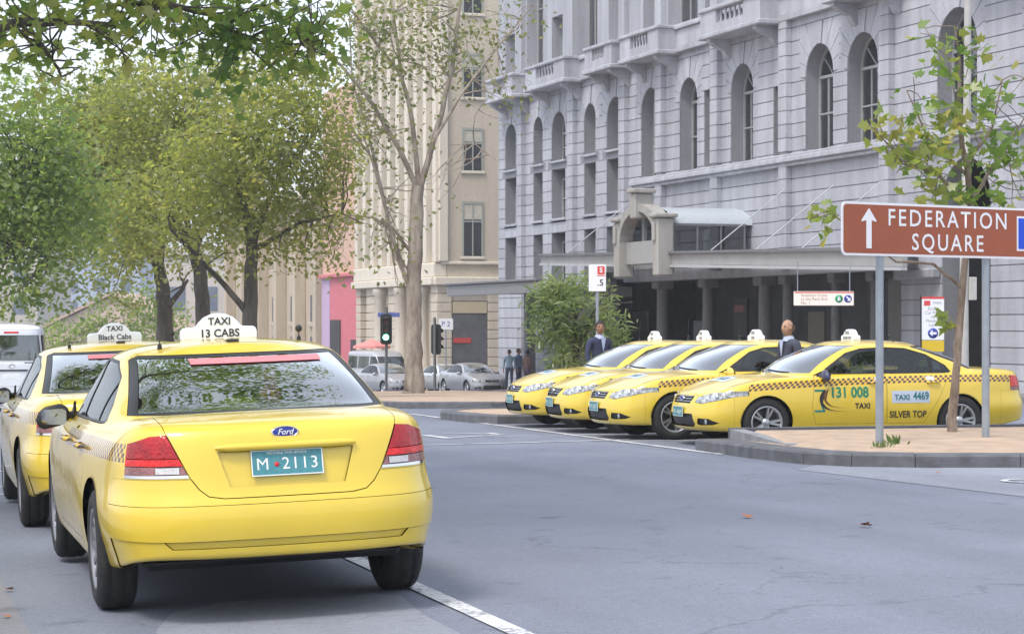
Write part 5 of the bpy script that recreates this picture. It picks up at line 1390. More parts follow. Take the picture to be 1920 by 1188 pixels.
def tree(name, label, trunk, r0, limbs, blobs, mat, bark, seed, leaf=.2, density=20, shape=QUAD, clump=.28, twigs=26, group=None, flare=1.35, tw_r=None):
    """trunk: list of points; limbs: list of (points, r0, r1)"""
    rng = np.random.default_rng(seed); base = Vector(trunk[0])
    o = empty(name, base); tag(o, label, "tree", group)
    loc = lambda p: Vector(p) - base
    m = MB(); tp = [loc(p) for p in trunk]; n = len(tp); rr = taper(r0, r0 * .66, n); rr[0] *= flare
    # add a root flare ring
    tp = [tp[0] - Vector((0, 0, .15)), tp[0] + Vector((0, 0, .12))] + tp[1:]; rr = [rr[0] * 1.15, r0 * 1.1] + rr[1:]
    fine = []; fr = []
    for i in range(len(tp) - 1):
        for k in range(4): fine.append(tp[i].lerp(tp[i + 1], k / 4) + Vector((*(rng.normal(size=2) * r0 * .06), 0))); fr.append((rr[i] + (rr[i + 1] - rr[i]) * k / 4) * (1 + rng.normal() * .03))
    fine.append(tp[-1]); fr.append(rr[-1]); m.tube(fine, fr, 14); m.build("trunk", bark, o)
    lb = MB(); ends = []
    for pts, a, b in limbs:
        q = [loc(p) for p in pts]; f2 = []; 
        for i in range(len(q) - 1):
            for k in range(3): f2.append(q[i].lerp(q[i + 1], k / 3) + (Vector(rng.normal(size=3)) * a * .14 if (i or k) else Vector()))
        f2.append(q[-1]); lb = MB(); lb.tube(f2, taper(a, b, len(f2)), 8); lb.build("limb", bark, o); ends += f2[len(f2) // 3:]
    tw = MB(); bl = [(loc(q[0]), q[1], q[2] if len(q) > 2 else 1.0) for q in blobs]
    for c, r, _w in bl:
        rr_ = r if hasattr(r, '__len__') else (r, r, r)
        for _ in range(max(2, twigs // len(bl))):
            s_ = min(ends, key=lambda e: (e - c).length + rng.random() * 1.5) if ends else tp[-1]
            e = c + Vector([rng.normal() * .5 * q for q in rr_]); tw.tube(bend(s_, e, rng, .15, 5), taper(tw_r or (.03 * r0 / .3 + .006), .005, 6), 5, cap=False)
    if tw.v: t_ = tw.build("twigs", bark, o, recalc=False); t_["kind"] = "stuff"
    P_ = cloud(rng, [(tuple(c), r, w_) for c, r, w_ in bl], density, clump)
    V, Fc = leaves(P_, leaf, shape, rng); cr = new_obj("crown", leaf_mesh("crown", V, Fc, mat), o); cr["kind"] = "stuff"
    return o
M_LEAF_OLIVE = leaf_mat("olive_leaves", (.145, .185, .042), (.215, .25, .06), (.295, .295, .085), .68)
M_LEAF_GREEN = leaf_mat("green_leaves", (.11, .18, .045), (.175, .25, .065), (.25, .295, .09), .68)
M_LEAF_NEAR = leaf_mat("street_leaves", (.07, .13, .03), (.13, .20, .045), (.25, .26, .07), .65)
M_LEAF_SPARSE = leaf_mat("plane_leaves", (.085, .115, .03), (.15, .19, .05), (.27, .25, .10), .5)
M_LEAF_SMALL = leaf_mat("young_plane_leaves", (.08, .16, .03), (.15, .24, .05), (.34, .30, .08), .5)
M_LEAF_BUSH = leaf_mat("bush_leaves", (.07, .12, .04), (.14, .20, .065), (.26, .31, .13), .5)
M_BARK_D = bark_mat("dark_bark", (.05, .042, .035), (.13, .11, .09)); M_BARK_P = bark_mat("plane_bark", (.22, .18, .145), (.44, .39, .33), 3.2); M_BARK_S = bark_mat("sapling_bark", (.16, .12, .09), (.30, .24, .19), 9)
GT = "plane trees along the middle of the street"
def blob(px, py, Y, r, k=1.0): return (at(px, py, Y), r, k)
# three dark trunks behind the kerb taxis
def base(px, Y): p = at(px, 606, Y); return Vector((p.x, p.y, gz(p.y, p.x) + .1))
b1 = base(470, 62)
tree("plane_tree", "rightmost of the three dark-trunked trees behind the 13 CABS taxi, leaning limb on its left", [b1, at(470, 600, 62), at(470, 520, 62), at(473, 450, 62)], .24,
     [([at(462, 585, 62), at(420, 535, 61.5), at(370, 480, 61), at(320, 430, 60.5)], .10, .04), ([at(473, 455, 62), at(500, 380, 62.5), at(540, 300, 63)], .13, .04), ([at(473, 455, 62), at(450, 360, 61), at(440, 250, 61)], .13, .03), ([at(474, 470, 62), at(560, 420, 62), at(640, 400, 62)], .08, .02)],
     [blob(500, 390, 62, (1.5, 1.8, 1.2)), blob(560, 300, 63, (1.6, 1.8, 1.5)), blob(450, 260, 61, (1.7, 1.9, 1.4)), blob(605, 400, 62, (1.0, 1.4, .8)), blob(380, 400, 61, (1.4, 1.6, 1.0)), blob(530, 200, 62, (1.5, 1.8, 1.2)), blob(600, 230, 62, (1.0, 1.3, 1.1)), blob(570, 470, 62, (.8, 1.0, .5)), blob(470, 340, 61.5, (1.6, 1.7, 1.4)), blob(625, 320, 62.5, (.9, 1.2, 1.2)), blob(510, 465, 62, (.9, 1.0, .45)), blob(400, 320, 61, (1.4, 1.5, 1.2)), blob(640, 480, 62, (.35, .6, .5), .6), blob(655, 390, 62, (.6, .8, .7), .5), blob(650, 300, 62, (.6, .8, .8), .5), blob(560, 160, 62, (1.5, 1.4, .7), .7), blob(440, 480, 61.5, (1.0, 1.0, .4), .6), blob(330, 470, 61, (1.2, 1.0, .5), .6), blob(480, 140, 62, (1.5, 1.4, .8), .7), blob(300, 360, 60, (1.2, 1.3, 1.0), .7)], M_LEAF_OLIVE, M_BARK_D, 11, .155, 100, group=GT, clump=.3)
b2 = base(378, 72)
tree("plane_tree", "middle one of the three dark-trunked trees behind the 13 CABS taxi", [b2, at(382, 600, 72), at(376, 520, 72), at(362, 465, 72)], .29,
     [([at(362, 468, 72), at(330, 420, 71), at(280, 360, 70)], .14, .04), ([at(364, 468, 72), at(400, 380, 73), at(420, 260, 73)], .15, .04), ([at(362, 470, 72), at(340, 360, 72), at(330, 240, 72)], .12, .04)],
     [blob(330, 330, 71, (2.0, 2.0, 1.5)), blob(400, 250, 72, (1.8, 2.0, 1.4)), blob(280, 250, 71, (1.9, 2.0, 1.4)), blob(250, 390, 70, (1.7, 1.8, 1.1)), blob(340, 190, 72, (1.7, 1.9, 1.0)), blob(410, 450, 72, (1.2, 1.2, .6)), blob(310, 440, 71, (1.5, 1.5, .8)), blob(430, 360, 72, (1.7, 1.7, 1.2)), blob(460, 180, 72, (1.5, 1.6, 1.0)), blob(250, 200, 71, (1.4, 1.5, 1.0)), blob(190, 460, 70, (1.2, 1.3, .9), .8), blob(250, 480, 71, (1.3, 1.3, .6), .7), blob(380, 140, 72, (2.0, 1.6, .8), .6), blob(280, 150, 72, (1.6, 1.6, .8), .6)], M_LEAF_OLIVE, M_BARK_D, 12, .17, 88, group=GT, clump=.34)
b3 = base(307, 82)
tree("plane_tree", "leftmost of the three dark-trunked trees, forked low beside the Black Cabs taxi", [b3, at(309, 600, 82), at(305, 540, 82), at(298, 500, 82)], .33,
     [([at(310, 580, 82), at(335, 550, 81.5), at(352, 525, 81)], .13, .05), ([at(298, 503, 82), at(260, 450, 81), at(215, 400, 80)], .16, .05), ([at(298, 503, 82), at(310, 420, 82), at(320, 330, 82)], .17, .05)],
     [blob(260, 480, 81, (1.2, 1.3, .7)), blob(210, 400, 80, (2.0, 2.0, 1.3)), blob(180, 300, 80, (2.1, 2.2, 1.7)), blob(290, 420, 82, (1.7, 1.7, 1.0)), blob(215, 540, 80, (.9, .9, .7)), blob(200, 220, 80, (1.8, 1.8, 1.2)), blob(355, 500, 81, (.9, .9, .5)), blob(265, 575, 81, (.9, .9, .5), .5), blob(150, 450, 80, (1.5, 1.5, 1.0)), blob(130, 250, 80, (1.7, 1.7, 1.4)), blob(250, 300, 81, (1.9, 1.9, 1.5)), blob(160, 370, 80, (1.7, 1.7, 1.3)), blob(140, 170, 80, (1.3, 1.4, .7), .6), blob(230, 150, 80, (1.6, 1.4, .8), .8), blob(320, 140, 81, (1.8, 1.4, .8), .8), blob(170, 190, 80, (1.6, 1.5, .9), .7), blob(330, 300, 82, (2, 2, 1.6)), blob(240, 250, 80, (2, 2, 1.5)), blob(110, 340, 79, (1.4, 1.4, 1.3))], M_LEAF_OLIVE, M_BARK_D, 13, .185, 84, group=GT, clump=.36)
b4 = base(-60, 58)
tree("plane_tree", "bright green tree filling the left edge above the white van", [b4, at(-58, 540, 58), at(-45, 430, 58)], .3,
     [([at(-45, 435, 58), at(20, 360, 57), at(70, 280, 57)], .15, .04), ([at(-45, 435, 58), at(30, 450, 57), at(90, 480, 57)], .12, .03)],
     [blob(40, 300, 57, (1.6, 1.7, 1.3)), blob(60, 420, 57, (1.5, 1.6, 1.0)), blob(0, 500, 57, (1.2, 1.4, 1.0)), blob(95, 500, 57, (.9, 1.1, .8)), blob(-40, 380, 58, (1.6, 1.6, 1.6)), blob(130, 370, 58, (1.3, 1.4, 1.0)), blob(30, 225, 57, (1.3, 1.4, .7)), blob(50, 560, 57, (1.0, 1.0, .4)), blob(120, 440, 59, (1.2, 1.2, .8)), blob(0, 420, 57, (1.3, 1.5, 1.2)), blob(20, 340, 57, (1.4, 1.5, 1.2)), blob(110, 290, 58, (1.2, 1.3, 1.1)), blob(10, 575, 57, (.9, .9, .35)), blob(80, 545, 57, (.9, .9, .5)), blob(10, 180, 57, (1.0, 1.2, .7)), blob(140, 500, 59, (.5, .7, .5)), blob(90, 200, 58, (1.1, 1.1, .6), .7), blob(20, 160, 58, (1.2, 1.1, .6), .6), blob(60, 360, 57, (1.5, 1.5, 1.2)), blob(150, 400, 59, (1.0, 1.0, 1.0))], M_LEAF_GREEN, M_BARK_D, 14, .155, 110, group=GT, clump=.3)
# tall bare-limbed plane
YT = 76.0; b5 = base(776, YT)
tree("plane_tree", "tall pale-barked plane with thin foliage standing on the sandy median", [b5, at(776, 660, YT), at(775, 560, YT), at(778, 450, YT), at(784, 348, YT)], .32,
     [([at(782, 352, YT), at(742, 268, YT - .5), at(690, 182, YT - 1), at(640, 125, YT - 1.5), at(590, 85, YT - 2)], .10, .03), ([at(785, 345, YT), at(772, 225, YT + .5), at(752, 140, YT + 1), at(742, 60, YT + 1), at(728, -40, YT + 1)], .10, .035),
      ([at(788, 350, YT), at(828, 212, YT), at(852, 110, YT), at(866, -30, YT)], .115, .05), ([at(812, 265, YT), at(865, 178, YT - .5), at(930, 92, YT - 1), at(1000, 10, YT - 1)], .065, .02),
      ([at(768, 470, YT), at(735, 425, YT - 1), at(700, 408, YT - 1.5), at(655, 404, YT - 2), at(600, 424, YT - 2.5)], .06, .02), ([at(770, 545, YT), at(745, 480, YT - .5), at(722, 385, YT - .5), at(694, 292, YT - 1), at(640, 215, YT - 1.5)], .08, .025),
      ([at(845, 270, YT), at(890, 270, YT), at(930, 300, YT)], .03, .012), ([at(722, 385, YT), at(690, 250, YT), at(660, 150, YT), at(655, 40, YT)], .06, .02), ([at(752, 140, YT + 1), at(690, 60, YT), at(640, -10, YT)], .07, .02)],
     [blob(660, 130, YT - 1, (1.5, 1.5, 1.2)), blob(730, 80, YT, (1.5, 1.5, 1.2)), blob(690, 230, YT - 1, (1.4, 1.3, 1.1)), blob(745, 260, YT, (.9, 1, 1.0)), blob(800, 110, YT, (1.3, 1.3, 1.4)), blob(880, 100, YT, (1.3, 1.3, 1.3)), blob(950, 50, YT - 1, (1.1, 1.0, .8)), blob(960, 190, YT - 1, (.7, .7, .9)), blob(720, 450, YT - 1, (.9, .9, .8)), blob(640, 420, YT - 2, (.9, .9, .6)),
      blob(620, 480, YT - 2, (.9, .9, .5)), blob(745, 380, YT, (.6, .6, 1.3)), blob(810, 340, YT, (.35, .5, .8)), blob(760, 510, YT, (.4, .5, .7)), blob(690, 40, YT, (1.4, 1.2, .9)), blob(800, 20, YT, (1.6, 1.2, .8)), blob(640, 260, YT - 1, (1.0, 1.0, 1.2))],
     M_LEAF_SPARSE, M_BARK_P, 15, .175, 40, clump=.40, twigs=170, tw_r=.028)
# big street tree at the near kerb: hangs into the top of the view and shades the kerb taxis
YN = 24.0; b6 = Vector((-1.4, 19.0, gz(19) + .15))
tree("plane_tree", "big overhanging kerbside tree whose dark branches cross the top left of the view", [b6, (-1.3, 19.0, 2.5), (-1.1, 19.1, 4.6)], .3,
     [([(-1.1, 19.1, 4.5), at(-120, 90, 20), at(20, 42, 20.5), at(120, 40, 21), at(200, 46, 21.5)], .07, .025), ([(-1.1, 19.1, 4.6), (.6, 19.6, 5.8), at(250, 8, 22), at(300, 4, 22), at(395, 28, 22.5), at(440, 62, 22.5), at(540, 92, 23), at(610, 60, 23)], .05, .008), ([at(380, 22, 22.4), at(440, 60, 22.5), at(450, 90, 22.5)], .02, .01),
      ([(-1.1, 19.1, 4.6), (1.5, 20, 7.0), (3.5, 21.5, 8.5)], .14, .04), ([(-1.1, 19.1, 4.6), (0, 16.0, 7.5), (1.5, 14, 9)], .12, .04), ([(-1.1, 19.1, 4.6), (-2, 21, 8), (-2, 23, 10)], .13, .04), ([at(60, 60, 20.5), at(90, 100, 20.6), at(115, 145, 20.8)], .025, .008)],
     [blob(60, 5, 20.5, (.75, .8, .22), 5), blob(200, 20, 21.5, (.55, .7, .25), 5), blob(310, 30, 22, (.5, .7, .2), 5), blob(400, 55, 22.5, (.5, .7, .3), 5), blob(470, 75, 22.5, (.55, .7, .3), 5), blob(545, 85, 23, (.5, .6, .33), 5), blob(510, 20, 22.5, (.6, .6, .25), 5), blob(590, 40, 23, (.25, .5, .3), 5), blob(440, 135, 22.5, (.45, .4, .14), 5), blob(130, 110, 20.8, (.4, .4, .15), 5), blob(20, 115, 20.5, (.3, .4, .15), 5), blob(250, 115, 22, (.3, .4, .12), 5), blob(555, 140, 23, (.3, .4, .14), 5), blob(310, 5, 22, (1.6, .8, .18), 5), blob(90, 85, 20.8, (.35, .4, .12), 4), blob(200, 95, 21.5, (.35, .4, .12), 4), blob(340, 95, 22, (.4, .4, .14), 4), blob(30, 60, 20.6, (.3, .4, .12), 4), blob(610, 110, 23, (.2, .3, .2), 4), blob(600, 5, 22, (.3, .6, .2), 5),
      ((1.5, 19, 7.6), (2.6, 3.2, 1.4)), ((3.5, 22, 8.6), (2.4, 3, 1.6)), ((.5, 25, 9.0), (2.6, 3, 2.0)), ((.5, 14, 9.0), (2.6, 3, 1.8)), ((-2, 19, 9.5), (3, 4, 2.2)), ((4.2, 17.0, 9.2), (1.8, 2.6, 1.3))],
     M_LEAF_NEAR, M_BARK_D, 16, .115, 60, shape=MAPLE, clump=.2, twigs=150, tw_r=.012)
# sapling in the island bed: separate large leaves
YS = 28.6; b7 = Vector((13.2, 26.0, 0)); b7.z = gz(26, 13.2) + .24
sap = tree("plane_tree", "slender young plane tree behind the brown road sign on the island", [b7, at(1792, 700, YS), at(1800, 600, YS), at(1808, 500, YS), at(1820, 390, YS), at(1812, 300, YS)], .058,
     [([at(1812, 305, YS), at(1795, 220, YS), at(1800, 120, YS), at(1790, 50, YS)], .04, .01), ([at(1820, 385, YS), at(1760, 330, YS - .3), at(1690, 300, YS - .5), at(1640, 240, YS - .6)], .03, .008), ([at(1820, 385, YS), at(1850, 330, YS + .3), at(1900, 260, YS + .5), at(1930, 200, YS + .6)], .03, .008), ([at(1803, 540, YS), at(1750, 495, YS - .4), at(1680, 490, YS - .8), at(1560, 400, YS - 1), at(1520, 410, YS - 1)], .022, .006), ([at(1800, 620, YS), at(1775, 605, YS), at(1765, 600, YS)], .012, .005), ([at(1815, 330, YS), at(1740, 260, YS), at(1700, 170, YS)], .025, .007), ([at(1812, 310, YS), at(1860, 240, YS), at(1880, 150, YS)], .025, .007)],
     [blob(1800, 230, YS, (.55, .5, .5)), blob(1720, 290, YS - .4, (.45, .4, .35)), blob(1880, 280, YS + .4, (.45, .4, .4)), blob(1790, 120, YS, (.35, .35, .4)), blob(1720, 190, YS, (.3, .3, .35)), blob(1880, 190, YS + .3, (.35, .3, .35)), blob(1800, 340, YS, (.55, .45, .25)), blob(1545, 400, YS - 1, (.2, .2, .2)), blob(1660, 240, YS - .5, (.2, .2, .25)), blob(1900, 370, YS + .3, (.3, .3, .2)), blob(1735, 60, YS, (.18, .2, .15)), blob(1860, 350, YS + .2, (.4, .35, .3)), blob(1760, 365, YS - .3, (.35, .3, .2)), blob(1690, 330, YS - .5, (.3, .3, .25)), blob(1850, 100, YS + .2, (.3, .3, .3), .7), blob(1910, 150, YS + .3, (.25, .25, .3), .7)], M_LEAF_SMALL, M_BARK_S, 17, .13, 130, shape=MAPLE, clump=.14, twigs=60, flare=1.1, tw_r=.008)
rng = np.random.default_rng(5); LM = leaf_mesh("leaf", MAPLE.copy(), np.arange(len(MAPLE))[None, :], M_LEAF_SMALL)
crown = [c for c in sap.children if c.name.startswith("crown")][0]
cen = [blob(1800, 230, YS - .3, (.62, .5, .6)), blob(1720, 300, YS - .5, (.45, .4, .4)), blob(1885, 290, YS + .3, (.45, .4, .45)), blob(1790, 100, YS - .2, (.42, .35, .4)), blob(1545, 405, YS - 1, (.2, .2, .2)), blob(1800, 370, YS - .3, (.7, .3, .12)), blob(1660, 240, YS - .5, (.25, .2, .3)), blob(1772, 605, YS, (.07, .07, .1))]
cnt = [70, 45, 45, 40, 22, 40, 24, 10]
for (c, r, _w), k in zip(cen, cnt):
    for _ in range(k):
        u = rng.normal(size=3); u = u / np.linalg.norm(u) * rng.random() ** .4
        lf = new_obj("leaf", LM, crown); lf.location = Vector(c) - b7 + Vector([u[i] * r[i] for i in range(3)])
        lf.rotation_euler = (rng.normal() * .7, rng.normal() * .7, rng.random() * 6.28); s_ = .11 + rng.random() * .09; lf.scale = (s_, s_, s_)
# bushy tree beyond the rank
YB = 44.5; b8 = base(1080, YB); b8.z -= .0
tree("bushy_tree", "dense bushy small tree with fine drooping leaves beside the bus stop sign", [b8, at(1082, 690, YB), at(1080, 640, YB)], .09,
     [([at(1080, 650, YB), at(1040, 590, YB), at(1020, 550, YB)], .04, .015), ([at(1080, 650, YB), at(1110, 590, YB), at(1130, 560, YB)], .04, .015), ([at(1080, 650, YB), at(1078, 580, YB), at(1075, 530, YB)], .04, .015)],
     [blob(1075, 560, YB, (.75, .7, .5)), blob(1030, 600, YB, (.5, .6, .55)), blob(1130, 610, YB, (.48, .6, .55)), blob(1080, 640, YB, (.8, .7, .42)), blob(1040, 540, YB, (.45, .5, .28)), blob(1015, 555, YB, (.3, .3, .2)), blob(1060, 675, YB, (.5, .5, .22)), blob(1150, 650, YB, (.2, .4, .3))], M_LEAF_BUSH, M_BARK_D, 18, .2, 900, shape=NARROW, clump=.10, twigs=40)
# hedge and low greenery closing the far street
tree("shrub", "pale green shrubbery at the far end of the street left of the Black Cabs sign", [base(120, 120), at(120, 640, 120)], .1, [], [blob(95, 640, 118, (1.6, 1.2, .7)), blob(140, 628, 120, (1.6, 1.2, .9)), blob(280, 610, 122, (1.6, 1.2, 1.4)), blob(210, 625, 121, (1.8, 1.2, .9)), blob(260, 570, 122, (1.5, 1.2, 1.2), .6), blob(190, 585, 122, (1.2, 1.2, .9), .5), blob(330, 600, 122, (1.0, 1.0, 1.2), .6)], M_LEAF_GREEN, M_BARK_D, 19, .22, 75, clump=.3, twigs=8)
# ------------------------------------------------------------------ the two taxis at the kerb
PM_BF = paint("taxi_paint_kerb", YEL, stripe=(.868, 0, 0, .048, -.78, 1.4), rows=4)
GTAX = "yellow taxis parked along the kerb"
near = make_bf("taxi", PM_BF, "TAXI", "13 CABS", "M  2113", .066)
near.location = (2.05, 12.5, gz(12.5, 2.05) + .03); near.rotation_euler = (0, R(-2.1), R(.1))
tag(near, "yellow sedan taxi seen from behind, nearest the camera, roof sign reading 13 CABS", "taxi", GTAX)
ahead = copy_tree(near, skip=("roof_sign",))
ahead.name = "taxi"; ahead.location = (2.0, 18.35, gz(18.35, 1.86) + .03); ahead.rotation_euler = (0, R(-2.1), R(-.4))
roof_sign(ahead, 1.12, "TAXI", "Black Cabs", s2=.064)
tag(ahead, "yellow sedan taxi parked just ahead of the nearest one, roof sign reading Black Cabs", "taxi", GTAX)
# ------------------------------------------------------------------ the taxi rank in the middle of the street
PM_FG = paint("taxi_paint_rank", YEL, stripe=(.905, 0, -.0115, .046, -1.0, 3.08))
GR = "yellow taxis nosed into the rank"
t4 = build_sedan("taxi", PM_FG, 'fg', covers=None, mirror_mat=None, hubr=.335); t4["shell"] = t4.name
t2 = build_sedan("taxi", PM_FG, 'camry', covers=M_LIME, hubr=.335); t2["shell"] = t2.name
t3 = copy_tree(t4); t1 = copy_tree(t4); t0 = copy_tree(t4)
dress_rank_taxi(t4, "M 4469", "TAXI", "SILVER TOP", "4469")
dress_rank_taxi(t3, "M 3087", "TAXI", "CABS"); dress_rank_taxi(t2, "M 1726", "TAXI", "CABS"); dress_rank_taxi(t1, "M 2950", "TAXI", "CABS", bonnet_sticker=True)
for ob in t4.children:
    if ob.name.startswith("wing_mirror"): ob.data = ob.data.copy(); ob.data.materials[0] = simple("dark_mirror", (.05, .055, .11), .3)
for car, x, y, dz in ((t4, 10.42, 28.55, -.01), (t3, 9.98, 30.95, 0), (t2, 10.02, 33.2, 0), (t1, 10.0, 35.5, 0), (t0, 12.9, 42.6, -.06)):
    car.location = (x + 3.75, y, gz(y, 14) + dz); car.rotation_euler = (0, 0, R(90 + {t3.name: .8, t2.name: -.9, t1.name: .6}.get(car.name, 0)))
tag(t4, "yellow taxi side-on in the rank with 131 008 and TAXI 4469 on its doors", "taxi", GR)
tag(t3, "yellow taxi in the rank directly behind the one numbered 4469, alloy front wheel showing", "taxi", GR)
tag(t2, "yellow taxi second from the left in the rank, with a wide wedge-shaped dark grille", "taxi", GR)
tag(t1, "leftmost yellow taxi of the rank beside the paved island nose", "taxi", GR)
tag(t0, "yellow taxi mostly hidden behind the bushy tree beyond the rank", "taxi", GR)
# ------------------------------------------------------------------ brown direction sign on two posts
M_SIGNB = simple("sign_brown", (.31, .075, .028), .45, noise=.05, scale=4); M_SIGNW = simple("sign_white", (.78, .79, .82), .4); M_POST = simple("galvanised_post", (.30, .335, .38), .45, metal=.35, noise=.1, scale=6)
M_SIGNBLUE = simple("sign_blue", (.0, .06, .62), .4)
A = at(1578, 606, 26.35); B = at(1920, 606, 28.05); A.z = B.z = 0; dv = (B - A).normalized()
sg = empty("road_sign", A); sg.rotation_euler = (0, 0, math.atan2(dv.y, dv.x)); tag(sg, "brown and white FEDERATION SQUARE direction sign on two grey posts", "road sign")
SL, z0, z1 = 3.75, EYE + (606 - 478) / FPX * 26.35, EYE + (606 - 377) / FPX * 26.35
def rrect(x0, x1, za, zb, r, n=5):
    out = []
    for cx, cz_, a0 in ((x1 - r, za + r, -90), (x1 - r, zb - r, 0), (x0 + r, zb - r, 90), (x0 + r, za + r, 180)):
        out += [(cx + r * math.cos(R(a0 + 90 * k / n)), cz_ + r * math.sin(R(a0 + 90 * k / n))) for k in range(n + 1)]
    return out
MB().prism(rrect(0, SL, z0, z1, .07), lambda p: (p[0], 0, p[1]), lambda p: (p[0], .012, p[1])).build("sign_backing", M_SIGNW, sg)
MB().prism(rrect(.028, SL - .028, z0 + .028, z1 - .028, .05), lambda p: (p[0], -.003, p[1]), lambda p: (p[0], -.0005, p[1])).build("brown_face", M_SIGNB, sg)
H_ = z1 - z0; zc_ = (z0 + z1) / 2
ar = [(-.022, -.2), (.022, -.2), (.022, .09), (.062, .075), (.062, .09), (0, .215), (-.062, .09), (-.062, .075), (-.022, .09)]
MB().prism([(p[0] * 1.9 + .43, p[1] * 1.15 + zc_) for p in ar], lambda p: (p[0], -.006, p[1]), lambda p: (p[0], -.0035, p[1])).build("arrow", M_SIGNW, sg)
lettering("FEDERATION", M_SIGNW, sg, lambda a, b: (a + 1.74, -.006, b + zc_ + .135), .285, bold=.0025, spacing=1.26, xs=1.0)
lettering("SQUARE", M_SIGNW, sg, lambda a, b: (a + 1.73, -.006, b + zc_ - .15), .285, bold=.0025, spacing=1.26, xs=.97)
MB().box(2.92, 3.52, -.006, -.0035, z0 + .10, z1 - .10).build("blue_panel_border", M_SIGNW, sg); MB().box(2.945, 3.495, -.009, -.0065, z0 + .125, z1 - .125).build("blue_panel", M_SIGNBLUE, sg)
for xx, px in ((.66, 0), (2.44, 0)):
    wp = sg.matrix_basis @ Vector((xx, .06, 0)); zb_ = gz(wp.y, wp.x) + .13 + .10 * max(0, min(1, (wp.y - 23.5) / 3))
    po = empty("sign_post"); po.parent = sg
    MB().tube([(xx, .06, zb_ - .1), (xx, .06, z1 - .08)], .048, 14).build("post", M_POST, po); MB().lathe([(z1 - .08, .05), (z1 - .05, .05), (z1 - .045, .001)], 14, 'z', (xx, .06, 0)).build("post_cap", M_POST, po)
    for zz in (z0 + .12, z1 - .14): MB().bbox(xx - .06, xx + .06, .013, .115, zz - .015, zz + .015, .004).build("bracket", M_POST, po)
# weeds at the post foot
M_WEED = leaf_mat("weed_leaves", (.05, .10, .02), (.10, .17, .04), (.2, .22, .07))
def weed(px, py, h, n, seed, label):
    rng = np.random.default_rng(seed); g = ground(px, py, .16); pts = np.zeros((n, 3)); pts[:, :2] = rng.normal(size=(n, 2)) * (.06 if h < .15 else .025)
    nrm = rng.normal(size=(n, 3)); d = rng.normal(size=(n, 3)) * .5 + np.array([0, 0, 1.0]); d /= np.linalg.norm(d, axis=1, keepdims=True); s = np.cross(d, nrm); s /= np.linalg.norm(s, axis=1, keepdims=True)
    sz = h * (.5 + rng.random(n)); V = pts[:, None] + sz[:, None, None] * (NARROW[None, :, 0:1] * 1.6 * s[:, None] + NARROW[None, :, 1:2] * d[:, None])
    o = new_obj("weed", leaf_mesh("weed", V.reshape(-1, 3), np.arange(n * 4).reshape(n, 4), M_WEED)); o.location = g; tag(o, label, "weed"); return o
weed(1652, 838, .06, 60, 1, "low green weed tuft at the foot of the left sign post"); weed(1676, 834, .11, 22, 2, "taller thin weed just right of the left sign post")
# fallen leaves
M_DRY = simple("dry_leaf", (.42, .16, .06), .8)
DL = leaf_mesh("fallen_leaf", MAPLE * np.array([1, 1, 2.5]), np.arange(len(MAPLE))[None, :], M_DRY)
for i, (px, py, s_, lb) in enumerate(((1403, 972, .11, "brown fallen leaf on the asphalt below the island corner"), (1632, 988, .12, "brown fallen leaf on the road, right of the other large one"), (1362, 868, .05, "tiny dark leaf scrap on the road near the island nose"), (1757, 888, .05, "tiny leaf scrap by the pale lane under the island"), (16, 1160, .06, "dry leaf in the gutter at the bottom left corner"), (24, 1108, .07, "pale crumpled litter in the gutter left of the rear wheel"))):
    g = ground(px, py); o = new_obj("fallen_leaf", DL); o.location = g + Vector((0, 0, .012)); o.rotation_euler = (.25, .2, i * 1.7); o.scale = (s_, s_, s_); tag(o, lb, "leaf", "fallen leaves")
# ------------------------------------------------------------------ bus stop sign, car park sign, hanging canopy sign
def pole_sign(name, label, px, Y, y0, y1, w, faces, polr=.03, extra=None, off=0.0):
    b = base(px, Y); o = empty(name, b, -TH); tag(o, label, "sign"); za, zb_ = EYE + (606 - y1) / FPX * Y - b.z, EYE + (606 - y0) / FPX * Y - b.z
    MB().tube([(off, .03, -.1), (off, .03, zb_ if off == 0 else zb_)], polr, 10).build("pole", M_POST, o)
    MB().bbox(-w / 2, w / 2, -.02, 0, za, zb_, .004).build("sign_panel", M_SIGNW, o); faces(o, za, zb_, w); return o
def f_bus(o, za, zb_, w):
    h = zb_ - za
    MB().prism(rrect(.0, .14, zb_ - .19, zb_ - .03, .02), lambda p: (p[0], -.024, p[1]), lambda p: (p[0], -.0205, p[1])).build("red_logo", simple("logo_red", (.62, .06, .05), .5), o)
    lettering("S", M_SIGNW, o, lambda a, b: (a + .07, -.0265, b + zb_ - .11), .13, bold=.004); lettering(".5", M_INK, o, lambda a, b: (a + .06, -.0225, b + za + .16), .17, bold=.002)
    MB().box(-.01, .15, -.0225, -.0205, zb_ - .22, zb_ - .205).build("red_rule", simple("logo_red", (.62, .06, .05)), o)
pole_sign("bus_stop_sign", "white stop sign with a small red logo on a pole above the bushy tree", 1120, 43.0, 496, 546, .33, f_bus)
M_GREYTXT = simple("grey_print", (.25, .26, .3), .5)
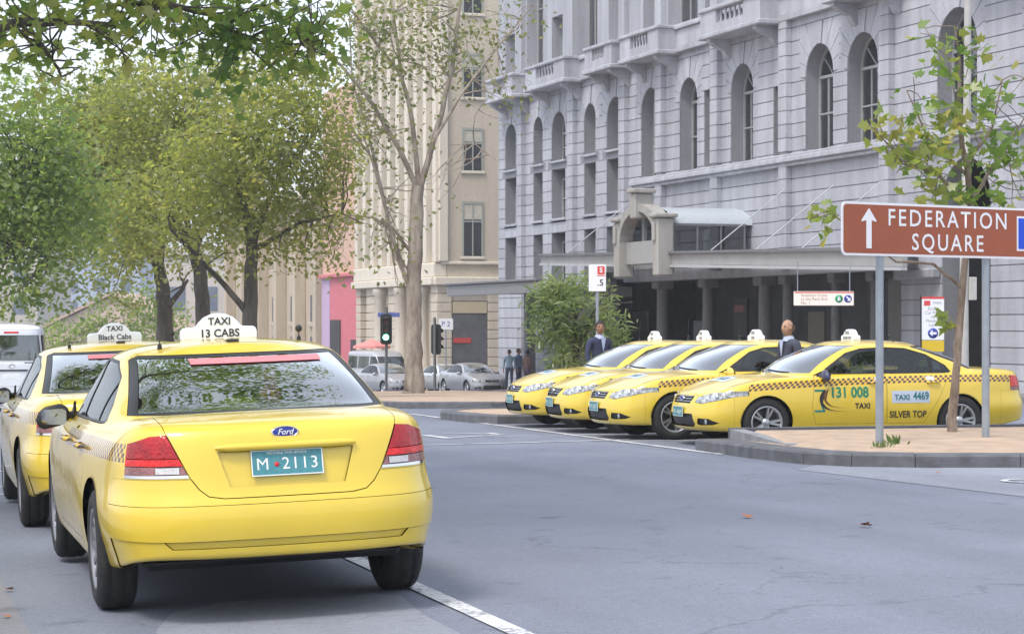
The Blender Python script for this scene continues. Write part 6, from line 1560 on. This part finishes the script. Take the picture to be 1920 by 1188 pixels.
def f_car(o, za, zb_, w):
    MB().box(-w / 2, w / 2, -.024, -.0205, zb_ - .05, zb_).build("red_header", simple("logo_red", (.62, .06, .05)), o)
    MB().box(-w / 2 + .05, -w / 2 + .19, -.024, -.0205, zb_ - .20, zb_ - .09).build("red_logo", simple("logo_red", (.62, .06, .05)), o)
    lettering("PARK", M_GREYTXT, o, lambda a, b: (a + .10, -.0225, b + zb_ - .14), .08)
    for k, t in enumerate(("Enter", "Car Park", "via", "Flinders", "Lane")): lettering(t, M_GREYTXT, o, lambda a, b: (a, -.0225, b + zb_ - .27 - k * .09), .10)
    MB().lathe([(-.024, .001), (-.024, .115), (-.0205, .115)], 20, 'y', (.0, 0, za + .15)).build("blue_disc", M_BLUE, o)
    MB().prism([(-.08, 0), (-.01, .07), (-.01, .025), (.08, .025), (.08, -.025), (-.01, -.025), (-.01, -.07)], lambda p: (p[0], -.028, p[1] + za + .15), lambda p: (p[0], -.0245, p[1] + za + .15)).build("arrow", M_SIGNW, o)
    MB().bbox(-w / 2, w / 2, -.02, 0, za - .26, za - .015, .004).build("yellow_panel", simple("sign_yellow", (.65, .45, .02), .5), o)
    MB().bbox(-w / 2 - .03, -w / 2 - .003, -.03, .03, za - .3, zb_ + .02, .005).build("dark_edge", M_INK, o)
pole_sign("car_park_sign", "white car park sign with red top and blue arrow disc behind the rank", 1749, 50, 556, 637, .50, f_car)
hs = empty("hanging_sign", at(1545, 560, 60.0), -TH); tag(hs, "long white hanging sign with green and blue discs under the hotel canopy", "sign")
MB().bbox(-.80, .80, 0, .12, -.18, .20, .01).build("sign_box", simple("lit_sign", (.62, .58, .53), .4, emit=(.9, .85, .78, .2)), hs); MB().box(-.79, .79, -.004, -.001, .155, .19).build("red_rule", simple("logo_red", (.62, .06, .05)), hs)
for k, t in enumerate(("Southern Cross", "to the Paris End", "No. 1")): lettering(t, simple("brown_print", (.35, .12, .08), .5), hs, lambda a, b: (a - .62, -.003, b + .09 - k * .10), .11, align='LEFT')
for x, mt in ((.40, simple("disc_green", (.0, .30, .12), .4)), (.64, M_BLUE)): MB().lathe([(-.006, .001), (-.006, .105), (-.001, .105)], 18, 'y', (x, 0, .0)).build("disc", mt, hs)
m = MB(); m.lathe([(-.010, .001), (-.010, .018), (-.007, .018)], 10, 'y', (.40, 0, .055)); m.prism([(.37, .03), (.43, .03), (.44, -.03), (.43, -.07), (.41, -.02), (.38, -.07), (.36, -.03)], lambda p: (p[0], -.010, p[1]), lambda p: (p[0], -.007, p[1])); m.build("walking_figure", M_SIGNW, hs)
MB().prism([(.60, .05), (.62, .07), (.68, .01), (.71, .04), (.71, -.06), (.61, -.06), (.645, -.03)], lambda p: (p[0], -.010, p[1]), lambda p: (p[0], -.007, p[1])).build("arrow", M_SIGNW, hs)
for x in (-.7, .7): MB().tube([(x, .06, .19), (x, .06, 1.0)], .015, 6).build("hanger", M_POST, hs)
# pale lamp column behind the sapling
lp = empty("lamp_column", base(1807, 36)); lp.location.z -= .1; tag(lp, "pale slim lamp column rising behind the young plane tree", "lamp post")
MB().tube([(0, 0, -.2), (.0, 0, 2), (.05, -.03, 5.5), (.06, -.04, 9.0)], [.085, .075, .06, .05], 12).build("column", simple("pale_column", (.46, .45, .43), .6, noise=.1), lp); MB().bbox(.06, .19, -.09, .03, 2.05, 2.42, .01).build("junction_box", simple("pale_column", (.46, .45, .43)), lp)
MB().tube([(.06, -.04, 8.9), (-.5, -.4, 9.3), (-1.4, -.9, 9.35)], .035, 8).build("bracket_arm", simple("pale_column", (.46, .45, .43)), lp); MB().bbox(-1.9, -1.3, -1.1, -.7, 9.26, 9.4, .03).build("lantern", M_STEELW, lp)
# ------------------------------------------------------------------ traffic signals
M_SIGBLK = simple("signal_black", (.012, .013, .014), .5)
def signal(label, px, Y, yc, face, lit=None):
    b = base(px, Y); o = empty("traffic_signal", b, -TH + face); tag(o, label, "traffic light"); zc2 = EYE + (606 - yc) / FPX * Y - b.z
    MB().tube([(0, .12, -.1), (0, .12, zc2 + .9)], .06, 10).build("pole", simple("signal_pole", (.12, .13, .13), .6), o)
    MB().prism(rrect(-.24, .24, zc2 - .62, zc2 + .62, .12), lambda p: (p[0], 0, p[1]), lambda p: (p[0], .02, p[1])).build("target_board", M_SIGBLK, o); MB().bbox(-.15, .15, -.16, -.001, zc2 - .5, zc2 + .5, .03).build("housing", M_SIGBLK, o)
    for k, (cn, cc) in enumerate((("red_lens", (.10, .01, .01)), ("amber_lens", (.10, .05, .01)), ("green_lens", (.01, .10, .04)))):
        zz = zc2 + .33 - k * .33; em = (.15, 1.0, .55, 9.0) if lit == k else None
        MB().lathe([(-.168, .001), (-.172, .06), (-.163, .115)], 18, 'y', (0, 0, zz)).build(cn, simple("lens_%d_%s" % (k, lit == k), cc, .2, emit=em), o)
        m = MB(); vs = []
        for q in range(13):
            a = R(-20 + 220 * q / 12)
            for yy in (-.162, -.36): vs.append((.125 * math.cos(a), yy, zz + .125 * math.sin(a)))
        m.add(vs, [(2 * q, 2 * q + 1, 2 * q + 3, 2 * q + 2) for q in range(12)]); m.build("visor", M_SIGBLK, o, recalc=False)
    return o
s1_ = signal("traffic light showing green, left of the pale tree trunk", 724, 92, 617, 0, 2)
zz = EYE + (606 - 590) / FPX * 92 - s1_.location.z
MB().bbox(-.35, .55, .10, .14, zz - .09, zz + .09, .01).build("street_name_blade", simple("blade_blue", (.10, .14, .42), .5), s1_)
s2_ = signal("traffic light turned edge-on, right of the pale tree trunk", 818, 92, 636, R(150))
ns = pole_sign("notice_sign", "small pale blue notice on a pole beside the edge-on traffic light", 836, 96, 597, 618, .62, lambda o, a, b, w: lettering("P 2", M_BLUE, o, lambda x, y: (x, -.0225, y + (a + b) / 2), .3))
# market umbrella by the cream corner
um = empty("cafe_umbrella", base(697, 112)); tag(um, "pink cafe umbrella in front of the cream building base", "umbrella")
zu = EYE + (606 - 640) / FPX * 112 - um.location.z
MB().lathe([(zu + .12, .02), (zu - .05, .5), (zu - .22, .95), (zu - .34, .97)], 8, 'z', smooth=False).build("canopy", simple("umbrella_pink", (.66, .26, .24), .8), um); MB().tube([(0, 0, 0), (0, 0, zu)], .03, 8).build("pole", M_STEELW, um)
# ------------------------------------------------------------------ background vehicles
def far_paint(n, c): return paint(n, c, None, coat=.8, metal=.5, rough=.4)
def recolour(o, mp):
    for ch in o.children:
        if ch.type == 'MESH' and ch.data.materials and ch.data.materials[0] in mp:
            ch.data = ch.data.copy(); ch.data.materials[0] = mp[ch.data.materials[0]]
        recolour(ch, mp)
silver_car = build_sedan("sedan", far_paint("silver_paint", (.46, .47, .50)), 'audi', res=(4, 4)); silver_car["shell"] = silver_car.name
def park(o, px, Y, rz, dz=0.0, nm="sedan"):
    b = base(px, Y); o.location = (b.x, b.y, b.z - .1 + dz); o.rotation_euler = (0, 0, rz); o.name = nm
GC = "cars waiting on the far carriageway"
park(silver_car, 866, 96, R(187)); silver_car.scale = (.93,) * 3; tag(silver_car, "silver-blue sedan facing right, just left of the rank taxis", "car", GC)
c2 = copy_tree(silver_car); recolour(c2, {MATS["silver_paint"]: far_paint("white_paint", (.72, .73, .75))}); park(c2, 820, 103, R(187)); tag(c2, "white sedan behind the silver-blue one, right of the pale trunk", "car", GC)
c3 = copy_tree(silver_car); recolour(c3, {MATS["silver_paint"]: far_paint("grey_silver", (.40, .40, .43))}); park(c3, 704, 97, R(192)); tag(c3, "light grey hatch-nosed car left of the pale trunk", "car", GC)
c4 = copy_tree(c2); park(c4, 862, 113, R(187), .12); tag(c4, "white car roof showing above the silver-blue sedan", "car", GC)
VAN = dict(SEDAN)
def van_net(L_=4.7, Wd=.85, Ht=1.95, snub=.55):
    """one-box van: near-vertical sides, tall glass"""
    P_ = dict(SEDAN); k = L_ / 4.92; pl = [(x * Wd / .93, -1.05 + (y + 1.17) * (L_ / 4.92)) for x, y in SEDAN['plan']]
    P_['plan'] = pl; y0, y1 = pl[0][1], pl[-1][1]
    P_['rows'] = [(.34, .25, .30, .18, .30, .28), (.32, .03, .28, .05, .28, .08), (.40, .0, .36, .02, .38, .02), (.52, 0, .52, .0, .52, 0), (.65, .01, .65, 0, .65, .02), (.78, .02, .78, .005, .75, .05), (.90, .03, .90, .012, .83, .10), (1.0, .035, 1.0, .02, .90, .16), (1.06, .04, 1.06, .03, .94, .24)]
    g = []; r = []; s = []
    n = len(pl)
    for i, (x, y) in enumerate(pl):
        fr = SEDAN['wf'][i]; u = (y - y0) / (y1 - y0)
        g.append((x * .955, y0 + .06 + (u * (y1 - y0 - .06 - snub)), 1.12 + .0 * fr)); r.append((x * .86, y0 + .16 + u * (y1 - y0 - .16 - snub - .85), Ht - .10)); s.append((0, y0 + .6 + u * (y1 - y0 - 2.4), Ht))
    P_['glass'], P_['roof'], P_['spine'] = g, r, s; P_['deck'] = [(.35, .3), (.7, .4)]; P_['crownR'] = 0; P_['crownF'] = .06
    return P_
def build_van(name, pm, P_, Ht, dark=None):
    root = empty(name); S = Shell(make_net(P_), 4, 4); y0 = P_['plan'][0][1]; y1 = P_['plan'][-1][1]; WBv = 2.57
    for sgn in (1, -1):
        for yc in (0, WBv): S.drop(S.poly(circ(yc, .33, .36, 24), (1, 2), lambda f: f.calc_center_median().x * sgn > .5 and f.calc_center_median().z < .8))
    wz0, wz1 = 1.13, Ht - .28
    q = S.poly([(-.66, wz0), (.66, wz0), (.60, wz1), (-.60, wz1)], (0, 2), lambda f: f.normal.y < -.5); S.take(q, "rear_window", M_GLASS_R, root, gap=.003, skirt=.01, off=-.003)
    q = S.poly([(-.72, wz0), (.72, wz0), (.62, wz1), (-.62, wz1)], (0, 2), lambda f: f.normal.y > .3 and f.calc_center_median().y > y0 + 2); S.take(q, "windscreen", M_GLASS, root, gap=.003, skirt=.01, off=-.003)
    for sgn in (1, -1):
        for a, b in ((2.0, 2.75), (.75, 1.9), (-.75, .65)):
            q = S.poly([(a, wz0 + .02), (b, wz0 + .02), (b - (.25 if b > 2 else .02), wz1), (a, wz1)], (1, 2), lambda f: f.normal.x * sgn > .6); S.take(q, "side_window", M_GLASS, root, gap=.003, skirt=.01, off=-.003)
        q = S.poly([(.68 * sgn, .72), (.95 * sgn, .72), (.95 * sgn, 1.06), (.68 * sgn, 1.06)], (0, 2), lambda f: f.calc_center_median().y < y0 + .3); S.take(q, "tail_light", M_REDLENS, root, gap=.002, skirt=.01, off=.003)
        q = S.poly([(.42 * sgn, .66), (.9 * sgn, .68), (.9 * sgn, .84), (.45 * sgn, .82)], (0, 2), lambda f: f.calc_center_median().y > y1 - .6); S.take(q, "headlight", M_HEAD, root, gap=.002, skirt=.01, off=.003)
    q = S.clip([((0, 0, .55), (0, 0, -1)), ((0, y0 + .45, 0), (0, -1, 0))]); S.take(q, "rear_bumper", pm, root, gap=.002, skirt=.01)
    q = S.poly([(-.70, .57), (.70, .57), (.67, Ht - .16), (-.67, Ht - .16)], (0, 2), lambda f: f.normal.y < -.4); S.take(q, "tailgate", pm, root, gap=.004, skirt=.02)
    S.take(list(S.bm.faces), "body", pm, root, gap=0, skirt=.02)
    for sgn in (1, -1):
        for yc in (0, WBv): make_wheel(root, .72 * sgn, yc, .33, .33, sgn, 'hub')
    h, n = S.hit((0, -4, Ht - .21), (0, 1, 0))
    if h: MB().bbox(-.16, .16, h.y - .012, h.y + .02, Ht - .235, Ht - .195, .004).build("high_brake_light", M_REDLENS, root)
    h, n = S.hit((0, -4, .95), (0, 1, 0)); MB().bbox(-.36, .36, h.y - .02, h.y + .02, .90, .935, .006).build("tailgate_handle", M_BLACK, root)
    m = MB(); m.lathe([(0, .04), (-.006, .045), (-.006, .055), (.01, .058)], 20, 'y'); bd = m.build("badge", M_CHROME, root); bd.location = (0, h.y - .004, 1.02); bd.scale = (1.3, 1, .85)
    MB().bbox(-.19, .19, h.y - .014, h.y + .01, .70, .83, .004).build("number_plate", M_PLATEW, root); MB().bbox(-.6, .6, -.5, 2.9, .22, .32, .03).build("underbody", M_BLACK, root)
    for x in (-.35, .35): seat(root, x, 1.9, M_CABIN); seat(root, x, .9, M_CABIN)
    return root
van = build_van("van", paint("white_van_paint", (.70, .72, .75), None), van_net(4.7, .86, 1.97), 1.97)
pv = at(18, 606, 50.5); van.location = (pv.x, pv.y, gz(pv.y, pv.x)); van.rotation_euler = (0, 0, R(-1)); tag(van, "white passenger van seen from behind at the left edge", "van")
van2 = copy_tree(van); recolour(van2, {MATS["white_van_paint"]: paint("blue_van_paint", (.35, .50, .60), None)}); pv = at(96, 606, 95); van2.location = (pv.x, pv.y, gz(pv.y, pv.x) - .05); tag(van2, "pale blue van far ahead of the white van", "van")
van3 = copy_tree(van); recolour(van3, {MATS["white_van_paint"]: paint("silver_van_paint", (.45, .45, .47), None, metal=.4)}); park(van3, 690, 103, R(192), .0, "people_mover"); tag(van3, "silver people mover behind the light grey car, left of the pale trunk", "van", GC)
# ------------------------------------------------------------------ people
def person(label, loc, rz, top, legs, hair, skin, shirt=None, h=1.75, bald=False, turn=0.0, bag=None, group=None, detail=True):
    o = empty("person", loc, rz); tag(o, label, "person", group); k = h / 1.75
    J = dict(pel=(0, 0, .95), wst=(0, .01, 1.08), chs=(0, 0, 1.30), nck=(0, -.005, 1.47), hd0=(0, .015, 1.55), hipL=(-.10, 0, .90), kneeL=(-.11, .02, .50), ankL=(-.11, -.02, .09), toeL=(-.12, .16, .04), hipR=(.10, 0, .90), kneeR=(.11, .04, .50), ankR=(.12, -.01, .09), toeR=(.13, .17, .04),
             shL=(-.19, -.01, 1.42), elL=(-.25, -.03, 1.14), wrL=(-.23, .10, .90), haL=(-.22, .14, .81), shR=(.19, -.01, 1.42), elR=(.25, -.02, 1.14), wrR=(.24, .10, .90), haR=(.23, .14, .81))
    E_ = [("pel", "wst"), ("wst", "chs"), ("chs", "nck"), ("nck", "hd0"), ("pel", "hipL"), ("hipL", "kneeL"), ("kneeL", "ankL"), ("ankL", "toeL"), ("pel", "hipR"), ("hipR", "kneeR"), ("kneeR", "ankR"), ("ankR", "toeR"), ("chs", "shL"), ("shL", "elL"), ("elL", "wrL"), ("wrL", "haL"), ("chs", "shR"), ("shR", "elR"), ("elR", "wrR"), ("wrR", "haR")]
    rad = dict(pel=(.16, .12), wst=(.145, .11), chs=(.17, .125), nck=(.058, .062), hd0=(.055, .06), hip=(.095, .10), knee=(.06, .065), ank=(.042, .048), toe=(.042, .03), sh=(.078, .075), el=(.05, .05), wr=(.032, .034), ha=(.035, .022))
    names = list(J); me = bpy.data.meshes.new("body"); me.from_pydata([tuple(c * k for c in J[n]) for n in names], [(names.index(a), names.index(b)) for a, b in E_], [])
    b = new_obj("body", me, o); sk = b.modifiers.new("skin", 'SKIN'); sk.use_smooth_shade = True
    for i, n in enumerate(names):
        r_ = rad.get(n) or rad[n[:-1]]; me.skin_vertices[0].data[i].radius = (r_[0] * k, r_[1] * k); me.skin_vertices[0].data[i].use_root = (n == "pel")
    b.modifiers.new("sub", 'SUBSURF').levels = 2; b.modifiers["sub"].render_levels = 2
    dg = bpy.context.evaluated_depsgraph_get(); dg.update(); m2 = bpy.data.meshes.new_from_object(b.evaluated_get(dg)); bpy.data.objects.remove(b)
    b = new_obj("body", m2, o); m2.materials.clear()
    for mt in (top, legs, skin, M_INK): m2.materials.append(mt)
    for p in m2.polygons:
        c = p.center / k; mi = 0
        if c.z < .97 and abs(c.x) < .2: mi = 1
        if c.z < .10: mi = 3
        if c.z > 1.48 or (c.z < .92 and abs(c.x) > .17 and c.y > .05): mi = 2
        p.material_index = mi; p.use_smooth = True
    # fingers
    for sx in (-1, 1):
        for f in range(4):
            m = MB(); x = sx * (.225 + (f - 1.5) * .004); y = .12 + (f - 1.5) * .018; m.tube([(x * k, y * k, .80 * k), (x * k, (y + .008) * k, .765 * k), ((x - sx * .012) * k, (y + .018) * k, (.735 - .006 * abs(f - 1.5)) * k)], [.0095, .0088, .007], 6); m.build("finger", skin, o)
        m = MB(); m.tube([(sx * .21 * k, .15 * k, .84 * k), (sx * .195 * k, .18 * k, .81 * k), (sx * .195 * k, .19 * k, .78 * k)], [.011, .010, .008], 6); m.build("thumb", skin, o)
    # head
    hd = empty("head"); hd.parent = o; hd.location = (0, .02 * k, 1.635 * k); hd.rotation_euler = (0, 0, turn)
    bm = bmesh.new(); bmesh.ops.create_uvsphere(bm, u_segments=24, v_segments=18, radius=1)
    for v in bm.verts:
        x, y, z = v.co; w = .075 * (1 - .22 * max(0, -z) ** 1.5); yy = y * .096; 
        if y > .3 and z < .2: yy += .008 * (1 - abs(x)) 
        v.co = Vector((x * w, yy + .006 * max(0, -z) , z * .118)) * k
        if y > .8 and -.25 < z < .1 and abs(x) < .25: v.co.y += .018 * k * (1 - abs(x) * 4) 
        if y > .5 and .05 < z < .3 and .15 < abs(x) < .55: v.co.y -= .008 * k
    me = bpy.data.meshes.new("face"); bm.to_mesh(me); bm.free(); me.materials.append(skin); me.polygons.foreach_set("use_smooth", [True] * len(me.polygons)); new_obj("face", me, hd)
    for sx in (-1, 1):
        MB().lathe([(-.006, .002), (-.003, .012), (.004, .010), (.008, .001)], 10, 'y', (sx * .030 * k, .083 * k, .012 * k)).build("eye", simple("eye_dark", (.03, .02, .018), .2), hd)
        MB().bbox((sx * .031 - .016) * k, (sx * .031 + .016) * k, .080 * k, .092 * k, .030 * k, .037 * k, .002).build("eyebrow", hair if not bald else simple("grey_brow", (.2, .17, .15), .8), hd)
        m = MB(); m.lathe([(-.008, .004), (-.006, .026), (.004, .028), (.008, .018), (.006, .004)], 12, 'x', (sx * .076 * k, -.005 * k, -.005 * k)); eo = m.build("ear", skin, hd)
    MB().bbox(-.026 * k, .026 * k, .082 * k, .094 * k, -.062 * k, -.052 * k, .003).build("mouth", simple("lips", (.28, .10, .08), .5), hd)
    if True:
        bm = bmesh.new(); bmesh.ops.create_icosphere(bm, subdivisions=4, radius=1); rg = random.Random(4)
        for v in bm.verts:
            x, y, z = v.co; s_ = 1.0 + rg.uniform(-.02, .05); v.co = Vector((x * .086 * s_, y * .106 * s_ - .010, z * .128 * s_ + .006)) * k
        if bald: bmesh.ops.delete(bm, geom=[v for v in bm.verts if v.co.z > .045 * k or v.co.y > .0], context='VERTS')
        bmesh.ops.delete(bm, geom=[v for v in bm.verts if (v.co.y > .045 * k and v.co.z < .062 * k) or v.co.z < -.055 * k or (v.co.y > -.01 * k and v.co.z < .0)], context='VERTS')
        me = bpy.data.meshes.new("hair"); bm.to_mesh(me); bm.free(); me.materials.append(hair if not bald else simple('cropped_hair', (.13, .085, .06), .8)); new_obj("hair", me, hd)
    # collar
    m = MB(); m.lathe([(1.455, .085), (1.50, .070), (1.515, .066), (1.50, .074), (1.44, .10)], 16, 'z', (0, 0, 0)); m.v = [(x * k, y * k, z * k) for x, y, z in m.v]; m.build("collar", shirt or top, o)
    m = MB(); m.prism([(-.05, 1.46), (.05, 1.46), (0, 1.22)], lambda p: (p[0] * k, .125 * k, p[1] * k), lambda p: (p[0] * k, .135 * k, p[1] * k)); m.build("shirt_front", shirt or top, o)
    return o
SK1 = simple("skin_brown", (.30, .15, .09), .55, noise=.06, scale=20); SK2 = simple("skin_tan", (.42, .24, .16), .5, noise=.06, scale=20); HAIR = simple("hair_black", (.012, .010, .010), .6)
NAVY = simple("navy_jacket", (.035, .042, .09), .85, noise=.15, scale=12); TROU = simple("dark_trousers", (.025, .027, .035), .9); SHB = simple("pale_blue_shirt", (.42, .48, .66), .8); SUIT = simple("charcoal_jacket", (.05, .055, .085), .8, noise=.12, scale=14)
p1_ = at(1124, 606, 40.0); person("dark-haired man in a navy jacket standing in front of the bushy tree", (p1_.x, p1_.y, gz(p1_.y)), R(195), NAVY, TROU, HAIR, SK1, SHB, 1.76, turn=R(-20))
p2_ = Vector((12.52, 29.72, 0)); person("bald man in a dark jacket and blue collar standing between the rank taxis", (p2_.x, p2_.y, gz(p2_.y)), R(100), SUIT, TROU, HAIR, SK2, SHB, 1.70, bald=True, turn=R(8))
for i, (px, Y, c, hgt, lb) in enumerate(((955, 93, (.30, .40, .50), 1.65, "distant pedestrian in pale blue under the side canopy"), (972, 95, (.16, .22, .34), 1.72, "distant pedestrian in blue beside the bushy tree"), (988, 92, (.20, .12, .10), 1.62, "distant pedestrian in reddish brown partly behind the bushy tree"))):
    b = base(px, Y); person(lb, (b.x, b.y, b.z + .05), R(150 + 70 * i), simple("coat_%d" % i, c, .85), simple("jeans_%d" % i, (.06 + .03 * i, .08, .13), .9), HAIR, SK1, None, hgt, group="pedestrians outside the hotel", turn=R(20 * i))
# ------------------------------------------------------------------ light city haze: one closed box of even, pale air round camera and scene
hz = MB().box(-125, 155, -85, 910, -9, 34).build("haze", None); hz["kind"] = "stuff"; hz["label"] = "thin pale city haze filling the street"
hm = bpy.data.materials.new("haze_air"); hm.use_nodes = True; nt = hm.node_tree; nt.nodes.remove(nt.nodes["Principled BSDF"])
pv_ = N(nt, "ShaderNodeVolumePrincipled"); pv_.inputs["Color"].default_value = (.93, .96, 1, 1); pv_.inputs["Density"].default_value = .0007; pv_.inputs["Anisotropy"].default_value = .2
L(nt, pv_.outputs[0], nt.nodes["Material Output"].inputs["Volume"]); hz.data.materials.append(hm)
